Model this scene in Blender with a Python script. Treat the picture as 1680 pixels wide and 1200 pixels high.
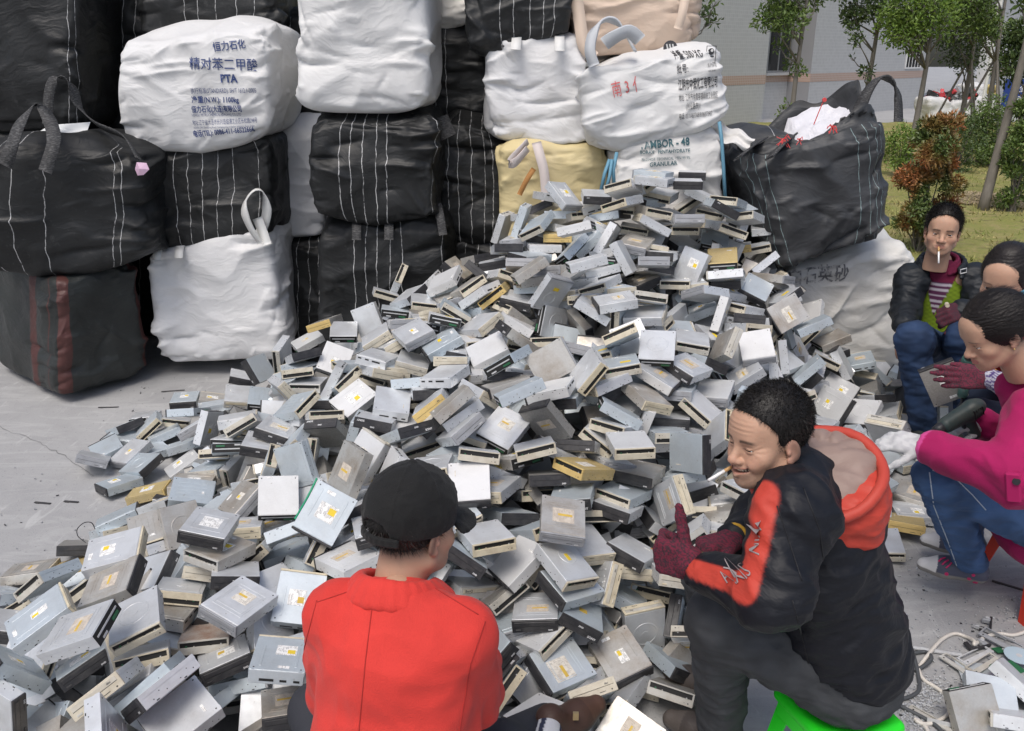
import bpy, bmesh, math, random
import numpy as np
from mathutils import Vector, Matrix, Quaternion
from mathutils.bvhtree import BVHTree

for _o in list(bpy.data.objects):
    bpy.data.objects.remove(_o)
SC = bpy.context.scene
COL = SC.collection
R = math.radians

# ------------------------------------------------------------------ camera, sky, sun
CAM_H, PITCH, FPX = 2.0, R(20), 1400.0
cam = bpy.data.objects.new('camera', bpy.data.cameras.new('camera'))
COL.objects.link(cam)
cam.location = (0, 0, CAM_H)
cam.rotation_euler = (R(90) - PITCH, 0, 0)
cam.data.sensor_width = 36
cam.data.lens = 36 * FPX / 1680
cam.data.clip_end = 500
SC.camera = cam
world = bpy.data.worlds.new('World')
SC.world = world
world.use_nodes = True
wn = world.node_tree
sky = wn.nodes.new('ShaderNodeTexSky')
sky.sky_type = 'NISHITA'
sky.sun_disc = False
sky.sun_elevation = R(62)
sky.sun_rotation = R(205)
sky.air_density = 1.0
sky.dust_density = 4.0
sky.ozone_density = 1.0
bgn = wn.nodes['Background']
wn.links.new(sky.outputs[0], bgn.inputs[0])
bgn.inputs[1].default_value = 0.10
sun = bpy.data.objects.new('sun', bpy.data.lights.new('sun', 'SUN'))
COL.objects.link(sun)
sun.data.energy = 1.35
sun.data.angle = R(28)
sun.data.color = (1.0, 0.97, 0.93)
sun.rotation_euler = (R(28), 0, R(-25))
SC.view_settings.view_transform = 'Standard'
SC.view_settings.look = 'None'
SC.view_settings.exposure = 0.56
SC.view_settings.gamma = 1
SC.view_settings.use_curve_mapping = False
SC.cycles.max_bounces = 6
SC.cycles.diffuse_bounces = 3

# ------------------------------------------------------------------ small helpers
_c, _s = math.cos(PITCH), math.sin(PITCH)

def at(px, py, Y):
    """point of the place that lies Y metres ahead on the line through a pixel of the 1680x1200 photograph"""
    u = (px - 840) / FPX
    v = (600 - py) / FPX
    d = Vector((u, _c + v * _s, -_s + v * _c))
    return Vector((0, 0, CAM_H)) + d * (Y / d.y)

def gnd(px, py, z=0.0):
    u = (px - 840) / FPX
    v = (600 - py) / FPX
    d = Vector((u, _c + v * _s, -_s + v * _c))
    return Vector((0, 0, CAM_H)) + d * ((z - CAM_H) / d.z)

def topx(p):
    d = Vector(p) - Vector((0, 0, CAM_H))
    z = d.y * _c - d.z * _s
    return 840 + FPX * d.x / z, 600 - FPX * (d.y * _s + d.z * _c) / z

def tag(o, label=None, cat=None, group=None, kind=None):
    if label: o['label'] = label
    if cat: o['category'] = cat
    if group: o['group'] = group
    if kind: o['kind'] = kind
    return o

def link(name, me, mats=None, parent=None, smooth=False):
    o = bpy.data.objects.new(name, me)
    COL.objects.link(o)
    if mats is not None and len(me.materials) == 0:
        for m in (mats if isinstance(mats, (list, tuple)) else [mats]):
            me.materials.append(m)
    if parent: o.parent = parent
    if smooth:
        me.polygons.foreach_set('use_smooth', [True] * len(me.polygons))
    return o

def empty(name, loc, rz=0):
    o = bpy.data.objects.new(name, None)
    COL.objects.link(o)
    o.location = loc
    o.rotation_euler = (0, 0, rz)
    o.empty_display_size = .1
    return o

def me_from(V, F, name='m'):
    me = bpy.data.meshes.new(name)
    me.from_pydata([tuple(v) for v in V], [], [tuple(f) for f in F])
    me.update()
    return me

def me_np(V, Q, name='m'):
    """fast mesh from numpy verts (n,3) and quads or triangles (m,k)"""
    me = bpy.data.meshes.new(name)
    V = np.ascontiguousarray(V, np.float32)
    Q = np.ascontiguousarray(Q, np.int32)
    k = Q.shape[1]
    me.vertices.add(len(V)); me.vertices.foreach_set('co', V.ravel())
    me.loops.add(Q.size); me.loops.foreach_set('vertex_index', Q.ravel())
    me.polygons.add(len(Q)); me.polygons.foreach_set('loop_start', np.arange(0, Q.size, k, dtype=np.int32))
    me.update(calc_edges=True)
    me.polygons.foreach_set('use_smooth', np.ones(len(Q), bool))
    return me

class MB:
    """collects simple solids into one mesh; each solid carries a material slot"""
    def __init__(s): s.V = []; s.F = []; s.M = []
    def box(s, x0, x1, y0, y1, z0, z1, m=0, T=None, b=0.0):
        if b > 0:
            xs = [(x0, y0, z0), (x1, y1, z1)]
            n = len(s.V)
            pts = []
            for sx in (0, 1):
                for sy in (0, 1):
                    for sz in (0, 1):
                        cx = (x0, x1)[sx]; cy = (y0, y1)[sy]; cz = (z0, z1)[sz]
                        dx = b * (1 - 2 * sx); dy = b * (1 - 2 * sy); dz = b * (1 - 2 * sz)
                        pts += [(cx, cy + dy, cz + dz), (cx + dx, cy, cz + dz), (cx + dx, cy + dy, cz)]
            if T is not None: pts = [tuple(T @ Vector(p)) for p in pts]
            s.V += pts
            I = lambda sx, sy, sz, a: n + ((sx * 2 + sy) * 2 + sz) * 3 + a
            f = []
            for k in (0, 1):
                f.append([I(k, 0, 0, 0), I(k, 0, 1, 0), I(k, 1, 1, 0), I(k, 1, 0, 0)][::(1 if k == 0 else -1)])
                f.append([I(0, k, 0, 1), I(1, k, 0, 1), I(1, k, 1, 1), I(0, k, 1, 1)][::(1 if k == 0 else -1)])
                f.append([I(0, 0, k, 2), I(0, 1, k, 2), I(1, 1, k, 2), I(1, 0, k, 2)][::(1 if k == 0 else -1)])
            for a in (0, 1):
                for c in (0, 1):
                    f.append([I(a, c, 0, 0), I(a, c, 0, 1), I(a, c, 1, 1), I(a, c, 1, 0)])
                    f.append([I(a, 0, c, 0), I(a, 1, c, 0), I(a, 1, c, 2), I(a, 0, c, 2)])
                    f.append([I(0, a, c, 1), I(1, a, c, 1), I(1, a, c, 2), I(0, a, c, 2)])
                    for e in (0, 1):
                        f.append([I(a, c, e, 0), I(a, c, e, 1), I(a, c, e, 2)])
            s.F += f; s.M += [m] * len(f)
            return s
        n = len(s.V)
        pts = [(x, y, z) for z in (z0, z1) for y in (y0, y1) for x in (x0, x1)]
        if T is not None: pts = [tuple(T @ Vector(p)) for p in pts]
        s.V += pts
        f = [(0, 2, 3, 1), (4, 5, 7, 6), (0, 1, 5, 4), (2, 6, 7, 3), (0, 4, 6, 2), (1, 3, 7, 5)]
        s.F += [tuple(n + i for i in q) for q in f]; s.M += [m] * 6
        return s
    def tube(s, pts, r, m=0, seg=8, cap=True, rr=None):
        pts = [Vector(p) for p in pts]
        n0 = len(s.V)
        for i, p in enumerate(pts):
            t = (pts[min(i + 1, len(pts) - 1)] - pts[max(i - 1, 0)]).normalized()
            a = t.orthogonal().normalized() if i == 0 else (a - t * a.dot(t)).normalized()
            b = t.cross(a)
            q = r if rr is None else rr[i]
            for k in range(seg):
                an = 2 * math.pi * k / seg
                s.V.append(tuple(p + (a * math.cos(an) + b * math.sin(an)) * q))
        for i in range(len(pts) - 1):
            for k in range(seg):
                k2 = (k + 1) % seg
                s.F.append((n0 + i * seg + k, n0 + i * seg + k2, n0 + (i + 1) * seg + k2, n0 + (i + 1) * seg + k)); s.M.append(m)
        if cap:
            s.F.append(tuple(n0 + k for k in range(seg))[::-1]); s.M.append(m)
            e = n0 + (len(pts) - 1) * seg
            s.F.append(tuple(e + k for k in range(seg))); s.M.append(m)
        return s
    def disc(s, c, nrm, r, m=0, seg=6, h=0.0):
        c = Vector(c); nrm = Vector(nrm).normalized()
        a = nrm.orthogonal().normalized(); b = nrm.cross(a)
        n = len(s.V)
        for k in range(seg):
            an = 2 * math.pi * k / seg
            s.V.append(tuple(c + nrm * h + (a * math.cos(an) + b * math.sin(an)) * r))
        s.F.append(tuple(n + k for k in range(seg))); s.M.append(m)
        if h:
            n2 = len(s.V)
            for k in range(seg):
                an = 2 * math.pi * k / seg
                s.V.append(tuple(c + (a * math.cos(an) + b * math.sin(an)) * r))
            for k in range(seg):
                k2 = (k + 1) % seg
                s.F.append((n2 + k, n2 + k2, n + k2, n + k)); s.M.append(m)
        return s
    def ring(s, c, r0, r1, z0, z1, m=0, seg=24):
        """flat ring standing proud of a lid, axis +Z"""
        n = len(s.V)
        for k in range(seg):
            an = 2 * math.pi * k / seg
            ca, sa = math.cos(an), math.sin(an)
            for r, z in ((r0, z0), (r0 + .001, z1), (r1 - .001, z1), (r1, z0)):
                s.V.append((c[0] + r * ca, c[1] + r * sa, z))
        for k in range(seg):
            k2 = (k + 1) % seg
            for j in range(3):
                s.F.append((n + k * 4 + j, n + k * 4 + j + 1, n + k2 * 4 + j + 1, n + k2 * 4 + j)[::-1]); s.M.append(m)
        return s
    def mesh(s, mats, name='m'):
        me = me_from(s.V, s.F, name)
        for m in mats: me.materials.append(m)
        me.polygons.foreach_set('material_index', s.M)
        return me
    def obj(s, name, mats, parent=None, smooth=False):
        if not isinstance(mats, (list, tuple)): mats = [mats]
        return link(name, s.mesh(mats, name), None, parent, smooth)

# ------------------------------------------------------------------ noise on arrays
_rg = np.random.default_rng(11)
_perm = _rg.permutation(256); _perm = np.concatenate([_perm, _perm, _perm])
_grad = _rg.normal(size=(256, 3)); _grad /= np.linalg.norm(_grad, axis=1, keepdims=True)

def perlin(P):
    P = np.asarray(P, float)
    i = np.floor(P).astype(int); f = P - i; i &= 255
    u = f * f * f * (f * (f * 6 - 15) + 10)
    r = 0
    for dx in (0, 1):
        for dy in (0, 1):
            for dz in (0, 1):
                h = _perm[_perm[_perm[i[..., 0] + dx] + i[..., 1] + dy] + i[..., 2] + dz]
                g = _grad[h]
                d = (g[..., 0] * (f[..., 0] - dx) + g[..., 1] * (f[..., 1] - dy) + g[..., 2] * (f[..., 2] - dz))
                w = (u[..., 0] if dx else 1 - u[..., 0]) * (u[..., 1] if dy else 1 - u[..., 1]) * (u[..., 2] if dz else 1 - u[..., 2])
                r = r + w * d
    return r * 1.5

def ridged(P, sharp=1.0):
    return 1 - np.abs(perlin(P)) * 2 * sharp

# ------------------------------------------------------------------ materials
def mat(name, col=(.5, .5, .5), rough=.6, metal=0.0, spec=.5):
    m = bpy.data.materials.new(name)
    m.use_nodes = True
    b = m.node_tree.nodes['Principled BSDF']
    b.inputs['Base Color'].default_value = (*col, 1)
    b.inputs['Roughness'].default_value = rough
    b.inputs['Metallic'].default_value = metal
    b.inputs['Specular IOR Level'].default_value = spec
    return m

class NT:
    """tiny shortcut for building node trees"""
    def __init__(s, m):
        s.t = m.node_tree; s.b = s.t.nodes['Principled BSDF']
    def n(s, typ, **kw):
        nd = s.t.nodes.new('ShaderNode' + typ)
        for k, v in kw.items(): setattr(nd, k, v)
        return nd
    def l(s, a, b): s.t.links.new(a, b)
    def val(s, inp, v):
        if isinstance(v, bpy.types.NodeSocket): s.l(v, inp)
        elif isinstance(v, (tuple, list)) and len(v) == 3 and inp.type == 'RGBA': inp.default_value = (*v, 1)
        else: inp.default_value = v
    def math(s, op, a, b=0.0, c=None):
        nd = s.n('Math', operation=op)
        s.val(nd.inputs[0], a); s.val(nd.inputs[1], b)
        if c is not None: s.val(nd.inputs[2], c)
        return nd.outputs[0]
    def mix(s, f, a, b, mode='MIX'):
        nd = s.n('Mix', data_type='RGBA', blend_type=mode)
        s.val(nd.inputs[0], f); s.val(nd.inputs[6], a); s.val(nd.inputs[7], b)
        return nd.outputs[2]
    def noise(s, vec=None, scale=5, detail=3, rough=.5, dist=0.0):
        nd = s.n('TexNoise')
        if vec is not None: s.l(vec, nd.inputs['Vector'])
        nd.inputs['Scale'].default_value = scale; nd.inputs['Detail'].default_value = detail
        nd.inputs['Roughness'].default_value = rough; nd.inputs['Distortion'].default_value = dist
        return nd.outputs['Fac']
    def ramp(s, f, *stops):
        nd = s.n('ValToRGB'); s.l(f, nd.inputs[0])
        el = nd.color_ramp.elements
        while len(el) < len(stops): el.new(.5)
        for e, (p, c) in zip(el, stops):
            e.position = p; e.color = (c, c, c, 1) if isinstance(c, (int, float)) else (*c, 1)
        return nd.outputs[0]
    def obj(s):
        return s.n('TexCoord').outputs['Object']
    def scaled(s, vec, sc, off=(0, 0, 0)):
        nd = s.n('Mapping'); s.l(vec, nd.inputs[0]); nd.inputs['Scale'].default_value = sc; nd.inputs['Location'].default_value = off
        return nd.outputs[0]
    def rnd(s): return s.n('ObjectInfo').outputs['Random']
    def bump(s, h, strength=.3, dist=.01):
        nd = s.n('Bump'); s.l(h, nd.inputs['Height']); nd.inputs['Strength'].default_value = strength; nd.inputs['Distance'].default_value = dist
        s.l(nd.outputs[0], s.b.inputs['Normal'])
    def base(s, c): s.val(s.b.inputs['Base Color'], c)
    def rough(s, c): s.val(s.b.inputs['Roughness'], c)

def vec_off(N, vec):
    """object coordinates shifted by a random amount per object, so that copies are not alike"""
    nd = N.n('VectorMath', operation='ADD')
    N.l(vec, nd.inputs[0])
    cb = N.n('CombineXYZ')
    r = N.rnd()
    N.l(N.math('MULTIPLY', r, 37.0), cb.inputs[0]); N.l(N.math('MULTIPLY', r, 91.0), cb.inputs[1])
    N.l(cb.outputs[0], nd.inputs[1])
    return nd.outputs[0]

def case_mat(name, c0, c1, rough=.42, metal=.55, dirt=(.20, .17, .13), dirt_amt=.30):
    m = mat(name, c0, rough, metal)
    N = NT(m)
    v = vec_off(N, N.obj())
    base = N.mix(N.rnd(), c0, c1)
    n1 = N.noise(v, 9, 5, .6)
    n2 = N.noise(v, 45, 4, .7)
    f = N.ramp(n1, (.42, 0.0), (.72, 1.0))
    base = N.mix(N.math('MULTIPLY', f, dirt_amt), base, dirt)
    sp = N.ramp(n2, (.66, 0.0), (.72, 1.0))
    base = N.mix(N.math('MULTIPLY', sp, .45), base, dirt)
    base = N.mix(N.math('MULTIPLY', N.ramp(N.noise(v, 160, 2, .5), (.3, 0.0), (.8, 1.0)), .12), base, (.9, .9, .9))
    N.base(base)
    N.rough(N.math('ADD', N.math('MULTIPLY', n2, .35), rough - .15))
    N.bump(N.noise(v, 14, 4, .5), .25, .004)
    return m

M = {}
M['g'] = case_mat('grey steel', (.57, .59, .61), (.70, .72, .735), metal=.45)
M['b'] = case_mat('blue grey steel', (.47, .54, .585), (.60, .655, .69), dirt_amt=.25, metal=.45)
M['w'] = case_mat('pale steel', (.60, .61, .61), (.70, .70, .695), rough=.5, metal=.35, dirt_amt=.15)
M['t'] = case_mat('stained steel', (.46, .45, .42), (.56, .54, .50), dirt=(.26, .18, .10), dirt_amt=.6)
M['o'] = case_mat('gold steel', (.50, .37, .13), (.58, .45, .20), rough=.5, metal=.35)
M['d'] = case_mat('dark grimy steel', (.20, .20, .19), (.30, .29, .27), rough=.55, metal=.4)
M['r'] = case_mat('rusted steel', (.42, .38, .34), (.46, .40, .34), dirt=(.25, .10, .04), dirt_amt=.95, rough=.6, metal=.3)
M['dark'] = mat('dark gap', (.012, .012, .012), .7)  # near-black colour stands in for shade inside holes, slots and gaps

def plastic(name, c, rough=.45, dirt=(.12, .10, .07), amt=.4, c2=None):
    m = mat(name, c, rough)
    N = NT(m); v = vec_off(N, N.obj())
    c0 = c if c2 is None else N.mix(N.math('FRACT', N.math('MULTIPLY', N.rnd(), 7.3)), c, c2)
    N.base(N.mix(N.math('MULTIPLY', N.ramp(N.noise(v, 25, 5, .65), (.42, 0.0), (.8, 1.0)), amt), c0, dirt))
    N.rough(N.math('ADD', N.math('MULTIPLY', N.noise(v, 60, 3), .3), rough - .12))
    return m
M['blk'] = plastic('black plastic', (.022, .022, .025), .42, (.10, .095, .09), .5)
M['crm'] = plastic('cream plastic', (.60, .53, .38), .5, (.28, .22, .14), .6, (.46, .46, .44))
M['gry'] = plastic('grey plastic', (.30, .31, .33), .45)
M['sil'] = plastic('silver plastic', (.52, .53, .54), .4)
M['gol'] = plastic('yellowed plastic', (.60, .44, .17), .5, (.3, .2, .08), .4)
M['yel'] = plastic('yellow print', (.75, .55, .03), .5, (.4, .3, .1), .3)
M['och'] = plastic('ochre print', (.62, .42, .06), .55, (.35, .25, .1), .5)
M['pcb'] = mat('green circuit board', (.02, .12, .05), .5)

def label_mat(name, paper, ink, fade):
    m = mat(name, paper, .55)
    N = NT(m); o = N.obj(); v = vec_off(N, o)
    sx = N.n('SeparateXYZ'); N.l(o, sx.inputs[0])
    # rows of small print: bands along Y, broken along X
    row = N.math('FRACT', N.math('MULTIPLY', sx.outputs[1], 260.0))
    rowm = N.math('LESS_THAN', row, .45)
    word = N.math('GREATER_THAN', N.noise(N.scaled(v, (420, 60, 1)), 1.0, 1), .47)
    blk = N.math('GREATER_THAN', N.noise(N.scaled(v, (60, 60, 1)), 1.0, 0), .45)
    f = N.math('MULTIPLY', N.math('MULTIPLY', rowm, word), blk)
    f = N.math('MULTIPLY', f, .8)
    base = N.mix(f, paper, ink)
    base = N.mix(N.math('MULTIPLY', N.ramp(N.noise(v, 30, 5, .7), (.4, 0.0), (.75, 1.0)), fade), base, (.40, .34, .27))
    N.base(base)
    return m
M['lab'] = label_mat('white sticker', (.82, .82, .80), (.05, .05, .06), .15)
M['labf'] = label_mat('faded sticker', (.58, .52, .44), (.25, .2, .17), .75)
M['labf2'] = label_mat('worn sticker', (.70, .67, .60), (.2, .17, .15), .5)

# ------------------------------------------------------------------ ground, lawn, building
def ground():
    m = mat('worn concrete', (.42, .42, .42), .8)
    N = NT(m); o = N.obj()
    a = N.noise(o, .55, 6, .6)
    base = N.mix(N.ramp(a, (.3, 0.0), (.7, 1.0)), (.24, .24, .245), (.37, .37, .37))
    pt = N.noise(o, 2.6, 7, .72, .4)
    base = N.mix(N.math('MULTIPLY', N.ramp(pt, (.50, 0.0), (.66, 1.0)), .35), base, (.20, .20, .205))
    st = N.noise(N.scaled(o, (1, 4.5, 1)), 1.6, 6, .65, 1.5)
    base = N.mix(N.math('MULTIPLY', N.ramp(st, (.5, 0.0), (.72, 1.0)), .5), base, (.52, .52, .51))
    sp = N.noise(o, 55, 3, .7)
    base = N.mix(N.math('MULTIPLY', N.ramp(sp, (.60, 0.0), (.68, 1.0)), .45), base, (.12, .12, .12))
    gr = N.noise(o, 190, 3, .8)
    base = N.mix(N.math('MULTIPLY', N.ramp(gr, (.35, 0.0), (.75, 1.0)), .35), base, (.50, .50, .49))
    ft = N.noise(N.scaled(o, (3, .6, 1)), 4.5, 5, .7, .8)
    base = N.mix(N.math('MULTIPLY', N.ramp(ft, (.60, 0.0), (.66, 1.0)), .25), base, (.62, .62, .61))
    N.base(base)
    N.rough(N.math('ADD', N.math('MULTIPLY', a, .3), .6))
    N.bump(N.math('ADD', N.noise(o, 120, 4, .6), N.math('MULTIPLY', st, .5)), .25, .004)
    # sheet with a narrow sunk joint running across the yard
    n = 40
    me = me_from([(-150, -40, 0), (150, -40, 0), (150, 160, 0), (-150, 160, 0)], [(0, 1, 2, 3)])
    g = link('ground', me, m); tag(g, kind='structure')
    # crack: thin dark sunk line shown as a shallow strip of its own
    mc = mat('crack fill', (.18, .18, .18), .9)
    rnd = random.Random(4)
    P = [gnd(-30, 690), gnd(60, 725), gnd(110, 752), gnd(160, 785)]
    V = []; F = []
    pts = []
    for a, b in zip(P[:-1], P[1:]):
        for k in range(10):
            p = a.lerp(b, k / 10); p.x += rnd.uniform(-.006, .006); p.y += rnd.uniform(-.012, .012)
            pts.append(p)
    for p in pts:
        w = rnd.uniform(.0008, .0025)
        V += [(p.x, p.y - w, .004), (p.x, p.y + w, .004)]
    for i in range(len(pts) - 1):
        F.append((2 * i, 2 * i + 2, 2 * i + 3, 2 * i + 1))
    c = link('ground_crack', me_from(V, F), mc); tag(c, kind='structure')
ground()

WA, WB = Vector((-.6, 19.7, 0)), Vector((16.5, 36.0, 0))
WD = (WB - WA).normalized(); WN = Vector((WD.y, -WD.x, 0))       # along the wall; out of the wall to the viewer

def wall_px(px):
    """distance along the wall line at a column of the photograph"""
    u = (px - 840) / FPX
    # ray x = u*D, y = D*(c+v*s) taken near the wall foot
    best = None
    for k in range(0, 4000):
        t = -10 + k * .012
        p = WA + WD * t
        q = topx((p.x, p.y, .6))[0]
        if best is None or abs(q - px) < best[0]: best = (abs(q - px), t)
    return best[1]

def lawn():
    m = mat('patchy turf', (.1, .12, .04), .9)
    N = NT(m); o = N.obj()
    a = N.noise(o, 1.1, 7, .7, .6)
    base = N.mix(N.ramp(a, (.42, 0.0), (.60, 1.0)), (.22, .21, .055), (.36, .27, .14))
    b = N.noise(o, 7, 6, .75)
    base = N.mix(N.ramp(b, (.35, 0.0), (.65, 1.0)), base, (.20, .22, .05))
    base = N.mix(N.math('MULTIPLY', N.ramp(N.noise(N.scaled(o, (1, 3, 1)), 3.0, 6, .7, 1.0), (.56, 0.0), (.62, 1.0)), .55), base, (.085, .06, .03))
    N.base(base); N.bump(b, .8, .05)
    rnd = np.random.default_rng(2)
    # lawn edge starts behind the row of sacks
    x0, x1, y0, y1 = 2.3, 40, 6.6, 27.5
    nx, ny = 110, 110
    xs = np.linspace(x0, x1, nx); ys = y0 + (y1 - y0) * np.linspace(0, 1, ny) ** 1.6
    X, Y = np.meshgrid(xs, ys)
    P = np.stack([X, Y, 0 * X], -1)
    Z = .035 + .035 * perlin(P * 1.7) + .03 * perlin(P * 5.1 + 9)
    Z[0, :] = .012; Z[:, 0] = .012
    V = np.stack([X, Y, np.maximum(Z, .012)], -1).reshape(-1, 3)
    i = np.arange((ny - 1) * nx).reshape(ny - 1, nx)[:, :-1].ravel()
    Q = np.stack([i, i + 1, i + nx + 1, i + nx], -1)
    me = me_np(V, Q); me.materials.append(m)
    g = link('lawn', me); tag(g, kind='structure')
    # tufts of grass blades, one mass
    mg = mat('grass blades', (.14, .17, .045), .8)
    Ng = NT(mg); Ng.base(Ng.mix(Ng.ramp(Ng.noise(Ng.obj(), 2.5, 4, .6), (.4, 0.0), (.6, 1.0)), (.18, .22, .05), (.38, .32, .13)))
    n = 42000
    gx = 2.6 + rnd.random(n) ** 1.0 * 16; gy = 6.8 + 16 * rnd.random(n) ** 1.5
    keep = (perlin(np.stack([gx, gy, 0 * gx], -1) * 1.3) > -.15)
    gx, gy = gx[keep], gy[keep]; n = len(gx)
    an = rnd.random(n) * 6.28; h = rnd.uniform(.025, .075, n); w = rnd.uniform(.006, .014, n)
    b0 = np.stack([gx - np.cos(an) * w, gy - np.sin(an) * w, np.full(n, .03)], -1)
    b1 = np.stack([gx + np.cos(an) * w, gy + np.sin(an) * w, np.full(n, .03)], -1)
    tt = np.stack([gx + rnd.normal(0, .03, n), gy + rnd.normal(0, .03, n), .03 + h], -1)
    V = np.stack([b0, b1, tt], 1).reshape(-1, 3)
    me = me_np(V, np.arange(3 * n).reshape(-1, 3)); me.materials.append(mg)
    tag(link('grass', me), 'short patchy grass growing over the lawn', 'grass', kind='stuff')
lawn()

def building():
    mt = mat('grey mosaic tile', (.36, .36, .36), .55)
    N = NT(mt); o = N.obj()
    # local x along the wall, z up; 10 cm tiles with pale joints
    sx = N.n('SeparateXYZ'); N.l(o, sx.inputs[0])
    def joint(axis, per, w):
        fr = N.math('FRACT', N.math('MULTIPLY', sx.outputs[axis], 1 / per))
        return N.math('LESS_THAN', fr, w)
    j = N.math('MAXIMUM', joint(0, .1, .14), joint(2, .1, .14))
    cell = N.n('TexWhiteNoise', noise_dimensions='3D')
    sn = N.n('VectorMath', operation='SNAP'); N.l(o, sn.inputs[0]); sn.inputs[1].default_value = (.1, 10, .1)
    N.l(sn.outputs[0], cell.inputs['Vector'])
    t = N.mix(N.ramp(cell.outputs['Value'], (0.0, 0.0), (1.0, 1.0)), (.42, .42, .42), (.465, .465, .465))
    t = N.mix(N.math('MULTIPLY', N.ramp(N.noise(o, .35, 4), (.4, 0.0), (.7, 1.0)), .2), t, (.42, .42, .41))
    t = N.mix(N.math('MULTIPLY', j, .4), t, (.60, .60, .59))
    N.base(t); N.rough(.45)
    mb_ = mat('brown tile band', (.33, .22, .16), .55)
    N2 = NT(mb_); o2 = N2.obj(); s2 = N2.n('SeparateXYZ'); N2.l(o2, s2.inputs[0])
    j2 = N2.math('MAXIMUM', N2.math('LESS_THAN', N2.math('FRACT', N2.math('MULTIPLY', s2.outputs[0], 10.0)), .2), N2.math('LESS_THAN', N2.math('FRACT', N2.math('MULTIPLY', s2.outputs[2], 14.0)), .2))
    N2.base(N2.mix(N2.math('MULTIPLY', j2, .6), (.42, .29, .23), (.52, .47, .43)))
    mdk = mat('bay dark grey', (.10, .10, .11), .6)  # even dark grey for the bay's back wall and near pier
    mgl = mat('window glass', (.015, .017, .02), .08)
    mfr = mat('window frame', (.30, .31, .32), .4, .6)
    mwh = mat('white paint', (.70, .70, .69), .6)
    b = empty('tiled_building', WA, math.atan2(WD.y, WD.x))
    tag(b, 'long grey tiled building with a brown tile band behind the sacks and trees', 'building')
    # local frame: x along the wall, y into the building
    ta, tb, tc = wall_px(1252), wall_px(1325), wall_px(1512)
    td = wall_px(1612)
    zb0, zb1 = 1.16, 1.42
    H = 13
    def wallseg(x0, x1, y0, y1):
        MB().box(x0, x1, y0, y1, 0, zb0).obj('wall', mt, b)
        MB().box(x0, x1, y0 - .006, y1 + .0, zb0, zb1).obj('tile_band', mb_, b)
        MB().box(x0, x1, y0, y1, zb1, H).obj('wall', mt, b)
    wallseg(-16, ta, 0, .3)
    wallseg(tb, tc, 0, .3)
    # recess with window
    rd = .8
    wallseg(ta, tb, rd, rd + .3)
    MB().box(tb - .0, tb + .25, .3, rd, 0, H).obj('wall', mt, b)
    MB().box(tb - .012, tb, .0, rd, 0, zb0).obj('pier_facing', mt_shaded := mat('shaded grey tile', (.26, .26, .27), .6), b)  # darker copy of the wall tile, the side's shade put into its colour
    MB().box(tb - .018, tb, .0, rd, zb0, zb1).obj('tile_band', mb_, b)
    MB().box(tb - .012, tb, .0, rd, zb1, H).obj('pier_facing', mt_shaded, b)
    w0, w1 = ta + 1.25, tb - .12
    wz0, wz1 = 1.46, 3.6
    w = MB()
    for x in (w0, (w0 + w1) / 2 - .03, w1 - .06): w.box(x, x + .06, rd - .07, rd - .01, wz0, wz1)
    w.box(w0, w1, rd - .072, rd - .008, wz0, wz0 + .06); w.box(w0, w1, rd - .072, rd - .008, wz1 - .06, wz1)
    fr = w.obj('window', mfr, b)
    for k in (0, 1):
        xm = (w0 + w1) / 2
        a0, a1 = ((w0 + .06, xm - .03), (xm + .03, w1 - .06))[k]
        MB().box(a0, a1, rd - .05, rd - .03, wz0 + .06, wz1 - .06).obj('pane', mgl, fr)
    MB().box(w0 - .1, w1 + .1, rd - .15, rd, wz0 - .09, wz0 - .005).obj('sill', mt, fr)
    # small barred window near the far end
    x0, x1 = wall_px(1478), wall_px(1503)
    z0, z1 = 1.5, 3.2
    w = MB().box(x0, x1, -.03, .0, z0, z0 + .05).box(x0, x1, -.03, .0, z1 - .05, z1).box(x0, x0 + .05, -.028, .0, z0, z1).box(x1 - .05, x1, -.028, .0, z0, z1)
    f = w.obj('window', mwh, b)
    MB().box(x0 + .05, x1 - .05, -.012, -.004, z0 + .05, z1 - .05).obj('pane', mgl, f)
    for k in range(1, 5):
        xx = x0 + (x1 - x0) * k / 5
        MB().box(xx - .012, xx + .012, -.026, -.014, z0 + .05, z1 - .05).obj('bar', mwh, f)
    # dark covered bay, then the rest of the block
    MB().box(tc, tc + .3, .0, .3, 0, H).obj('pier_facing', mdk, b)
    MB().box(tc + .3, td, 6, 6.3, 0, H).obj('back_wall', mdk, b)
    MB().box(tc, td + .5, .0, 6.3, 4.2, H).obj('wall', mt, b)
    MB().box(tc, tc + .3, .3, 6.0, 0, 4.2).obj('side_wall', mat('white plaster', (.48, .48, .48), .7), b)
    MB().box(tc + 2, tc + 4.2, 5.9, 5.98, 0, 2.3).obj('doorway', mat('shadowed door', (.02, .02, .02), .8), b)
    wallseg(td, td + 40, .0, .3)
    MB().box(td - .02, td + .3, -.05, .35, 0, 4.2).obj('pier_facing', mwh, b)
    x0 = wall_px(1622); x1 = wall_px(1638)
    w = MB().box(x0, x1, -.03, 0, 1.5, 1.56).box(x0, x1, -.03, 0, 3.1, 3.16).box(x0, x0 + .06, -.028, 0, 1.5, 3.16).box(x1 - .06, x1, -.028, 0, 1.5, 3.16)
    f = w.obj('window', mwh, b)
    MB().box(x0 + .06, x1 - .06, -.012, -.004, 1.56, 3.1).obj('pane', mgl, f)
    for k in range(1, 5):
        xx = x0 + (x1 - x0) * k / 5
        MB().box(xx - .014, xx + .014, -.026, -.014, 1.56, 3.1).obj('bar', mwh, f)
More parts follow.
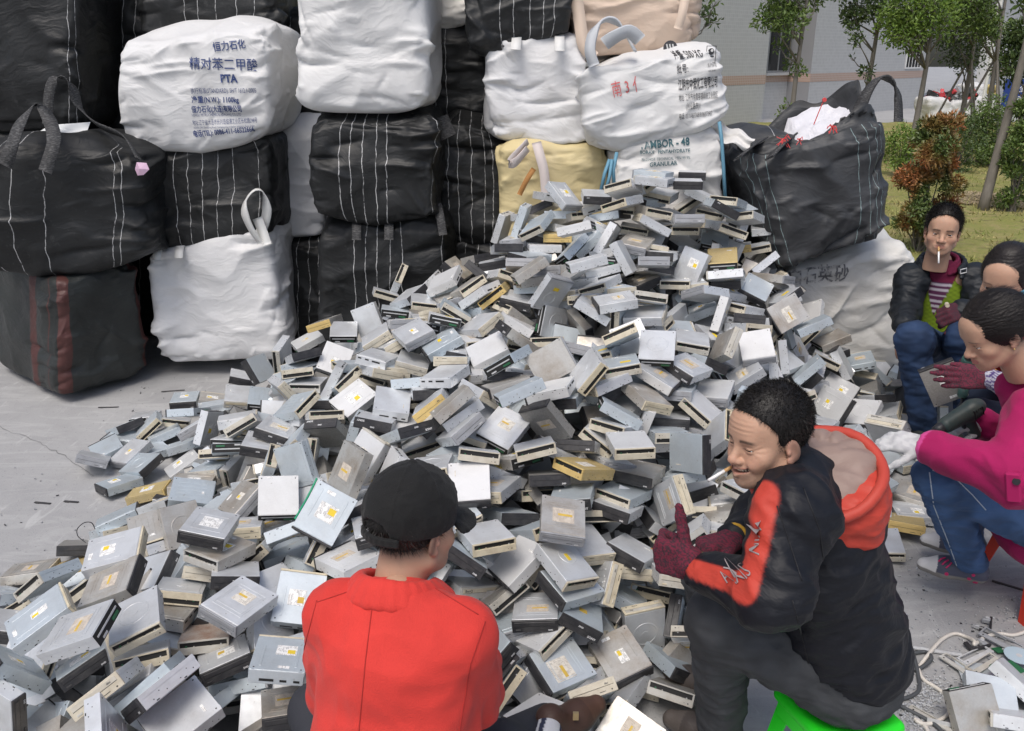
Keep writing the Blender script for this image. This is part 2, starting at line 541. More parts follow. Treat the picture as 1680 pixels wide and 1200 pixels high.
    for x0 in (td + 6, td + 11, td + 16):
        w = MB().box(x0, x0 + 1.8, -.03, 0, 1.5, 1.56).box(x0, x0 + 1.8, -.03, 0, 3.1, 3.16).box(x0, x0 + .06, -.028, 0, 1.5, 3.16).box(x0 + 1.74, x0 + 1.8, -.028, 0, 1.5, 3.16)
        f = w.obj('window', mwh, b)
        MB().box(x0 + .06, x0 + 1.74, -.012, -.004, 1.56, 3.1).obj('pane', mgl, f)
building()

# blue notice board by the far bushes
def board():
    p = at(1668, 160, 26)
    b = empty('notice_board', (p.x, p.y, 0), R(8))
    tag(b, 'blue notice board with white lettering beyond the green bush', 'sign')
    mb2 = mat('board blue', (.02, .05, .25), .4)
    MB().box(-.45, .45, -.02, .02, .55, 1.35).obj('panel', mb2, b)
    for x in (-.4, .36): MB().box(x, x + .04, -.019, .019, 0, .55).obj('post', M['gry'], b)
    for k, s in enumerate(('安全', '文明')):
        t = text_mesh(s, .22, mat('board white', (.8, .8, .8), .5))
        t.name = 'lettering'; t.parent = b
        t.rotation_euler = (R(90), 0, 0); t.location = (0, -.024, 1.0 - .3 * k)

def text_mesh(s, size, m, sx=1.0, align='CENTER', bold=0.0, shear=0.0):
    cu = bpy.data.curves.new('t', 'FONT'); cu.body = s; cu.size = size; cu.align_x = align
    cu.resolution_u = 2; cu.offset = bold; cu.shear = shear
    o = bpy.data.objects.new('t', cu); COL.objects.link(o)
    dg = bpy.context.evaluated_depsgraph_get()
    me = bpy.data.meshes.new_from_object(o.evaluated_get(dg))
    bpy.data.objects.remove(o)
    me.materials.clear(); me.materials.append(m)
    if sx != 1.0:
        for v in me.vertices: v.co.x *= sx
    o = bpy.data.objects.new('printed_text', me); COL.objects.link(o)
    return o
board()

# ------------------------------------------------------------------ trees and shrubs
def leaf_mat(name, a, b, c3=None):
    m = mat(name, a, .5)
    N = NT(m)
    g = N.n('NewGeometry')
    base = N.mix(N.ramp(g.outputs['Random Per Island'], (.0, 0.0), (1.0, 1.0)), a, b)
    if c3: base = N.mix(N.ramp(N.noise(N.obj(), 2.2, 2), (.42, 0.0), (.6, 1.0)), base, c3)
    N.base(base)
    N.b.inputs['Transmission Weight'].default_value = 0.0
    N.b.inputs['Subsurface Weight'].default_value = 0.0
    return m
LG = leaf_mat('green leaves', (.055, .10, .018), (.13, .19, .04))
LD = leaf_mat('dark leaves', (.035, .07, .018), (.09, .13, .035))
LY = leaf_mat('fresh leaves', (.085, .16, .018), (.17, .25, .04))
LR = leaf_mat('red and green leaves', (.055, .10, .02), (.10, .13, .03), (.34, .13, .045))
BK = mat('bark', (.16, .14, .12), .85)
_N = NT(BK); _N.base(_N.mix(_N.noise(_N.scaled(_N.obj(), (8, 8, 2)), 3, 5), (.10, .09, .075), (.26, .235, .205))); _N.bump(_N.noise(_N.scaled(_N.obj(), (6, 6, 1.5)), 6, 5), .6, .01)

def leaves(cs, n, size, rs, aspect=.45, droop=.2):
    """n leaves of 4 corners each spread in soft clumps; cs = [(centre, radius)]"""
    rad = np.array([c[1] for c in cs]); w = rad ** 2.2; w /= w.sum()
    k = rs.choice(len(cs), n, p=w)
    C = np.array([tuple(c[0]) for c in cs])[k]; r = rad[k]
    d = rs.normal(size=(n, 3)); d /= np.linalg.norm(d, axis=1, keepdims=True)
    q = rs.random(n) ** .45
    P = C + d * (r * q)[:, None] * np.array([1, 1, .85])
    a = rs.normal(size=(n, 3)) + d * 1.2; a[:, 2] += .2; a /= np.linalg.norm(a, axis=1, keepdims=True)
    b = np.cross(a, rs.normal(size=(n, 3))); b /= np.linalg.norm(b, axis=1, keepdims=True)
    s = size * rs.uniform(.6, 1.3, n)[:, None]
    nn = np.cross(a, b)
    V = np.stack([P, P + a * s * .5 + b * s * aspect * .5 + nn * s * .08, P + a * s - nn * s * droop, P + a * s * .5 - b * s * aspect * .5 + nn * s * .08], 1).reshape(-1, 3)
    return V, np.arange(4 * n).reshape(-1, 4)

def tree(label, px, Y, crown, lm, nleaf, lsize, seed, trunk_r=.055, lean=0.0, ztop=3.2, stakes=False, group='young street trees in front of the grey building', name='young_tree'):
    """crown = list of (px, py, radius m) clumps at distance Y"""
    rs = np.random.default_rng(seed); rnd = random.Random(seed)
    p = at(px, 200, Y); base = Vector((p.x, p.y, 0))
    root = empty(name, base)
    tag(root, label, 'tree', group)
    cs = []
    for (cx, cy, r) in crown:
        q = at(cx, cy, Y + rnd.uniform(-.35, .35)) - base
        cs.append((q, r))
    V, Q = leaves(cs, nleaf, lsize, rs)
    me = me_np(V, Q); me.materials.append(lm); me.polygons.foreach_set('use_smooth', [False] * len(me.polygons))
    link('crown', me, None, root)
    t = MB()
    pts = []; n = 12
    for k in range(n + 1):
        f = k / n
        pts.append(Vector((lean * f + .03 * math.sin(f * 5 + seed), .02 * math.sin(f * 7 + seed), ztop * f - .05)))
    t.tube(pts, trunk_r, rr=[trunk_r * (1.15 - .75 * (k / n)) for k in range(n + 1)], seg=10)
    for c, r in cs:
        k = min(n - 1, max(3, int(n * min(.95, (c.z - r * 1.3) / ztop))))
        a = pts[k]
        m1 = a.lerp(c, .5) + Vector((rnd.uniform(-.08, .08), rnd.uniform(-.08, .08), -.05))
        t.tube([a, m1, c], .02, rr=[trunk_r * .35, trunk_r * .22, trunk_r * .1], seg=6)
        for q in range(4):
            e = c + Vector((rnd.gauss(0, 1), rnd.gauss(0, 1), rnd.gauss(0, .8))).normalized() * r * .9
            t.tube([m1.lerp(c, .6), e], .01, rr=[trunk_r * .12, trunk_r * .05], seg=4)
    t.obj('trunk', BK, root, True)
    if stakes:
        for k in range(3):
            a = 2.1 * k + .5
            MB().tube([(.75 * math.cos(a), .75 * math.sin(a), 0), (.04 * math.cos(a), .04 * math.sin(a), 1.9)], .022, seg=6).obj('stake', BK, root)
    return root

def crown_fill(x0, x1, y0, y1, r, n, seed):
    rnd = random.Random(seed); out = []
    cx, cy = (x0 + x1) / 2, (y0 + y1) / 2
    while len(out) < n:
        x = rnd.uniform(x0, x1); y = rnd.uniform(y0, y1)
        if ((x - cx) / (x1 - x0) * 2) ** 2 + ((y - cy) / (y1 - y0) * 2) ** 2 < 1.05:
            out.append((x, y, r * rnd.uniform(.7, 1.25)))
    return out

tree('sparse young tree before the recessed window of the grey building', 1300, 15.5, crown_fill(1250, 1345, -70, 50, .26, 16, 1) + [(1278, 75, .14), (1298, 100, .16), (1310, 115, .14), (1285, 185, .12), (1297, 200, .14), (1292, 172, .08)], LG, 2600, .085, 3, ztop=3.3, trunk_r=.05)
tree('thin young tree with scattered leaves before the plain wall', 1417, 17, crown_fill(1378, 1456, -70, 34, .22, 12, 5) + [(1400, 52, .13), (1407, 68, .12), (1422, 118, .14), (1398, 95, .05)], LD, 1900, .09, 4, ztop=3.6, trunk_r=.055)
tree('dense round-crowned tree right of the thin bare-stemmed one', 1503, 16, crown_fill(1458, 1560, -50, 88, .34, 24, 7), LY, 5600, .075, 5, ztop=3.1, trunk_r=.055)
tree('dark leafy tree in front of the covered bay', 1575, 18, crown_fill(1545, 1612, -40, 105, .36, 20, 8), LD, 3800, .075, 6, ztop=3.3, stakes=True)
tree('leafy tree at the corner pier of the covered bay', 1616, 17, crown_fill(1585, 1645, -50, 70, .32, 14, 9), LG, 3200, .075, 7, ztop=3.3, stakes=True)
tree('drooping dark tree near the notice board', 1672, 21, crown_fill(1640, 1720, 50, 130, .36, 14, 10), LD, 3600, .12, 8, ztop=2.6)
tree('leaning bare trunk standing in the lawn by the red-leaved shrub', 1640, 11.6, [(1700, -60, .35), (1660, -90, .3), (1676, 10, .10)], LG, 900, .1, 12, trunk_r=.062, lean=.20, ztop=3.4, name='leaning_tree')
tree('small tree whose twig shows beside the beige sack', 1120, 9.2, [(1150, 18, .08), (1165, 22, .09), (1172, 34, .07), (1160, 10, .07), (1175, 2, .07), (1130, -20, .2), (1150, -50, .3)], LG, 480, .075, 13, trunk_r=.03, ztop=2.6, name='twiggy_tree')

def shrub(label, px, py, Y, w, h, lm, n, lsize, seed, name='leafy_shrub', cat='shrub', group=None):
    rs = np.random.default_rng(seed); rnd = random.Random(seed)
    p = at(px, py, Y); root = empty(name, (p.x, p.y, 0)); tag(root, label, cat, group)
    cs = []
    for k in range(26):
        z = rnd.uniform(.08, 1) ** .9
        rr = w / 2 * (1 - .45 * z ** 3) * (.55 + .45 * min(1, z * 3))
        a = rnd.uniform(0, 6.28); q = rnd.random() ** .5 * rr * .75
        cs.append((Vector((q * math.cos(a), q * math.sin(a), z * h)), w * .17 * rnd.uniform(.7, 1.3)))
    V, Q = leaves(cs, n, lsize, rs, .32)
    V[:, 2] = np.maximum(V[:, 2], .03)
    me = me_np(V, Q); me.materials.append(lm); me.polygons.foreach_set('use_smooth', [False] * len(me.polygons))
    link('foliage', me, None, root)
    t = MB()
    for c, r in cs[::2]:
        t.tube([(rnd.uniform(-.05, .05), rnd.uniform(-.05, .05), 0), (c.x * .5, c.y * .5, c.z * .55), tuple(c)], .01, rr=[.014, .009, .004], seg=5)
    t.obj('stem', BK, root)
shrub('tall red-tipped shrub on the lawn behind the smoking man', 1510, 390, 9.0, .70, 1.45, LR, 12000, .06, 21, 'red_shrub')
shrub('green shrub at the frame edge behind the leaning trunk', 1664, 320, 11.5, .65, 1.45, LG, 5200, .07, 22)
shrub('thin green shrub between the stakes of the dark tree', 1572, 240, 15.5, .9, .95, LD, 1500, .08, 23)
shrub('small green shrub left of the white sacks in the far yard', 1483, 230, 15, .7, .9, LY, 1800, .07, 24)
shrub('spreading green shrub right of the far white sacks', 1622, 235, 16.5, 1.3, 1.25, LG, 3600, .08, 25)
shrub('low yellow-green shrub against the wall above the dark open sack', 1290, 215, 14.5, .6, .95, LY, 900, .06, 26)
def mulch():
    m = mat('straw mulch', (.42, .33, .2), .9)
    p = gnd(1636, 333)
    rs = np.random.default_rng(4); n = 2500
    a = rs.random(n) * 6.28; r = .75 * rs.random(n) ** .6
    c = np.stack([p.x + r * np.cos(a), p.y + r * np.sin(a), .04 + .05 * np.exp(-(r / .3) ** 2) + rs.random(n) * .02], -1)
    an = rs.random(n) * 6.28; d = np.stack([np.cos(an), np.sin(an), rs.normal(0, .15, n)], -1) * .045
    e = np.stack([-np.sin(an), np.cos(an), 0 * an], -1) * .006
    V = np.stack([c - d - e, c + d - e, c + d + e, c - d + e], 1).reshape(-1, 3)
    me = me_np(V, np.arange(4 * n).reshape(-1, 4)); me.materials.append(m)
    tag(link('straw_mulch', me), 'ring of pale straw mulch around the leaning trunk', 'mulch', kind='stuff')
mulch()

# ------------------------------------------------------------------ woven bulk sacks
def sack_mat(name, col, dark=False, stripes=(), scol=(.50, .50, .50), sw=.0019, bands=(), bcol=(.12, .035, .03), dirt=.2, bcol2=None):
    m = mat(name, col, .5 if dark else .6, 0, .4)
    N = NT(m); o = N.obj()
    at_ = N.n('Attribute', attribute_name='around'); u = at_.outputs['Fac']
    wob = N.math('MULTIPLY', N.math('SUBTRACT', N.noise(N.scaled(o, (1, 1, 2)), 2.5, 3, .6), .5), .05)
    uu = N.math('ADD', u, wob)
    big = N.noise(o, 3.2, 5, .6)
    fine = N.noise(o, 26, 4, .7)
    if dark:
        base = N.mix(N.ramp(big, (.35, 0.0), (.7, 1.0)), tuple(c * .6 for c in col), tuple(min(1, c * 1.3) for c in col))
        base = N.mix(N.math('MULTIPLY', N.ramp(fine, (.6, 0.0), (.78, 1.0)), .25), base, (.14, .14, .14))
    else:
        base = N.mix(N.math('MULTIPLY', N.ramp(big, (.5, 0.0), (.8, 1.0)), dirt), col, (.42, .39, .34))
        base = N.mix(N.math('MULTIPLY', N.ramp(N.noise(o, 60, 3, .8), (.68, 0.0), (.74, 1.0)), .3), base, (.15, .14, .12))
        base = N.mix(N.math('MULTIPLY', N.ramp(N.noise(N.scaled(o, (1, 1, 1)), 1.7, 4, .7, 1.0), (.62, 0.0), (.75, 1.0)), dirt * 1.3), base, (.36, .28, .18))
    if bands:
        f = None
        for (a, b) in bands:
            g = N.math('MULTIPLY', N.math('GREATER_THAN', uu, a), N.math('LESS_THAN', uu, b))
            f = g if f is None else N.math('MAXIMUM', f, g)
        base = N.mix(N.math('MULTIPLY', f, .85), base, bcol)
    if stripes:
        f = None
        for a in stripes:
            g = N.math('LESS_THAN', N.math('ABSOLUTE', N.math('SUBTRACT', uu, a)), sw)
            f = g if f is None else N.math('MAXIMUM', f, g)
        brk = N.ramp(N.noise(o, 22, 3, .7), (.34, 0.05), (.52, .9))
        base = N.mix(N.math('MULTIPLY', f, brk), base, scol)
    N.base(base)
    N.rough(N.math('ADD', N.math('MULTIPLY', fine, .3), .36 if dark else .45))
    dn = N.n('TexNoise'); N.l(o, dn.inputs['Vector']); dn.inputs['Scale'].default_value = 3.0; dn.inputs['Detail'].default_value = 3
    wv = N.n('VectorMath', operation='MULTIPLY_ADD'); N.l(dn.outputs['Color'], wv.inputs[0]); wv.inputs[1].default_value = (.35, .35, .35); N.l(o, wv.inputs[2])
    vo = N.n('TexVoronoi', feature='F1'); N.l(N.scaled(wv.outputs[0], (1.6, 1.6, 4.2)), vo.inputs['Vector']); vo.inputs['Scale'].default_value = 3.2
    vo2 = N.n('TexVoronoi', feature='F1'); N.l(N.scaled(wv.outputs[0], (2.2, 2.2, 7.0)), vo2.inputs['Vector']); vo2.inputs['Scale'].default_value = 7.0
    cr = N.noise(N.scaled(wv.outputs[0], (1.0, 1.0, 2.6)), 5.0, 5, .6, .3)
    crr = N.math('ABSOLUTE', N.math('SUBTRACT', cr, .5))
    h = N.math('ADD', N.math('MULTIPLY', crr, -.14), N.math('MULTIPLY', vo.outputs['Distance'], .26))
    h = N.math('ADD', h, N.math('MULTIPLY', vo2.outputs['Distance'], .07))
    h = N.math('ADD', h, N.math('MULTIPLY', N.noise(o, 220, 2, .5), .03))
    N.bump(h, .6 if dark else .6, .035)
    return m

def _cube(N):
    """welded cube surface grid in [-1,1]^3 : verts, quads"""
    t = np.linspace(-1, 1, N + 1)
    A, B = np.meshgrid(t, t, indexing='ij')
    one = np.ones_like(A)
    faces = [np.stack([A, -one, B], -1), np.stack([one, A, B], -1), np.stack([-A, one, B], -1), np.stack([-one, -A, B], -1), np.stack([A, B, one], -1), np.stack([A, -B, -one], -1)]
    V = np.concatenate([f.reshape(-1, 3) for f in faces])
    i = np.arange(N * (N + 1)).reshape(N, N + 1)[:, :-1].ravel()
    q = np.stack([i, i + N + 1, i + N + 2, i + 1], -1)
    Q = np.concatenate([q + k * (N + 1) ** 2 for k in range(6)])
    key = np.round((V + 1) * 1e5).astype(np.int64)
    key = key[:, 0] * 10 ** 12 + key[:, 1] * 10 ** 6 + key[:, 2]
    _, idx, inv = np.unique(key, return_index=True, return_inverse=True)
    return V[idx], inv.ravel()[Q]
_CUBES = {}

class Sack: pass

def sack(label, quad, depth, m, seed, bulge=.10, amp=1.0, N=70, name='bulk_sack', cat='sack', group='filled bulk sacks stacked in a wall behind the heap', hump=.05, dz=0.0, open_top=False, sag=.03, corner=11.0, wr=(2.2, 7.5), nfold=95):
    """quad: TL TR BR BL of the front as (px,py,Y); depth: vector to the back"""
    if N not in _CUBES: _CUBES[N] = _cube(N)
    P, Q = _CUBES[N]
    c0 = [np.array(at(*q)) for q in quad]
    cm = sum(c0) / 4
    c = [cm + (q - cm) * np.array([1.045, 1.02, 1.03]) for q in c0]
    for i in (2, 3): c[i][2] = max(c[i][2], .004) if c0[i][2] < .05 else c[i][2]
    dv = np.array(depth, float)
    x, y, z = P.T
    # rounded plan, softened top and bottom edges
    n = corner
    r = np.maximum(np.maximum(abs(x), abs(y)), 1e-6)
    k = r / (abs(x) ** n + abs(y) ** n + 1e-12) ** (1 / n)
    zz = abs(z)
    soft = (1 - .07 * zz ** 12 - .02 * zz ** 4)
    bul = 1 + .6 * bulge * (1 - z ** 4) * (1 - .4 * np.maximum(abs(x), abs(y)) ** 8)
    X = x * k * soft * bul; Y = y * k * soft * (1 + (bul - 1) * 1.3)
    rr = np.sqrt(np.minimum(1, x ** 2 + y ** 2))
    Z = z * (1 - .05 * (np.maximum(abs(x), abs(y)) ** 10) * zz ** 3)
    u = (X + 1) / 2; w = (Z + 1) / 2; v = (Y + 1) / 2
    top = (1 - u)[:, None] * c[0] + u[:, None] * c[1]; bot = (1 - u)[:, None] * c[3] + u[:, None] * c[2]
    W = (1 - w)[:, None] * bot + w[:, None] * top + v[:, None] * dv
    base = c[3] * .5 + c[2] * .5 + dv * .5
    W = W - base
    seedv = np.array([seed * 7.31, seed * 3.7, seed * 1.9])
    # top and underside: hump and slack
    topm = np.clip((z - .6) / .4, 0, 1); W[:, 2] += topm * (hump * (1 - rr ** 2) + .05 * perlin(W * 3.1 + seedv))
    if sag: W[:, 2] -= np.clip((-z - .55) / .45, 0, 1) * sag * (1 - abs(x) ** 2) * 1.0
    # metric normal estimate
    ln = [np.linalg.norm(c[1] - c[0]), np.linalg.norm(dv), np.linalg.norm(c[0] - c[3])]
    ax = (c[1] - c[0]) / ln[0]; ay = dv / ln[1]; az = (c[0] - c[3]) / ln[2]
    nx = np.sign(x) * abs(X) ** 5; ny = np.sign(y) * abs(Y) ** 5; nz = np.sign(z) * abs(z) ** 5
    Nn = nx[:, None] * ax + ny[:, None] * ay + nz[:, None] * az
    Nn /= np.linalg.norm(Nn, axis=1, keepdims=True) + 1e-9
    q = W + seedv
    warp = np.stack([perlin(q * 2.0), perlin(q * 2.0 + 31), perlin(q * 2.0 + 57)], -1) * .12
    qq = q + warp
    f = np.abs(perlin(qq * wr[0] * 1.5 + 5))                           # broad facets
    low = perlin(q * 2.3 + 71)
    edge = 1 - .35 * np.clip((zz - .9) / .1, 0, 1)
    ua = np.where(abs(y) >= abs(x) - 1e-6, np.where(y < 0, x * ln[0] / 2, 9 + x), np.where(x > 0, ln[0] / 2 + (y + 1) * ln[1] / 2, -ln[0] / 2 - (y + 1) * ln[1] / 2))
    za = z * ln[2] / 2
    rs = np.random.default_rng(seed * 13 + 5)
    fold = np.zeros(len(x)); wu = ua + .02 * perlin(q * 5 + 3); wz_ = za + .018 * perlin(q * 4.3 + 13)
    hw, hh = ln[0] / 2, ln[2] / 2
    for k_ in range(nfold):
        big = k_ < nfold * .22
        L = rs.uniform(.18, .5) if big else rs.uniform(.05, .24)
        a0 = rs.uniform(-hw - .35, hw + .35); z0 = rs.uniform(-hh, hh) 
        if rs.random() < .3: z0 = rs.choice([-1, 1]) * hh * rs.uniform(.72, 1.0)
        if rs.random() < .25: a0 = rs.choice([-1, 1]) * hw * rs.uniform(.85, 1.0)
        sl = rs.normal(0, .16) if rs.random() < .72 else rs.normal(0, .7)
        cv = rs.normal(.1, .5); w = rs.uniform(.010, .024) if big else rs.uniform(.006, .014)
        A_ = rs.uniform(.012, .030) if big else rs.uniform(.005, .014)
        if rs.random() < .4: A_ = -A_
        da = (wu - a0); dz_ = wz_ - z0 - sl * da - cv * da ** 2
        dd_ = dz_ / math.sqrt(1 + sl * sl)
        tp = np.clip(1 - (da * math.sqrt(1 + sl * sl) / (L / 2)) ** 2, 0, 1)
        skew = np.where(dd_ > 0, 1.0, .45)
        fold += A_ * tp * np.exp(-np.abs(dd_) * skew / w)
    D = amp * (edge * (-.030 * f + .028 * low + .006) + fold * np.clip((1 - zz) / .04, .15, 1))
    W = W + Nn * D[:, None]
    u_at = np.where(abs(y) >= abs(x) - 1e-6, np.where(y < 0, x * ln[0] / 2, 50 + x), np.where(x > 0, ln[0] / 2 + (y + 1) * ln[1] / 2, -ln[0] / 2 - (y + 1) * ln[1] / 2))
    fr = abs(z) > .9999
    wz = W[:, 2] + base[2]
    W[:, 2] += np.maximum(0, .006 - wz) 
    if open_top:
        keep = ~(np.all(fr[Q] & (z[Q] > 0), axis=1))
        Qk = Q[keep]
    else: Qk = Q
    me = me_np(W, Qk)
    at_ = me.attributes.new('around', 'FLOAT', 'POINT'); at_.data.foreach_set('value', u_at.astype(np.float32))
    me.materials.append(m)
    o = link(name, me); o.location = base
    tag(o, label, cat, group)
    s = Sack(); s.o = o; s.ax = Vector(ax); s.az = Vector(az); s.c = [Vector(v_) for v_ in c]; s.base = Vector(base); s.w = ln[0]; s.h = ln[2]
    s.V = W; s.Q = Qk; s.P = P; s.dv = Vector(dv); s.bvh = None
    return s

def sack_hit(s, p, d):
    if s.bvh is None:
        s.bvh = BVHTree.FromPolygons([tuple(v) for v in s.V], [tuple(int(i) for i in q) for q in s.Q])
    h = s.bvh.ray_cast(Vector(p) - s.base, Vector(d))
    return (h[0] + s.base, h[1]) if h[0] is not None else (None, None)

def print_on(s, text, pxl, pyl, pxr, pyr, size, m, off=.0055, sx=1.0, bold=0.0, cut=.022, name='printed_text'):
    """flat lettering that follows the cloth: baseline runs between two photograph points, projected square on to the front"""
    fw = (s.c[1] - s.c[0]).cross(s.c[3] - s.c[0]).normalized()
    if fw.y > 0: fw = -fw                                             # out of the front
    cen = (s.c[0] + s.c[1] + s.c[2] + s.c[3]) / 4
    def plane(px, py):
        o = Vector((0, 0, CAM_H)); d = at(px, py, 5.0) - o
        t = (cen - o).dot(fw) / d.dot(fw); return o + d * t
    A, B = plane(pxl, pyl), plane(pxr, pyr)
    t = text_mesh(text, size, m, 1.0, 'LEFT', bold)
    xs = [v.co.x for v in t.data.vertices]; x0, x1 = min(xs), max(xs)
    ux = (B - A); L = ux.length; ux.normalize(); uz = ux.cross(-fw).normalized()
    if uz.z < 0: uz = -uz
    k = L / (x1 - x0)
    bm = bmesh.new(); bm.from_mesh(t.data)
    for v in bm.verts: v.co.x = (v.co.x - x0) * k
    bmesh.ops.remove_doubles(bm, verts=bm.verts, dist=1e-5)
    for a in np.arange(0, L, cut):
        bmesh.ops.bisect_plane(bm, geom=bm.verts[:] + bm.edges[:] + bm.faces[:], plane_co=(a, 0, 0), plane_no=(1, 0, 0))
    if size > cut:
        for a in np.arange(-size * .2, size, cut):
            bmesh.ops.bisect_plane(bm, geom=bm.verts[:] + bm.edges[:] + bm.faces[:], plane_co=(0, a, 0), plane_no=(0, 1, 0))
    for v in bm.verts:
        p = A + ux * v.co.x + uz * v.co.y + fw * .6
        h, nn = sack_hit(s, p, -fw)
        if h is None: h = A + ux * v.co.x + uz * v.co.y
        v.co = h + fw * off - s.base
    bm.to_mesh(t.data); bm.free()
    t.parent = s.o; t.name = name
    return t

def ribbon(name, pts, width, wdir, m, parent=None, thick=.004, base=(0, 0, 0), sub=4):
    """webbing strap along points; wdir = width direction, one vector or one per point"""
    P = [Vector(p) for p in pts]
    if not isinstance(wdir, list): wdir = [Vector(wdir)] * len(P)
    # catmull-rom
    Q, WD_ = [], []
    for i in range(len(P) - 1):
        p0, p1, p2, p3 = P[max(i - 1, 0)], P[i], P[i + 1], P[min(i + 2, len(P) - 1)]
        for k in range(sub):
            t = k / sub
            Q.append(.5 * ((2 * p1) + (p2 - p0) * t + (2 * p0 - 5 * p1 + 4 * p2 - p3) * t * t + (3 * p1 - p0 - 3 * p2 + p3) * t ** 3))
            WD_.append(Vector(wdir[i]).lerp(Vector(wdir[i + 1]), t).normalized())
    Q.append(P[-1]); WD_.append(Vector(wdir[-1]).normalized())
    V = []; F = []
    b = Vector(base)
    for i, p in enumerate(Q):
        t = (Q[min(i + 1, len(Q) - 1)] - Q[max(i - 1, 0)]).normalized()
        w = (WD_[i] - t * WD_[i].dot(t)).normalized(); n = t.cross(w)
        for a, c_ in ((-1, -1), (1, -1), (1, 1), (-1, 1)):
            V.append(tuple(p + w * a * width / 2 + n * c_ * thick / 2 - b))
    for i in range(len(Q) - 1):
        for k in range(4):
            F.append((i * 4 + k, i * 4 + (k + 1) % 4, i * 4 + 4 + (k + 1) % 4, i * 4 + 4 + k))
    F.append((0, 1, 2, 3)); e = (len(Q) - 1) * 4; F.append((e + 3, e + 2, e + 1, e))
    me = me_from(V, F)
    o = link(name, me, m, parent, True)
    return o

BLK = (.014, .015, .0155)
WEB_B = mat('dark webbing', (.035, .035, .036), .8)
_N = NT(WEB_B); _N.base(_N.mix(_N.ramp(_N.noise(_N.scaled(_N.obj(), (60, 60, 400)), 1, 1), (.5, 0.0), (.62, 1.0)), (.03, .03, .031), (.10, .10, .10)))
WEB_W = mat('white webbing', (.66, .66, .64), .7)
WEB_P = mat('pinkish webbing', (.62, .55, .52), .7)

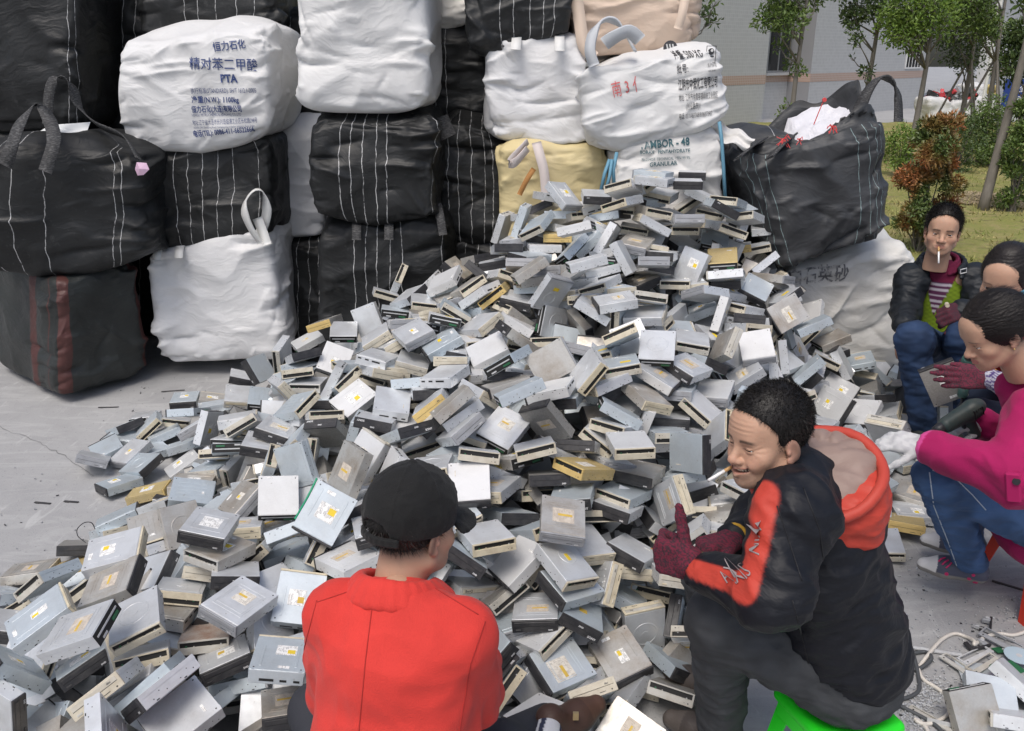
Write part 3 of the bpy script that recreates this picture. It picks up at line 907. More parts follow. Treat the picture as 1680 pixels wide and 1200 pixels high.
SK = {}
def build_sacks():
    Z3 = (0, .85, 0)
    red = sack_mat('black cloth with red bands', (.024, .027, .026), True, bands=((-.66, -.58), (-.30, -.20), (.25, .32), (-.42, -.41)), bcol=(.085, .028, .024))
    SK['red'] = sack('black sack with faded red bands on the ground at the left edge', [(92, 462, 4.74), (230, 425, 5.24), (245, 612, 5.24), (98, 660, 4.74)], (-.78, .66, 0), red, 1, bulge=.07, amp=1.2, corner=7, sag=0, hump=.02)
    b2 = sack_mat('black cloth 2', BLK, True, (-.46, -.40, -.28, -.17, -.02, .32, .36))
    SK['b2'] = sack('big black sack with grey strap handles on top of the red-banded one', [(-70, 232, 4.74), (224, 250, 4.98), (228, 425, 5.0), (-60, 448, 4.76)], (.05, .85, 0), b2, 2, bulge=.10, amp=1.3, hump=.05, sag=.07)
    b3 = sack_mat('black cloth 3', BLK, True, (-.40, -.28, .28, .33))
    sack('tall black sack in the top left corner', [(-60, -110, 5.5), (118, -110, 5.5), (126, 212, 5.5), (-55, 212, 5.5)], Z3, b3, 3, amp=1.2)
    sack('black sack behind the handles under the tall corner sack', [(-50, 214, 5.55), (124, 214, 5.55), (124, 405, 5.55), (-50, 405, 5.55)], Z3, b3, 33, N=20)
    sack('black sack on the ground behind the red-banded one', [(-50, 409, 5.6), (124, 409, 5.6), (124, 588, 5.6), (-50, 588, 5.6)], Z3, b3, 34, N=20)
    b4 = sack_mat('black cloth 4', BLK, True, (-.12, -.03, .08, .16))
    sack('black sack at the top between the corner sack and the slanted one', [(124, -110, 6.15), (236, -110, 6.15), (238, 96, 6.15), (126, 92, 6.15)], Z3, b4, 4)
    sack('black sack in the shadow left of the lettered white sack', [(122, 98, 6.1), (240, 98, 6.1), (244, 330, 6.1), (122, 330, 6.1)], Z3, sack_mat('black cloth 5', BLK, True, (-.1, .0, .1, .17)), 5)
    sack('black sack hidden low behind the lettered white sack', [(150, 325, 6.1), (330, 325, 6.1), (330, 571, 6.1), (150, 571, 6.1)], Z3, b4, 55, N=20)
    b5 = sack_mat('black cloth 6', BLK, True, (-.14, -.05, .07, .20, .31))
    sack('slanted black sack over the lettered white sack', [(212, -120, 5.75), (452, -130, 5.75), (452, 38, 5.75), (232, 68, 5.75)], Z3, b5, 6, amp=1.3)
    sack('black sack in the gap left of the big white sack', [(398, 22, 6.1), (505, 22, 6.1), (520, 214, 6.1), (404, 214, 6.1)], Z3, sack_mat('black cloth 7', BLK, True, (.1,)), 7)
    sack('narrow black sack in the dark gap under the first', [(398, 205, 6.4), (520, 205, 6.4), (520, 400, 6.4), (404, 400, 6.4)], Z3, b3, 77, N=20)
    white = sack_mat('white woven cloth', (.64, .64, .635), dirt=.16)
    w6 = sack('white sack lettered in blue with a big PTA', [(196, 66, 5.25), (434, 36, 5.25), (436, 222, 5.25), (204, 240, 5.25)], (0, .8, 0), white, 8, bulge=.11, amp=1.0, hump=.05, sag=.07)
    SK['pta'] = w6
    b7 = sack_mat('black cloth 8', BLK, True, (-.16, -.08, .0, .09, .18, .34))
    SK['b7'] = sack('black sack squeezed between two white ones at the left', [(222, 240, 5.32), (440, 225, 5.32), (442, 388, 5.32), (232, 408, 5.32)], (0, .8, 0), b7, 9, amp=1.3, sag=.05)
    w8m = sack_mat('white woven cloth 2', (.66, .66, .66), dirt=.10)
    SK['w8'] = sack('plain white sack with a raised loop corner standing on the ground', [(238, 412, 5.3), (438, 368, 5.3), (462, 590, 5.3), (270, 605, 5.22)], (0, .8, 0), w8m, 10, bulge=.09, amp=1.25, hump=.05, sag=0)
    w9m = sack_mat('greyish white cloth', (.55, .56, .58), dirt=.08)
    SK['w9'] = sack('greyish white sack in the narrow gap', [(437, 208, 5.75), (530, 215, 5.75), (530, 384, 5.75), (436, 384, 5.75)], Z3, w9m, 11, amp=1.0)
    b10 = sack_mat('black cloth 9', BLK, True, (-.08, .0, .08, .15), sw=.002)
    sack('narrow black sack on the ground beside the looped white sack', [(440, 392, 5.75), (535, 392, 5.75), (535, 577, 5.75), (448, 577, 5.75)], Z3, b10, 12)
    w11m = sack_mat('white woven cloth 3', (.67, .67, .66), dirt=.14)
    SK['w11'] = sack('largest plain white sack at the top centre', [(486, -90, 5.1), (700, -90, 5.1), (702, 178, 5.1), (484, 178, 5.1)], (0, .85, 0), w11m, 13, bulge=.06, amp=1.25, corner=8, sag=.02)
    b12 = sack_mat('black cloth 10', BLK, True, (-.19, -.13, -.06, .015, .075, .36), sw=.0022)
    SK['b12'] = sack('black sack with five white seams under the largest white one', [(513, 190, 5.12), (710, 186, 5.12), (711, 360, 5.12), (518, 355, 5.12)], Z3, b12, 14, amp=1.3, sag=.06)
    b13 = sack_mat('black cloth 11', BLK, True, (-.17, -.10, -.03, .05, .12, .37), sw=.0022)
    SK['b13'] = sack('black sack with white seams on the ground behind the heap', [(524, 366, 5.22), (730, 350, 5.22), (735, 618, 5.22), (530, 618, 5.22)], Z3, b13, 15, amp=1.2)
    b14 = sack_mat('black cloth 12', BLK, True, (-.13, -.06))
    sack('dark sack right of the largest white sack', [(698, 40, 5.8), (796, 40, 5.8), (800, 222, 5.8), (700, 222, 5.8)], (0, .7, 0), b14, 16, amp=1.1)
    sack('dark sack deep in the gap left of the yellow one', [(700, 226, 5.95), (800, 226, 5.95), (800, 400, 5.95), (700, 400, 5.95)], (0, .7, 0), b14, 35, N=20)
    sack('dark sack on the ground deep in the gap left of the yellow one', [(700, 404, 6.0), (800, 404, 6.0), (800, 572, 6.0), (700, 572, 6.0)], (0, .7, 0), b14, 36, N=20)
    sack('small piece of white sack over the dark one', [(688, -100, 5.75), (772, -100, 5.75), (768, 36, 5.75), (690, 48, 5.75)], (0, .7, 0), sack_mat('white woven cloth 4', (.66, .65, .62), dirt=.4), 17)
    b16 = sack_mat('black cloth 13', BLK, True, (-.12, -.04, .06, .14, .2))
    sack('black sack lying aslant above the white one in the middle', [(768, -120, 5.2), (938, -120, 5.2), (930, 52, 5.2), (778, 92, 5.2)], Z3, b16, 18, amp=1.3)
    b17 = sack_mat('black cloth 14', BLK, True, (-.13, -.07, .01, .09, .14), sw=.002)
    SK['b17'] = sack('black sack with white seams left of the yellow sack', [(714, 205, 5.5), (824, 212, 5.5), (828, 392, 5.5), (716, 385, 5.5)], (0, .75, 0), b17, 19, amp=1.2, sag=.05, hump=.1)
    sack('black sack on the ground left of the yellow sack', [(736, 388, 5.52), (832, 388, 5.52), (832, 597, 5.52), (736, 597, 5.52)], (0, .7, 0), b10, 20)
    w19m = sack_mat('white woven cloth 5', (.65, .65, .65), dirt=.16)
    SK['w19'] = sack('white sack without lettering on top of the yellow one', [(800, 66, 5.2), (956, 62, 5.2), (962, 232, 5.2), (804, 226, 5.2)], (0, .75, 0), w19m, 21, amp=1.1, bulge=.12)
    ym = sack_mat('yellow woven cloth', (.60, .50, .27), dirt=.25)
    SK['yel'] = sack('yellow sack behind the crest of the heap', [(824, 240, 5.12), (990, 232, 5.12), (1004, 432, 5.12), (828, 432, 5.12)], (0, .8, 0), ym, 22, bulge=.08, amp=1.2)
    sack('dark sack under the yellow one', [(826, 428, 5.15), (1004, 428, 5.15), (1004, 628, 5.15), (826, 628, 5.15)], (0, .7, 0), b10, 23, N=20)
    bm_ = sack_mat('beige woven cloth', (.60, .47, .37), dirt=.3)
    SK['bei'] = sack('beige sack at the top above the lettered 500 KG sack', [(935, -110, 5.35), (1145, -110, 5.35), (1142, 72, 5.35), (950, 96, 5.35)], (0, .85, 0), bm_, 24, amp=1.1, bulge=.09)
    w22m = sack_mat('white woven cloth 6', (.65, .65, .64), dirt=.2)
    SK['kg'] = sack('tilted white sack lettered in black with 500 KG', [(958, 118, 4.9), (1178, 70, 4.9), (1184, 196, 4.9), (972, 246, 4.9)], (0, .8, 0), w22m, 25, amp=1.1, bulge=.12, sag=.07, hump=.04)
    w23m = sack_mat('white woven cloth 7', (.65, .64, .62), dirt=.3)
    SK['tam'] = sack('white sack lettered in green with blue edge cord', [(1012, 246, 4.88), (1178, 205, 4.88), (1188, 412, 4.88), (1008, 420, 4.88)], (0, .75, 0), w23m, 26, amp=1.0, bulge=.07)
    sack('white sack low behind the heap under the green-lettered one', [(1005, 416, 4.95), (1195, 410, 4.95), (1195, 640, 4.95), (1005, 640, 4.95)], (0, .7, 0), w9m, 27, N=20)
    b24 = sack_mat('dark grey cloth', (.05, .052, .055), True, (.05,))
    SK['b24'] = sack('dark grey sack between the green-lettered sack and the open one', [(1190, 222, 5.2), (1330, 232, 5.2), (1330, 428, 5.2), (1190, 428, 5.2)], (0, .6, 0), b24, 28)
    sack('black sack on the ground under the dark grey one', [(1190, 424, 5.25), (1330, 424, 5.25), (1330, 620, 5.25), (1190, 620, 5.25)], (0, .6, 0), b10, 29, N=20)
    SK['base'] = sack('white sack with faded quartz lettering beside the smoking man', [(1300, 436, 4.95), (1496, 392, 4.95), (1488, 640, 4.95), (1296, 640, 4.95)], (0, .8, 0), sack_mat('white woven cloth 8', (.66, .65, .62), dirt=.45), 30, amp=1.35, bulge=.05, sag=0)
build_sacks()

def open_sack():
    m = sack_mat('dark grey woven cloth', (.045, .047, .05), True, (-.56, -.46, -.38, -.30, .22, .30, .37, .42), scol=(.28, .38, .38), sw=.002)
    s = sack('open dark grey sack with white liner and a tall loop handle', [(1212, 258, 4.7), (1470, 196, 4.7), (1462, 392, 4.7), (1266, 432, 4.7)], (.05, .8, 0), m, 31, amp=1.5, bulge=.06, corner=4, hump=0, open_top=True)
    # free cloth standing up round the mouth: ring of cloth from the rim, higher at the back right
    P, V = s.P, s.V
    inr = np.where((abs(P[:, 2] - 1) < 1e-6) & (np.maximum(abs(P[:, 0]), abs(P[:, 1])) > .999))[0]
    ang = np.arctan2(P[inr, 1], P[inr, 0]); inr = inr[np.argsort(ang)]; ang = np.sort(ang)
    rim = V[inr]; n = len(inr)
    hgt = .04 + .13 * np.clip(np.cos(ang - .45), 0, 1) ** 1.5 + .04 * np.sin(ang * 5)
    rows = [rim]
    cen = rim.mean(0)
    for k in range(1, 7):
        f = k / 6
        r = cen + (rim - cen) * (1 - .10 * f - .02 * np.sin(ang * 7 + k))[:, None]
        r[:, 2] = rim[:, 2] + hgt * f + .012 * np.sin(ang * 11 + 2 * k)
        rows.append(r)
    for k in range(1, 6):      # the cloth turned inside
        f = k / 5
        r = cen + (rim - cen) * (.88 - .04 * f)
        r[:, 2] = rim[:, 2] + hgt * (1 - f) - .10 * f
        rows.append(r)
    VV = np.concatenate(rows); F = []
    for k in range(len(rows) - 1):
        for i in range(n):
            j = (i + 1) % n
            F.append((k * n + i, k * n + j, (k + 1) * n + j, (k + 1) * n + i))
    me = me_from(VV, F); o = link('rim_cloth', me, m, s.o, True)
    # white liner sheet slumped in the mouth
    ml = mat('white liner', (.66, .66, .70), .55); Nl = NT(ml); Nl.bump(Nl.noise(Nl.obj(), 9, 5, .6, .5), .8, .03)
    g = 26; X, Y = np.meshgrid(np.linspace(-1, 1, g), np.linspace(-1, 1, g))
    hw, hd = s.w / 2 * .82, .8 / 2 * .82
    r2 = np.sqrt((X ** 2 + Y ** 2) / 2)
    Lp = np.stack([X * hw * .93 + .04, Y * hd * .93, cen[2] - .10 + .0 * X], -1)
    Lp[..., 0] += cen[0]; Lp[..., 1] += cen[1]
    Lp[..., 2] += .015 + .15 * X + .13 * Y * (X > -.1) + .05 * perlin(np.stack([X * 2, Y * 2, X * 0], -1)) + .03 * ridged(np.stack([X * 3, Y * 3, X * 0 + 4], -1))
    i = np.arange(g * (g - 1)).reshape(g - 1, g)[:, :-1].ravel()
    me = me_np(Lp.reshape(-1, 3), np.stack([i, i + 1, i + g + 1, i + g], -1)); me.materials.append(ml)
    link('liner', me, None, s.o)
    B = s.base
    A = lambda x, y, Y: at(x, y, Y) - B
    wx = Vector((1, 0, 0))
    ribbon('loop_handle', [A(1402, 215, 4.85), A(1410, 180, 4.86), A(1425, 148, 4.86), A(1445, 127, 4.86), A(1462, 135, 4.88), A(1473, 160, 4.9), A(1474, 200, 4.88)], .07, [Vector((.8, -.5, .3)), Vector((.7, -.6, .3)), Vector((.4, -.8, .3)), Vector((.1, -.9, .2)), Vector((-.3, -.8, .3)), Vector((-.7, -.6, .1)), Vector((-.8, -.5, 0))], WEB_B, s.o, .012)
    ribbon('loop_handle', [A(1370, 215, 4.85), A(1378, 200, 4.85), A(1390, 207, 4.85), A(1402, 232, 4.82), A(1396, 250, 4.76)], .07, [Vector((.3, -.6, .6))] * 5, WEB_B, s.o, .012)
    for (a, b_) in (((1210, 262), (1252, 232)), ((1262, 262), (1300, 226))):
        ribbon('strap_patch', [A(a[0], a[1] - 2, 4.62), A((a[0] + b_[0]) / 2, (a[1] + b_[1]) / 2 - 4, 4.70), A(b_[0], b_[1] - 2, 4.9)], .07, Vector((.5, -.5, .5)), WEB_B, s.o, .01)
    # red tie strings
    ms = mat('red string', (.70, .08, .08), .6)
    rnd = random.Random(5)
    for (cx, cy, n_, r_) in ((1365, 208, 16, 9), (1286, 228, 12, 12), (1312, 230, 8, 6)):
        t = MB()
        for k in range(n_):
            p0 = A(cx, cy, 4.72); e = A(cx + rnd.uniform(-r_, r_), cy + rnd.uniform(-4, r_ * 1.4), 4.70)
            t.tube([p0, (p0 + e) / 2 + Vector((0, -.01, rnd.uniform(-.01, .02))), e], .0022, seg=4)
        t.obj('tie_string', ms, s.o)
    t = MB()
    p = [A(1335, 205, 4.95), A(1345, 180, 4.95), A(1352, 164, 4.95)]
    t.tube(p, .003, seg=4); t.disc(p[-1], (0, -1, 0), .012, 0, 8, .01)
    t.obj('tie_string', ms, s.o)
    return s
SK['open'] = open_sack()

def straps():
    def loop(s, name, pts, w, m, wd=(1, 0, 0), th=.005):
        P = [at(*p) - s.base for p in pts]
        return ribbon(name, P, w, wd if isinstance(wd, list) else Vector(wd), m, s.o, th)
    s = SK['b2']
    loop(s, 'strap_handle', [(8, 272, 4.60), (20, 238, 4.60), (32, 205, 4.72), (48, 180, 4.85), (62, 172, 4.9), (74, 184, 4.88), (85, 208, 4.78), (88, 235, 4.62), (74, 282, 4.58)], .07, WEB_B, [Vector((1, 0, .1))] * 3 + [Vector((.7, -.5, .3)), Vector((0, -1, 0)), Vector((-.7, -.5, .3))] + [Vector((-1, 0, .1))] * 3)
    loop(s, 'strap_handle', [(78, 205, 5.1), (80, 160, 5.1), (88, 132, 5.1), (104, 128, 5.12), (118, 145, 5.14), (132, 178, 5.16), (160, 205, 5.12), (205, 226, 5.02), (228, 262, 4.95)], .065, WEB_B, [Vector((1, -.2, 0))] * 3 + [Vector((.3, -.8, .3))] + [Vector((-.3, -.6, .7))] * 5)
    lm = mat('pale paper scrap', (.7, .72, .72), .6)
    c = at(100, 212, 5.15)
    tag(link('paper_scrap', me_from([c + Vector(v) for v in ((-.14, 0, -.02), (.15, -.02, -.03), (.15, .06, .035), (-.05, .08, .02), (-.12, .1, .01))], [(0, 1, 2, 3, 4)]), lm), 'pale sheet of scrap showing behind the strap handles', 'paper')
    s = SK['w8']
    loop(s, 'strap_handle', [(428, 400, 5.16), (414, 380, 5.14), (402, 352, 5.12), (404, 328, 5.12), (418, 312, 5.13), (432, 316, 5.16), (438, 342, 5.18), (434, 366, 5.2), (425, 385, 5.22)], .062, WEB_W, [Vector((.8, -.4, -.3))] * 3 + [Vector((.3, -.9, 0))] * 3 + [Vector((.9, -.3, .2))] * 3)
    loop(s, 'strap_patch', [(422, 358, 5.17), (430, 378, 5.16), (438, 402, 5.14)], .06, WEB_W, (1, 0, .2))
    loop(s, 'strap_patch', [(262, 402, 5.3), (258, 415, 5.22), (256, 428, 5.19)], .05, WEB_W)
    loop(s, 'strap_patch', [(296, 404, 5.3), (294, 412, 5.22), (293, 424, 5.19)], .05, WEB_W)
    s = SK['b12']
    s = SK['b13']
    for x in (585, 638): loop(s, 'strap_patch', [(x, 364, 5.22), (x, 375, 5.15), (x, 394, 5.12)], .055, WEB_B)
    loop(s, 'strap_patch', [(718, 335, 5.3), (722, 355, 5.18), (727, 386, 5.14)], .05, WEB_B, (1, 0, .2))
    s = SK['b17']
    loop(s, 'strap_patch', [(722, 192, 5.42), (728, 208, 5.4), (736, 226, 5.36)], .10, WEB_B, (1, 0, .3))
    s = SK['w19']
    loop(s, 'strap_patch', [(848, 60, 5.24), (847, 70, 5.13), (846, 82, 5.09)], .055, WEB_W)
    loop(s, 'strap_patch', [(918, 58, 5.24), (918, 68, 5.13), (918, 84, 5.09)], .055, WEB_W)
    s = SK['yel']
    loop(s, 'strap_handle', [(866, 232, 5.0), (850, 250, 4.97), (836, 268, 4.97), (846, 266, 4.96), (866, 244, 4.98)], .05, WEB_P, (.3, -.2, .9))
    loop(s, 'strap_handle', [(880, 234, 5.06), (886, 256, 5.02), (893, 285, 5.01), (896, 330, 5.02)], .055, WEB_P)
    st = mat('rust streak', (.42, .2, .06), .7)
    loop(s, 'streak', [(876, 277, 5.01), (864, 296, 5.0), (852, 320, 5.01)], .03, st, (1, 0, .6), .003)
    s = SK['bei']
    loop(s, 'strap_handle', [(945, -10, 5.28), (952, 40, 5.22), (958, 75, 5.2), (975, 95, 5.2)], .07, mat('beige webbing', (.62, .5, .4), .7), (1, 0, 0))
    loop(s, 'strap_patch', [(1125, -10, 5.24), (1120, 20, 5.2), (1112, 48, 5.2)], .05, bpy.data.materials['beige webbing'], (1, 0, .3))
    s = SK['kg']
    gw = mat('grey white webbing', (.50, .52, .54), .7)
    loop(s, 'strap_handle', [(975, 108, 4.84), (968, 84, 4.84), (972, 58, 4.86), (984, 38, 4.88), (1000, 32, 4.9), (1016, 42, 4.92), (1030, 62, 4.94), (1042, 84, 4.92)], .06, gw, [Vector((.8, -.5, .2))] * 3 + [Vector((.2, -.9, .3))] * 2 + [Vector((-.5, -.7, .5))] * 3, .012)
    loop(s, 'strap_handle', [(992, 72, 4.85), (1010, 60, 4.82), (1032, 52, 4.84), (1050, 66, 4.86)], .07, gw, (0, -.5, 1), .012)
    s = SK['tam']
    bl = mat('blue cord', (.12, .28, .38), .6)
    for pts in ([(1180, 200, 4.8), (1184, 230, 4.78), (1187, 275, 4.77), (1190, 330, 4.78)], [(1012, 250, 4.8), (1006, 280, 4.78), (1008, 310, 4.78)], [(1000, 262, 4.78), (992, 285, 4.76), (986, 312, 4.76)], [(1004, 262, 4.78), (1000, 290, 4.76), (994, 312, 4.75)]):
        P = [at(*p) - s.base for p in pts]
        MB().tube(P, .010, seg=6).obj('edge_cord', bl, s.o, True)
    # loose white flap thrown to the right
    g = 14; V = []; F = []
    for j in range(g):
        for i in range(g):
            u, v = i / (g - 1), j / (g - 1)
            p = at(1172 + 66 * u - 12 * v, 196 + 30 * u + 26 * v * (1 - .2 * u), 4.95 + .10 * math.sin(u * 4 + v * 2) * .5 - .1 * u)
            V.append(p - s.base + Vector((0, .02 * math.sin(9 * v + 4 * u), .012 * math.sin(12 * u))))
    for j in range(g - 1):
        for i in range(g - 1): F.append((j * g + i, j * g + i + 1, j * g + g + i + 1, j * g + g + i))
    link('loose_flap', me_from(V, F), bpy.data.materials['white woven cloth 7'], s.o, True)
    # pink scrap caught between sacks
    pm = mat('pink scrap', (.62, .42, .55), .6)
    c = at(233, 278, 4.92)
    V = [c + Vector(v) for v in ((-.04, 0, .0), (-.02, -.01, .04), (.03, 0, .035), (.045, -.01, 0), (.01, -.015, -.03), (-.03, 0, -.035), (.0, -.025, .005))]
    tag(link('pink_scrap', me_from(V, [(0, 1, 6), (1, 2, 6), (2, 3, 6), (3, 4, 6), (4, 5, 6), (5, 0, 6)]), pm), 'scrap of pink film hanging beside the black sack handle', 'plastic scrap')
straps()

def lettering():
    blue = mat('blue ink', (.035, .06, .17), .6)
    N = NT(blue); N.base(N.mix(N.ramp(N.noise(N.obj(), 40, 4, .7), (.58, 0.0), (.80, 1.0)), (.03, .055, .17), (.5, .52, .58)))
    blk = mat('black ink', (.03, .03, .035), .6)
    N = NT(blk); N.base(N.mix(N.ramp(N.noise(N.obj(), 40, 4, .7), (.60, 0.0), (.82, 1.0)), (.03, .03, .035), (.5, .5, .5)))
    gr = mat('green ink', (.03, .10, .12), .6)
    N = NT(gr); N.base(N.mix(N.ramp(N.noise(N.obj(), 30, 4, .7), (.54, 0.0), (.72, 1.0)), (.03, .10, .12), (.6, .62, .62)))
    gy = mat('faded ink', (.18, .18, .19), .6)
    N = NT(gy); N.base(N.mix(N.ramp(N.noise(N.obj(), 14, 4, .7), (.45, 0.0), (.6, 1.0)), (.16, .16, .17), (.62, .6, .57)))
    red = mat('red marker', (.6, .12, .12), .6)
    s = SK['pta']
    P = lambda t, x0, y0, x1, y1, sz, b=0.0, m=blue: print_on(s, t, x0, y0, x1, y1, sz, m, bold=b)
    P('恒力石化', 352, 84, 404, 78, .055, .001)
    P('精对苯二甲酸', 314, 112, 424, 115, .072, .0006)
    P('PTA', 364, 135, 392, 135, .060, .0025)
    P('执行标准(STANDARD): SH/T 1612.1-2005', 317, 153, 422, 152, .036)
    P('净重(N.W.): 1100kg', 318, 168, 394, 168, .042, .001)
    P('恒力石化(大连)有限公司', 318, 184, 398, 183, .042, .001)
    P('HENGLI PETROCHEMICAL (DALIAN) CO.,LTD', 318, 191, 396, 190, .022)
    P('地址:辽宁省大连市长兴岛临港工业区长松路298号', 319, 205, 422, 201, .034)
    P('Add:No.298 Changsong Road Changxing Island Harbor Industrial Zone, Dalian', 320, 211, 418, 208, .016)
    P('电话(TEL): 0086-411-66522666', 320, 224, 417, 216, .042, .001)
    s = SK['kg']
    P('净重: 500 KG', 1108, 97, 1152, 93, .05, .001, blk)
    P('批号:', 1110, 120, 1128, 118, .05, .0005, blk)
    P('江阴市中润化工有限公司', 1112, 147, 1176, 141, .062, .001, blk)
    P('地址: 江阴市徐霞客镇峭岐工业园区', 1112, 165, 1176, 160, .04, 0, blk)
    P('(创业路东)1', 1123, 179, 1146, 177, .04, 0, blk)
    P('电话: 0510-86536818 86573907', 1112, 195, 1166, 189, .036, 0, blk)
    P('生产许可', 1159, 110, 1174, 109, .022, 0, blk)
    P('QS34-104-00811', 1160, 118, 1172, 117, .013, 0, blk)
    P('南 3 亻', 1005, 158, 1046, 148, .09, 0, red)
    # round black emblem with three slanting bars and the boxed licence mark
    def emblem(cx, cy, r, Yc):
        c = at(cx, cy, Yc)
        h, nn = sack_hit(s, c + Vector((0, -.5, 0)), Vector((0, 1, 0)))
        c = (h if h else c) + Vector((0, -.006, 0)) - s.base
        me = MB()
        me.disc(c, (0, -1, .25), r, 0, 24)
        for k in (-1, 0, 1):
            me.box(-r * .10, r * .10, -.004, -.003, -r * .55, r * .55, 1, Matrix.Translation(c) @ Matrix.Translation((k * r * .42, 0, 0)) @ Matrix.Rotation(R(-20), 4, 'Y') @ Matrix.Rotation(R(14), 4, 'X'))
        me.obj('emblem', [blk, WEB_W], s.o)
    emblem(1113, 78, .040, 4.9)
    h, nn = sack_hit(s, at(1166, 90, 4.3), (at(1166, 90, 5) - at(1166, 90, 4.3)).normalized())
    if h:
        c = h + Vector((0, -.006, 0)) - s.base
        q = MB()
        for (x0, x1, z0, z1) in ((-.026, .026, .042, .045), (-.026, .026, -.062, -.059), (-.026, -.023, -.062, .045), (.023, .026, -.062, .045), (-.022, .022, -.040, -.038), (-.022, .022, -.055, -.053)):
            q.box(x0, x1, -.001, .0005, z0, z1, 0, Matrix.Translation(c))
        q.disc(c + Vector((0, -.001, .016)), (0, -1, 0), .017, 0, 14)
        q.disc(c + Vector((.004, -.002, .021)), (0, -1, 0), .0075, 1, 10)
        q.box(-.016, .016, -.001, .0, -.012, -.006, 0, Matrix.Translation(c))
        q.obj('licence_mark', [blk, WEB_W], s.o)
    s = SK['tam']
    P('TAMBOR - 48', 1050, 246, 1132, 238, .058, .0015, gr)
    P('BORAX   PENTAHYDRATE', 1051, 254, 1132, 250, .028, .0005, gr)
    P('Na2B4O7  TECHNICAL  MIN 99.9%', 1054, 265, 1132, 261, .022, 0, gr)
    P('GRANULAR', 1066, 274, 1112, 271, .033, .0005, gr)
    s = SK['base']
    P('白石英砂', 1296, 466, 1388, 456, .11, .002, gy)
lettering()

# far yard: white sacks by the covered bay
def far_sacks():
    wm = sack_mat('far white cloth', (.62, .62, .62), dirt=.35); gm = sack_mat('far yellow cloth', (.5, .4, .15), dirt=.2)
    spec = [(1524, 1562, 162, 200, 25, wm, 'white sack with dark scrap on top, first in the far yard'), (1560, 1596, 164, 201, 25.4, wm, 'white sack in the middle of the far yard row'),
            (1592, 1632, 160, 197, 26, wm, 'white sack at the right end of the far yard row'), (1595, 1620, 140, 163, 26.2, wm, 'white sack heaped on top of the far row'),
            (1617, 1636, 141, 156, 26.4, gm, 'small yellow sack on the far row')]
    for i, (x0, x1, y0, y1, Y, m, lab) in enumerate(spec):
        sack(lab, [(x0, y0, Y), (x1, y0, Y), (x1, y1, Y), (x0, y1, Y)], (0, .9, 0), m, 60 + i, N=12, amp=2.0, group='white sacks in the far yard')
    rnd = random.Random(9)
    me = MB()
    for k in range(60):
        c = at(rnd.uniform(1526, 1600), rnd.uniform(152, 163), 25.5)
        T = Matrix.Translation(c) @ Matrix.Rotation(rnd.uniform(0, 3), 4, (rnd.random(), rnd.random(), rnd.random()))
        a = rnd.uniform(.04, .16)
        me.box(-a, a, -a * .6, a * .6, -a * .4, a * .4, rnd.choice([0, 0, 1, 2]), T)
    tag(me.obj('scrap_parts', [M['blk'], M['gry'], mat('red scrap', (.5, .05, .06), .5)]), 'dark scrap heaped on the far white sacks', 'scrap', kind='stuff')
    # steel post by the bay
    p = at(1613, 165, 25)
    tag(MB().tube([(p.x, p.y, 0), (p.x, p.y, 4.5)], .05).obj('white_post', WEB_W), 'white post at the corner of the covered bay', 'post')
far_sacks()

# ------------------------------------------------------------------ the disc drives
BD = {'k': 'blk', 'K': 'blk', 'c': 'crm', 'C': 'crm', 's': 'crm', 'g': 'gry', 'o': 'gol', 'O': 'gol', 'q': 'gol', 'n': 'dark'}
_cache = {}

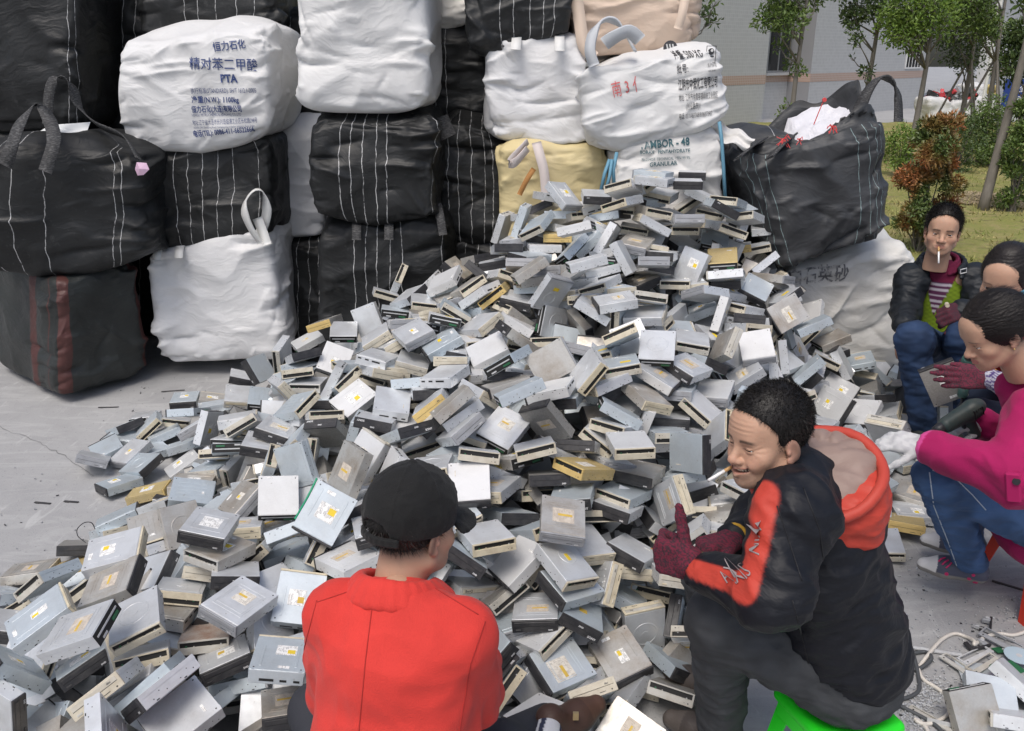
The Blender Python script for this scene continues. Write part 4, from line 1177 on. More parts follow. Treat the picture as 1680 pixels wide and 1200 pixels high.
def case_me(b, l):
    key = ('case', b, l)
    if key in _cache: return _cache[key]
    q = MB()
    q.box(-.0725, .0725, -.089, .0815, -.0205, .0195, 0, None, .0012)
    # folded top cover with side skirts
    q.box(-.0733, .0733, -.0893, .079, .0192, .0208, 0, None, .0006)
    for s in (-1, 1):
        q.box(s * .0729 - .0006, s * .0729 + .0006, -.089, .078, .0075, .0198)
        for y in (-.070, -.030, .012, .052):
            q.disc((s * .0725, y, -.010), (s, 0, 0), .0017, 1, 6, .0004)  # flat dark disc painted as the shade of a screw hole
        for y in (-.055, .03):
            q.disc((s * .0725, y, .0), (s, 0, 0), .0015, 1, 6, .0004)
            q.box(s * .0728 - .0005, s * .0728 + .0006, y + .01, y + .018, -.018, -.0155, 1)
        q.box(s * .062 - .004, s * .062 + .004, -.090, -.084, .0208, .0214)
        q.disc((s * .062, .070, .0208), (0, 0, 1), .003, 0, 8, .0006)
        q.disc((s * .062, -.078, .0208), (0, 0, 1), .0024, 1, 8, .0003)
    # rear sockets
    q.box(-.044, -.006, -.0900, -.0888, -.012, -.005, 1)
    q.box(.010, .028, -.0900, -.0888, -.012, -.006, 1)
    q.box(.046, .062, -.0900, -.0888, -.012, -.006, 1)
    # pressed shapes in the lid
    zt = .0208
    def rect(x0, x1, y0, y1, w=.003, h=.0008):
        for a in ((x0, x1, y0, y0 + w), (x0, x1, y1 - w, y1), (x0, x0 + w, y0 + w, y1 - w), (x1 - w, x1, y0 + w, y1 - w)):
            q.box(a[0], a[1], a[2], a[3], zt - .0002, zt + h, 0)
    if l in 'cK': q.ring((0, -.010), .040, .046, zt, zt + .001); q.disc((0, -.010, zt), (0, 0, 1), .012, 0, 20, .0009)
    if l == 'r':
        for x in (-.045, -.022, .0, .022, .045): q.box(x - .0035, x + .0035, -.065, .050, zt - .0002, zt + .0011, 0, None, .0008)
    if l in 'fY': rect(-.055, .055, -.060, .052); rect(-.048, .048, -.048, .040, .002)
    if l == 'y': q.box(-.050, -.044, -.07, .03, zt - .0002, zt + .0009, 0, None, .0007); q.box(.044, .050, -.07, .03, zt - .0002, zt + .0009, 0, None, .0007)
    if l == 's': q.ring((-.01, -.02), .030, .034, zt, zt + .0008)
    if l == 'l': rect(-.05, .05, -.05, .05, .002)
    # underside: raised plate, ring and screws (shows on drives lying upside down)
    q.box(-.060, .060, -.078, .066, -.0216, -.0204, 0, None, .0006)
    for s in (-1, 1):
        for y in (-.083, .072): q.disc((s * .066, y, -.0205), (0, 0, -1), .0022, 1, 7, .0004)
    q.disc((0, 0, -.0216), (0, 0, -1), .018, 0, 18, .0008)
    me = q.mesh([M[b], M['dark'], M['crm']])
    _cache[key] = me
    return me

def bezel_me(f):
    key = ('bez', f)
    if key in _cache: return _cache[key]
    q = MB(); y0, y1 = .0815, .0885
    if f in 'sq':       # frame with an open slot, the tray front missing
        q.box(-.0735, .0735, y0, y1, -.0208, .001, 0, None, .0008)
        q.box(-.0735, .0735, y0, y1, .0165, .0208, 0, None, .0008)
        q.box(-.0735, -.068, y0, y1, .001, .0165, 0); q.box(.068, .0735, y0, y1, .001, .0165, 0)
        q.box(-.068, .068, y0 - .003, y0 + .0006, .001, .0165, 1)
        for k, (x, w) in enumerate(((-.05, .004), (-.02, .006), (.028, .003), (.05, .005))):
            q.box(x - w / 2, x + w / 2, y0, y1 - .004, .001, .004 + .002 * (k % 2), (2, 1, 0, 3)[k])
        q.disc((-.058, y1, -.012), (0, 1, 0), .0022, 1, 8, .0003)
        q.disc((-.046, y1, -.012), (0, 1, 0), .0012, 1, 6, .0003)
    elif f == 'n':
        q.box(-.0715, .0715, y0 - .001, y0 + .0006, -.0195, .0185, 1)
        q.box(-.060, .060, y0, y0 + .002, .001, .006, 2)
        q.box(-.055, -.02, y0, y0 + .003, -.014, -.006, 3)
        q.box(.02, .045, y0, y0 + .002, -.016, -.010, 2)
    else:
        q.box(-.0738, .0738, y0, y1, -.0210, .0210, 0, None, .0012)
        q.box(-.066, .066, y1 - .0002, y1 + .0004, .0001, .0009, 1)
        q.disc((-.056, y1, -.013), (0, 1, 0), .0024, 1, 8, .0002)
        q.box(-.036, -.016, y1 - .0002, y1 + .0003, -.0135, -.0118, 1)
        q.disc((.030, y1, -.0125), (0, 1, 0), .0011, 1, 6, .0003)
    me = q.mesh([M[BD[f]], M['dark'], M['sil'], M['pcb']])
    _cache[key] = me
    return me

def tray_me(f):
    key = ('tray', f)
    if key in _cache: return _cache[key]
    y1 = .0885
    me = MB().box(-.0655, .0655, y1 - .001, y1 + .0013, .0012, .0150, 0, None, .0007).mesh([M[BD[f]]])
    _cache[key] = me; return me

def button_me(f):
    key = ('but', f)
    if key in _cache: return _cache[key]
    y1 = .0885
    me = MB().box(.046, .062, y1 - .001, y1 + .0018, -.0150, -.0095, 0, None, .0006).mesh([M[BD[f]]])
    _cache[key] = me; return me

def sticker_me(l, var=0):
    key = ('st', l, var)
    if key in _cache: return _cache[key]
    q = MB(); z = .0208
    if l == 'y': q.box(-.035, .030, -.035, .022, z, z + .0004, 0); q.box(-.030, -.006, -.026, -.004, z + .0003, z + .0007, 1)
    if l == 'Y': q.box(-.042, .042, -.042, .034, z, z + .0004, 0); q.box(-.034, .012, -.016, -.004, z + .0003, z + .0007, 2)
    if l == 'f': q.box(-.036, .036, -.036, .030, z, z + .0004, 0); q.box(-.030, .018, -.010, .000, z + .0003, z + .0007, 2)
    if l == 's': q.box(-.040, .002, .010, .032, z + .0003, z + .0010, 1)
    if l == 'l': q.box(-.034, .040, -.040, .030, z, z + .0004, 0)
    if l == 'p': q.box(-.048, -.018, -.078, -.070, z, z + .0004, 0)
    if l == 'r': q.box(-.014, .018, .055, .067, z, z + .0004, 0)
    if not q.V: _cache[key] = None; return None
    rr = random.Random(var * 17 + ord(l))
    if var:
        sx, sy, dx, dy = rr.uniform(.72, 1.12), rr.uniform(.7, 1.15), rr.uniform(-.014, .014), rr.uniform(-.02, .02)
        if var in (2, 4): sx = -sx
        cc, ss = (0, 1) if var in (3, 5) and l not in 'Yf' else (1, 0)
        n_ = []
        for (x, y, z_) in q.V:
            x, y = x * sx * .9 + dx, y * sy * .9 + dy
            if ss: x, y = -y * .75, x
            n_.append((max(-.070, min(.070, x)), max(-.084, min(.074, y)), z_))
        q.V = n_
        if sx < 0: q.F = [f_[::-1] for f_ in q.F]
    paper = (M['labf'] if l == 'f' else (M['labf2'] if l == 'Y' or var == 5 else M['lab']))
    me = q.mesh([paper, M['och'] if var == 4 else M['yel'], M['och']])
    _cache[key] = me; return me

def barcode_me():
    if 'bar' not in _cache: _cache['bar'] = MB().box(.0, .030, -.076, -.064, .0208, .0212, 0).mesh([M['lab']])
    return _cache['bar']

_print_white = mat('white print', (.7, .7, .7), .5)
_print_dark = mat('dark print', (.08, .08, .08), .5)
_print_grey = mat('grey print', (.30, .30, .30), .5)
def word_me(f, word, x, z, size):
    key = ('w', f, word, x, z)
    if key in _cache: return _cache[key]
    o = text_mesh(word, size, _print_white if f in 'kKg' else _print_dark, 1.0, 'CENTER', .0003)
    me = o.data; bpy.data.objects.remove(o)
    for v in me.vertices:
        a, b_ = v.co.x, v.co.y
        v.co = (x - a, .0900, z + b_)
    _cache[key] = me; return me

def drive_obj(st, loc, q, full=True):
    b, l, f = st[0], st[1], st[2]
    o = bpy.data.objects.new('disc_drive', case_me(b, l)); COL.objects.link(o)
    o.location = loc; o.rotation_mode = 'QUATERNION'; o.rotation_quaternion = q
    def child(name, me):
        if me is None: return
        c = bpy.data.objects.new(name, me); COL.objects.link(c); c.parent = o; return c
    child('bezel', bezel_me(f))
    if f not in 'sqn':
        child('tray_front', tray_me(f)); child('eject_button', button_me(f))
        if full:
            if f == 'K': child('printed_word', word_me(f, 'SONY', -.048, -.0155, .011)); child('printed_word', word_me(f, 'DVD', .0, .0045, .008))
            elif f == 'C': child('printed_word', word_me(f, 'BenQ', .044, .0045, .012)); child('printed_word', word_me(f, 'CD-R/RW', -.044, -.0155, .006))
            elif f == 'O': child('printed_word', word_me(f, 'DVD', .0, -.0145, .008)); child('printed_word', word_me(f, 'disc', -.048, .0045, .008))
            elif f == 'c': child('printed_word', word_me(f, 'disc', -.044, .0050, .008))
            elif f in 'kg': child('printed_word', word_me(f, 'DVD', -.050, -.0155, .007))
    sm = sticker_me(l, int(abs(loc[0]) * 1000 + abs(loc[1]) * 777) % 6)
    child('label_sticker', sm)
    if l in 'ys' and int(abs(loc[0]) * 1000) % 2: child('barcode_sticker', barcode_me())
    return o

RAW = """-1168 1928 532 696 167 -92 -692 0 4 9
-879 1805 348 377 27 -153 913 0 0 9
-824 2171 439 239 89 -20 967 0 3 5
-639 1938 430 992 -73 83 54 1 2 2
-674 2289 378 959 255 121 24 1 2 2
-1369 2081 460 870 196 -97 -442 1 2 2
-1093 2084 452 -192 -149 -72 967 0 6 4
-625 2509 557 164 192 -434 865 1 2 0
153 2214 174 468 172 -70 864 1 3 0
355 2304 140 -198 -82 -145 966 3 2 0
-629 1930 272 -148 6 124 981 3 4 0
81 2014 156 343 -54 100 933 2 0 0
167 2488 546 19 77 -121 989 3 4 5
-1243 2268 449 708 224 -45 -668 3 4 0
-76 2198 250 -229 -333 -1 915 1 2 0
176 2403 429 -305 185 -111 928 0 5 4
-1285 2394 484 774 134 14 -619 0 2 2
-149 2657 587 -17 -35 -202 979 2 0 0
-1003 2473 526 3 113 26 993 0 8 0
-298 2436 516 -78 907 -396 119 0 0 5
-880 2848 429 -111 93 -257 955 2 0 9
-535 2397 448 920 -64 -33 386 2 4 0
921 2743 230 283 -278 -206 894 0 0 4
-410 2291 409 297 -182 41 936 1 2 4
677 2935 579 -316 -636 -89 698 1 0 0
20 2478 391 476 -183 -241 825 2 0 0
-860 2104 295 -213 -118 121 962 0 2 0
-587 2777 585 366 -210 -469 776 3 4 5
452 2459 140 699 704 68 108 0 6 2
80 2365 275 37 -43 50 997 0 4 0
718 2533 140 57 -270 959 -57 0 6 5
-86 2449 504 -179 -6 78 981 0 0 4
-34 3040 624 267 83 -231 932 0 3 9
636 2426 106 502 843 -193 16 0 3 4
-967 2447 452 222 38 73 971 3 2 4
-458 2122 355 336 101 316 881 1 2 2
591 2780 460 388 693 -104 -599 0 4 2
-1452 2036 324 341 165 401 834 1 2 0
-925 1820 431 283 -375 52 881 0 0 0
-397 2608 556 76 988 -136 -18 1 0 5
163 3298 813 -256 443 682 523 3 5 5
-395 2221 374 82 905 315 276 0 0 2
345 2021 93 838 296 -227 400 3 4 9
135 3040 663 540 749 -384 8 5 4 0
-837 2987 496 587 -768 8 -258 1 6 9
-452 2483 520 47 986 133 87 0 5 0
1074 2926 250 -133 -52 -60 988 0 5 1
855 2591 119 105 409 905 49 0 0 4
543 2346 74 -179 275 119 937 1 0 0
1578 3150 43 106 -65 -46 991 0 0 4
609 3386 842 99 -37 -235 966 0 6 9
-1302 2124 260 -302 -212 144 918 1 2 0
-184 2163 337 330 -283 245 866 0 3 2
704 2646 287 -144 -127 130 973 1 0 4
-1655 2603 236 115 -333 171 920 1 0 4
190 2392 357 447 161 14 880 1 0 0
-956 2223 287 -115 0 147 982 6 0 4
-1453 1941 275 -334 -546 -430 636 0 6 0
431 2831 660 -42 -7 37 998 2 0 4
908 2893 440 440 49 69 894 0 7 4
1381 3370 280 732 138 -124 656 0 0 2
1060 3414 563 212 676 438 -553 1 0 4
1271 2931 181 907 186 193 323 0 6 2
-1005 1673 401 -231 591 48 772 0 2 2
223 2360 272 43 244 33 968 1 5 1
-310 2422 357 233 62 -245 939 0 6 2
423 2608 347 262 158 112 945 0 0 0
-1085 2375 347 179 973 104 -102 0 0 4
-1320 2982 239 828 433 206 291 3 6 9
-1076 1840 418 -129 -305 198 922 0 0 2
-496 3260 649 988 101 110 36 0 0 9
-703 3505 557 399 17 -253 881 2 2 9
1125 3716 735 52 -124 -241 961 2 0 5
-538 2374 338 426 31 -81 900 3 0 2
-208 2588 520 -274 -70 -150 947 1 0 4
263 2811 574 411 56 151 897 4 8 8
-1384 2012 95 106 -233 -256 932 1 2 9
558 2481 332 13 70 189 979 2 3 2
-1333 3170 274 761 -23 159 -628 1 7 9
415 2824 464 318 40 75 944 1 0 4
-293 2768 597 25 -83 77 993 0 6 4
1377 4116 776 416 279 -434 749 3 3 0
623 2613 413 158 924 -78 340 2 5 4
-107 3521 781 605 -33 -263 751 2 0 9
304 3184 817 -48 893 54 443 0 0 4
89 2314 230 -353 -183 53 916 2 7 4
525 2221 74 206 79 285 933 3 0 4
1547 3405 225 206 -46 -183 960 2 0 0
238 2116 152 -89 -137 412 896 1 3 2
181 3838 963 543 757 361 38 0 5 5
1597 3924 359 -195 -478 -202 832 2 2 0
488 2915 501 230 21 69 970 3 0 0
-152 2519 274 -253 86 139 954 0 0 3
-591 2107 340 831 -27 -97 -548 0 5 4
-1081 2059 342 -192 -45 228 954 0 0 4
814 3082 583 -417 -487 228 733 0 0 4
-760 3245 519 433 890 -137 30 5 0 1
540 3178 705 -214 188 -36 958 3 0 2
-1047 2937 373 -359 -304 6 882 3 2 5
911 4229 997 737 542 -157 -373 0 2 9
1066 2824 167 680 -254 -125 676 1 7 4
-367 2423 445 945 -76 101 301 1 3 0
-1302 2648 230 565 336 -39 -752 0 0 0
252 2578 400 -65 966 229 -106 0 4 2
303 2491 296 -332 -496 114 794 0 7 2
-275 3308 750 90 216 972 -8 0 0 0
185 3860 813 391 667 -150 616 0 6 9
1893 3556 60 -457 -42 -55 887 3 4 0
-280 2202 352 -204 -48 292 933 1 5 4
1206 3082 288 877 -11 -316 -362 3 0 0
828 2797 400 -495 19 205 844 3 0 5
-154 2375 476 42 292 209 932 1 0 0
740 3386 754 353 155 -18 923 0 4 1
-450 3727 795 -235 -152 -77 957 0 2 5
-444 2798 557 -382 723 -461 344 2 2 4
-556 2929 566 808 436 -121 -378 2 2 2
-16 2151 157 -142 -427 259 855 1 0 4
1636 3398 58 200 -90 -125 968 0 2 0
778 2691 376 139 977 -156 -39 0 3 2
-1933 2940 45 757 -39 -93 -646 3 4 2
23 2845 863 614 -230 -36 754 1 0 9
-1015 3370 473 45 153 32 987 0 3 1
-900 2375 410 -146 73 149 975 0 0 1
1764 3952 297 346 -192 -191 898 2 6 1
-8 2709 436 -220 80 190 954 1 0 0
570 2909 300 -117 -330 21 936 2 0 4
-976 1871 399 558 -376 -101 733 1 4 1
453 3644 971 664 -43 -57 744 0 3 0
-951 3481 541 -452 -254 78 852 1 7 4
781 3259 623 254 289 -6 923 2 0 4
876 3435 624 199 -52 -58 977 2 0 5
1108 3112 361 151 178 54 971 3 5 0
699 2600 226 63 935 335 -98 1 0 0
-1250 3478 219 39 705 -176 686 2 0 4
-187 2395 293 29 102 231 967 0 0 4
-195 2942 670 -279 -279 148 907 0 0 5
-321 3660 769 563 -112 -181 798 1 5 0
1876 3921 77 -449 -4 -245 860 1 0 9
-224 2986 761 758 151 -307 -556 3 0 9
351 2217 69 250 -247 95 931 0 0 4
608 3309 745 506 -133 161 -837 0 4 0
904 3198 389 15 -375 92 922 2 0 4
-1504 3872 267 590 496 572 280 0 2 9
84 2868 627 -37 -112 143 983 0 0 4
966 3671 755 169 826 241 481 3 0 2
151 3111 764 78 -599 785 -136 2 2 0
802 3615 797 81 65 -23 994 0 0 4
-804 2102 207 671 -131 -287 -671 1 0 5
384 2752 441 234 85 133 959 0 0 0
1149 2818 127 131 861 -476 121 1 0 9
1045 3297 501 152 908 292 -258 1 5 1
-889 2183 81 -220 23 200 954 0 0 4
-912 4141 523 924 329 187 -54 2 2 9
-1910 3700 38 369 -72 38 926 1 2 0
598 3665 902 595 72 -8 -800 0 0 2
-35 2464 280 166 924 218 268 3 0 4
-1105 2288 334 -109 -687 719 5 3 4 1
1349 3163 249 -12 65 36 997 3 3 0
-756 2229 332 -226 361 -308 851 0 6 2
-344 2283 221 603 -41 -13 -796 0 0 2
-837 2714 268 527 -197 30 826 1 0 0
416 3071 686 711 97 251 650 1 0 9
1259 4284 857 220 162 -187 944 1 0 0
-145 3745 834 -352 -230 68 904 0 0 2
-806 4600 593 -82 -187 -613 764 0 0 9
-46 2067 75 238 -92 107 961 0 6 5
-1855 3847 66 -498 -189 22 846 1 6 0
1539 3623 309 567 -378 -96 725 1 0 4
-1392 4405 375 160 475 -19 865 1 0 0
276 4587 1290 -361 200 -273 869 0 2 5
-68 2737 529 208 -82 69 972 0 4 2
995 2675 111 -361 4 247 899 0 0 4
216 2707 511 79 -78 82 990 1 0 1
-1968 3984 64 245 -110 -148 952 0 2 5
447 3287 801 9 -95 51 994 1 5 4
-1318 4180 287 -97 104 -86 986 1 7 9
-1463 3007 196 -222 -32 -134 965 3 7 4
1833 3436 30 652 -22 -5 -758 0 2 0
-609 3666 698 -96 134 985 -56 0 6 0
-350 4291 901 762 -101 -267 581 2 0 9
1055 3635 625 678 -213 -224 667 0 3 9
134 2833 525 -22 -17 186 982 5 0 0
-1690 3222 128 173 534 826 47 1 4 0
-368 3117 522 -128 -125 67 982 0 0 4
929 3973 919 213 853 -458 128 0 0 5
-401 2959 649 -314 -77 248 913 1 0 1
-543 3127 621 135 986 -16 -96 0 0 1
-1716 3591 52 758 18 -115 -642 4 2 6
1288 3432 427 323 679 -77 654 0 0 0
-453 3680 671 8 138 13 990 0 0 2
385 4028 693 715 449 225 485 3 7 9
1069 4255 1025 107 -74 -116 985 4 0 9
516 2683 135 122 81 229 962 3 0 4
-122 2800 635 -22 70 195 978 0 7 4
-192 3035 698 759 112 -278 -578 0 0 9
1760 4483 514 647 -141 -113 741 3 0 9
574 2522 133 -133 -602 358 701 1 2 0
441 2963 232 -143 -4 145 979 0 0 5
1745 3313 48 199 28 130 971 4 0 6
2243 4332 58 988 108 104 -27 0 0 2
1363 3127 159 79 943 137 294 0 5 9
-6 2377 226 47 986 118 106 1 7 5
1501 4268 534 653 511 152 538 2 4 9
-927 4483 563 -75 33 -93 992 0 0 9
-325 3174 679 -38 -325 72 942 0 0 7
76 2211 109 -333 838 -179 -394 0 5 0
-1643 3834 69 456 -150 -168 861 2 2 9
-1498 4339 238 -123 98 -77 985 0 0 2
-1078 1967 325 -189 -234 83 950 2 3 5
-1066 3295 439 -48 112 32 992 0 3 1
575 4442 1349 222 -115 194 948 2 6 4
2035 4550 241 384 828 -386 -133 0 0 2
-17 3279 825 211 -286 97 930 1 2 9
1111 3170 443 -54 276 86 956 0 2 4
264 2962 586 169 -5 266 949 0 0 0
330 3750 1122 671 -138 -35 727 0 0 9
460 3424 883 46 -212 234 948 1 4 4
372 3219 752 502 -162 -15 850 0 4 2
131 4452 1159 230 -272 -92 930 1 0 4
-989 2733 371 -102 2 145 984 0 4 2
1520 4113 718 652 83 -233 -716 1 0 9
79 3890 1055 610 -241 -149 740 3 0 9
405 3037 640 290 59 135 946 0 6 4
661 3244 583 106 1 91 990 0 0 0
627 4261 1100 204 50 -72 975 3 4 5
542 4095 1073 726 355 335 485 0 0 9
1475 3994 521 691 -358 -175 603 1 0 9
936 4098 797 738 -162 -146 639 1 2 0
-977 3823 510 0 8 77 997 0 0 4
1298 3636 518 157 974 34 162 2 0 4
1742 4217 330 -451 -22 -217 865 2 2 0
323 3562 487 503 173 -135 -836 0 0 4
1100 4591 1048 103 69 -175 977 1 0 9
-659 3959 704 -102 -264 0 959 0 0 2
953 3160 498 230 748 -614 -100 3 3 0
2030 3806 94 -284 671 -146 -669 0 0 4
751 3114 316 -30 -161 158 974 5 0 0
-768 2602 440 304 558 767 -85 1 4 4
26 3902 908 77 91 -5 993 2 6 0
-1226 4299 494 102 -686 -31 719 0 0 4
-1215 3530 425 189 939 134 252 2 5 4
363 3678 926 761 148 203 598 0 3 0
-797 2390 346 -18 920 -374 -115 0 0 4
-1803 3086 68 -156 42 202 966 5 0 0
-2134 4073 49 943 63 -128 300 1 0 0
-1929 4662 85 -103 2 8 995 1 2 0
1202 3462 508 286 30 72 955 0 0 4
82 2901 419 -142 9 222 965 0 0 4
1967 4541 373 984 5 -143 -110 1 4 2
-155 3951 919 834 -266 -157 457 2 5 0
900 4553 1048 446 152 -34 881 0 0 0
419 3934 970 264 -184 34 946 0 0 4
1008 3955 819 -256 512 -569 590 2 2 0
12 2912 560 -307 -43 171 935 3 2 9
-1196 4730 425 507 -103 -158 841 2 2 9
396 2562 191 -249 -641 719 100 1 0 9
318 4141 1201 613 -11 -179 -770 2 0 9
-54 4837 1073 321 -463 661 -496 0 0 9
-25 2201 183 -31 -390 311 866 2 5 0
-2120 3899 76 -155 169 176 957 0 0 5
666 4204 919 -58 -185 8 981 3 4 0
2338 4755 201 874 102 83 469 1 0 0
1408 3616 387 355 7 38 934 0 6 4
-26 3200 746 583 -163 1 796 3 0 0
1979 4188 203 138 843 490 171 0 3 4
1068 4158 963 -100 -573 795 -172 0 3 2
523 3530 825 -80 -178 -297 935 0 0 9
1446 4829 1072 781 -31 -75 619 0 0 9
24 3504 851 550 179 280 766 3 3 1
614 3724 964 189 979 -11 -69 0 4 4
1785 4347 435 759 387 283 441 0 0 0
487 4301 1118 570 198 -507 -616 0 2 1
350 3037 593 190 289 14 938 2 6 4
886 4282 1215 59 -3 160 985 0 6 5
613 3096 582 123 989 75 -15 1 0 4
301 4285 1064 469 -362 -144 793 1 0 9
157 2058 70 855 -146 -16 497 2 7 2
560 4351 1289 312 -169 76 932 0 3 4
2357 4700 98 117 -158 56 979 3 0 2
-828 3689 580 561 -395 -328 649 0 0 9
-1993 4293 84 -9 921 203 331 1 7 4
1677 3501 157 30 920 -357 -159 1 0 5
714 4350 1183 662 115 223 706 0 4 2
564 2669 288 721 -319 -211 577 0 0 4
725 4418 1396 841 8 37 540 0 3 4
446 4563 1292 -37 999 1 -21 0 0 0
755 2547 68 310 164 103 931 1 0 1
87 2604 443 -314 -74 220 921 1 0 4
1363 4064 577 -474 -423 637 436 0 0 9
369 2967 527 70 963 214 -147 0 0 5
1233 4502 1187 297 -57 172 937 2 6 4
-1365 3482 229 81 991 -70 79 1 2 2
-217 4122 912 -211 -265 112 934 3 0 4
803 4625 1291 -32 973 -222 -61 0 0 4
-162 2358 269 18 5 232 973 2 3 5
-1032 2511 331 -32 87 237 967 1 2 2
-234 2297 257 613 65 51 786 0 4 4
-269 3894 857 80 957 31 -278 1 2 4
1056 4319 1271 46 969 8 -242 1 0 0
385 2559 126 462 115 108 873 1 6 4
-451 4275 792 -68 83 0 994 0 0 4
685 3314 677 155 -4 87 984 1 0 5
690 2976 470 530 42 -202 -822 1 2 0
870 2862 315 40 994 83 -62 0 0 4
-1885 4233 63 847 55 -161 -503 1 0 9
-594 3616 647 -248 147 140 947 0 0 2
201 3147 712 132 -72 68 986 1 3 0
170 4428 1050 746 -38 -21 -665 2 0 9
49 4576 1161 362 -518 618 -467 1 0 2
-550 4420 782 -388 -248 97 882 0 0 0
1008 3241 351 571 -361 -91 732 0 0 0
18 3801 828 722 136 229 639 2 0 9
1986 4067 123 587 -84 -185 -784 0 0 2
2353 4275 115 -467 -316 679 470 1 0 4
-315 3805 841 -48 113 118 985 2 5 9
-1287 3684 388 96 594 798 -32 0 5 4
1606 3651 271 150 -553 732 -370 0 7 0
726 4425 1237 -126 105 31 986 3 0 4
-1070 4120 550 191 944 253 88 0 3 0
-976 3055 435 583 466 -318 -585 1 3 4
679 4001 1068 87 0 153 984 0 0 5
844 3554 721 -264 221 108 932 1 0 0
-687 2555 307 -365 245 172 882 1 2 4
400 2602 290 164 974 117 -104 1 0 2
1219 3398 373 701 234 236 631 1 0 2
-1733 4100 57 825 -4 -153 -544 1 0 9
912 4491 1370 78 2 21 997 0 0 0
-813 3386 529 -184 6 243 952 2 0 4
-1096 2227 292 42 986 37 -157 1 2 4
-764 3656 589 -259 -330 153 895 1 4 4
-83 3969 917 49 -325 77 941 4 0 8
818 4147 925 114 -8 87 990 0 0 4
-1483 2167 261 -94 716 629 290 0 3 4
-622 4365 714 -57 71 76 993 1 0 9
1123 4374 1147 23 169 76 982 0 5 4
-1714 2389 202 -87 108 123 983 0 0 0
-1233 3378 382 243 957 156 -13 1 6 9
1120 3161 239 -136 761 626 104 2 3 0
-1060 3716 517 179 854 212 -441 0 4 2
525 4562 1186 -493 19 145 857 1 0 0
854 4294 755 540 426 -616 -384 2 0 9
388 4360 1080 618 -281 -260 687 1 0 9
437 4096 1005 702 -138 -52 697 0 0 9
12 3864 841 474 151 296 816 3 0 4
-29 4390 1048 147 986 73 -6 0 3 1
1371 3535 283 245 -383 -478 752 0 6 4
-1037 3852 557 182 971 151 41 1 7 4
1718 4722 587 236 -296 -226 898 2 0 0
-1399 3322 237 687 -1 38 725 3 2 9
-286 2766 534 765 -263 -149 569 3 0 4
-310 4711 859 136 332 -31 933 3 4 0
1142 4080 815 412 57 120 902 0 6 4
1128 4470 1276 280 39 127 951 1 5 4
1388 4414 886 -405 93 70 907 3 6 5
-253 3503 745 160 985 -57 3 1 0 2
-664 2543 417 -264 -485 155 819 0 4 4
-1055 4604 577 90 -163 72 980 5 0 6
1128 3895 771 152 970 178 -68 0 2 4
-1564 4634 235 -125 153 56 979 0 0 0
1406 4292 806 -180 -261 121 941 0 5 1
1176 3728 531 255 325 -74 908 0 0 0
2119 4032 64 713 -184 77 672 0 0 4
2455 4672 50 224 -84 81 968 0 0 0
710 4210 981 -174 94 169 966 2 0 1
1226 3120 181 -61 -185 7 981 2 0 0
-907 2632 327 -30 -356 117 927 0 2 4
648 4483 1133 93 68 29 993 3 0 4
224 3977 799 690 518 265 -430 0 0 9
-1941 2750 68 126 41 256 957 1 6 5
-605 2315 296 503 -84 -70 -857 1 4 9
327 4648 1159 -306 -43 171 936 3 0 4
-401 3377 691 567 -88 -183 -798 1 0 9
-2140 4316 65 -410 -119 174 887 1 0 0
-27 4087 968 -146 170 175 959 2 4 4
734 4518 1413 853 9 37 520 1 3 5
1154 3981 794 125 34 141 982 2 0 1
-557 2582 427 503 -223 -68 832 0 2 4
2009 3962 30 23 983 181 3 1 6 2
-97 4421 960 -1 -85 75 994 0 0 0
1233 3772 599 -452 -391 657 459 0 0 4
90 4286 1027 435 11 37 900 1 0 1
-53 2890 520 539 74 256 799 0 5 2
-116 3203 700 -258 316 107 907 0 0 2
1376 4615 904 595 -364 -79 712 0 0 9
-349 3320 680 85 991 103 -5 0 5 0
-1745 4236 189 784 -174 97 588 1 7 0
107 3190 384 -249 -59 253 933 1 0 4
2073 4246 101 474 193 449 733 2 6 4
45 4133 1012 19 13 259 965 3 0 5
816 2854 218 -132 744 -629 182 1 0 9
861 2953 354 753 -158 39 637 2 7 2
499 3275 638 914 80 -151 -367 0 0 4
-555 2663 482 170 960 88 204 0 3 0
989 4826 1211 16 -300 36 953 3 0 4
-209 2897 572 8 891 455 1 1 5 2
284 2756 419 198 970 135 -40 3 7 4
-1220 2657 234 411 -265 -298 820 1 0 5
181 4935 1170 112 -197 151 962 0 0 0
-1883 4390 66 -145 101 153 972 0 0 4
1372 4720 981 110 -121 59 985 0 0 4
-824 3354 369 380 -465 -398 693 1 0 9
-810 2931 388 -351 877 -291 153 0 4 2
-160 3049 593 74 983 -86 -144 0 3 4
-1080 4117 492 34 -404 912 -63 1 5 2
2407 4470 51 89 -78 82 990 0 6 2
1089 4684 1183 161 90 18 983 3 0 4
-1483 3227 196 554 48 -201 -807 0 3 1
1102 4229 913 23 979 -187 78 0 7 0
-365 2622 476 -16 997 27 -67 3 0 0
-1331 3546 271 264 962 -53 37 0 3 4
397 3288 682 -159 -181 135 961 1 2 0
1415 4887 892 28 -458 12 889 3 2 2
1512 4026 459 182 -449 91 870 2 0 0
387 3482 786 183 -177 53 966 1 5 4
752 4228 1052 71 982 -172 -17 0 5 1
-1196 3070 255 -131 907 -379 130 1 0 0
-177 4594 950 -255 -52 144 955 3 0 0
-1564 2633 177 -248 -274 157 916 2 2 4
-898 3220 492 88 -378 -30 921 1 0 2
-733 4795 691 -89 159 95 979 0 0 4
999 4810 1374 102 4 23 995 0 0 0
-536 2871 468 535 -64 50 841 0 3 4
1691 4329 456 186 193 63 961 0 2 4
678 2688 102 196 101 -224 950 1 6 0
-1293 3584 321 9 18 146 989 0 2 9
-1705 3192 79 201 897 394 15 1 2 2
211 2213 84 229 -343 177 893 0 0 4
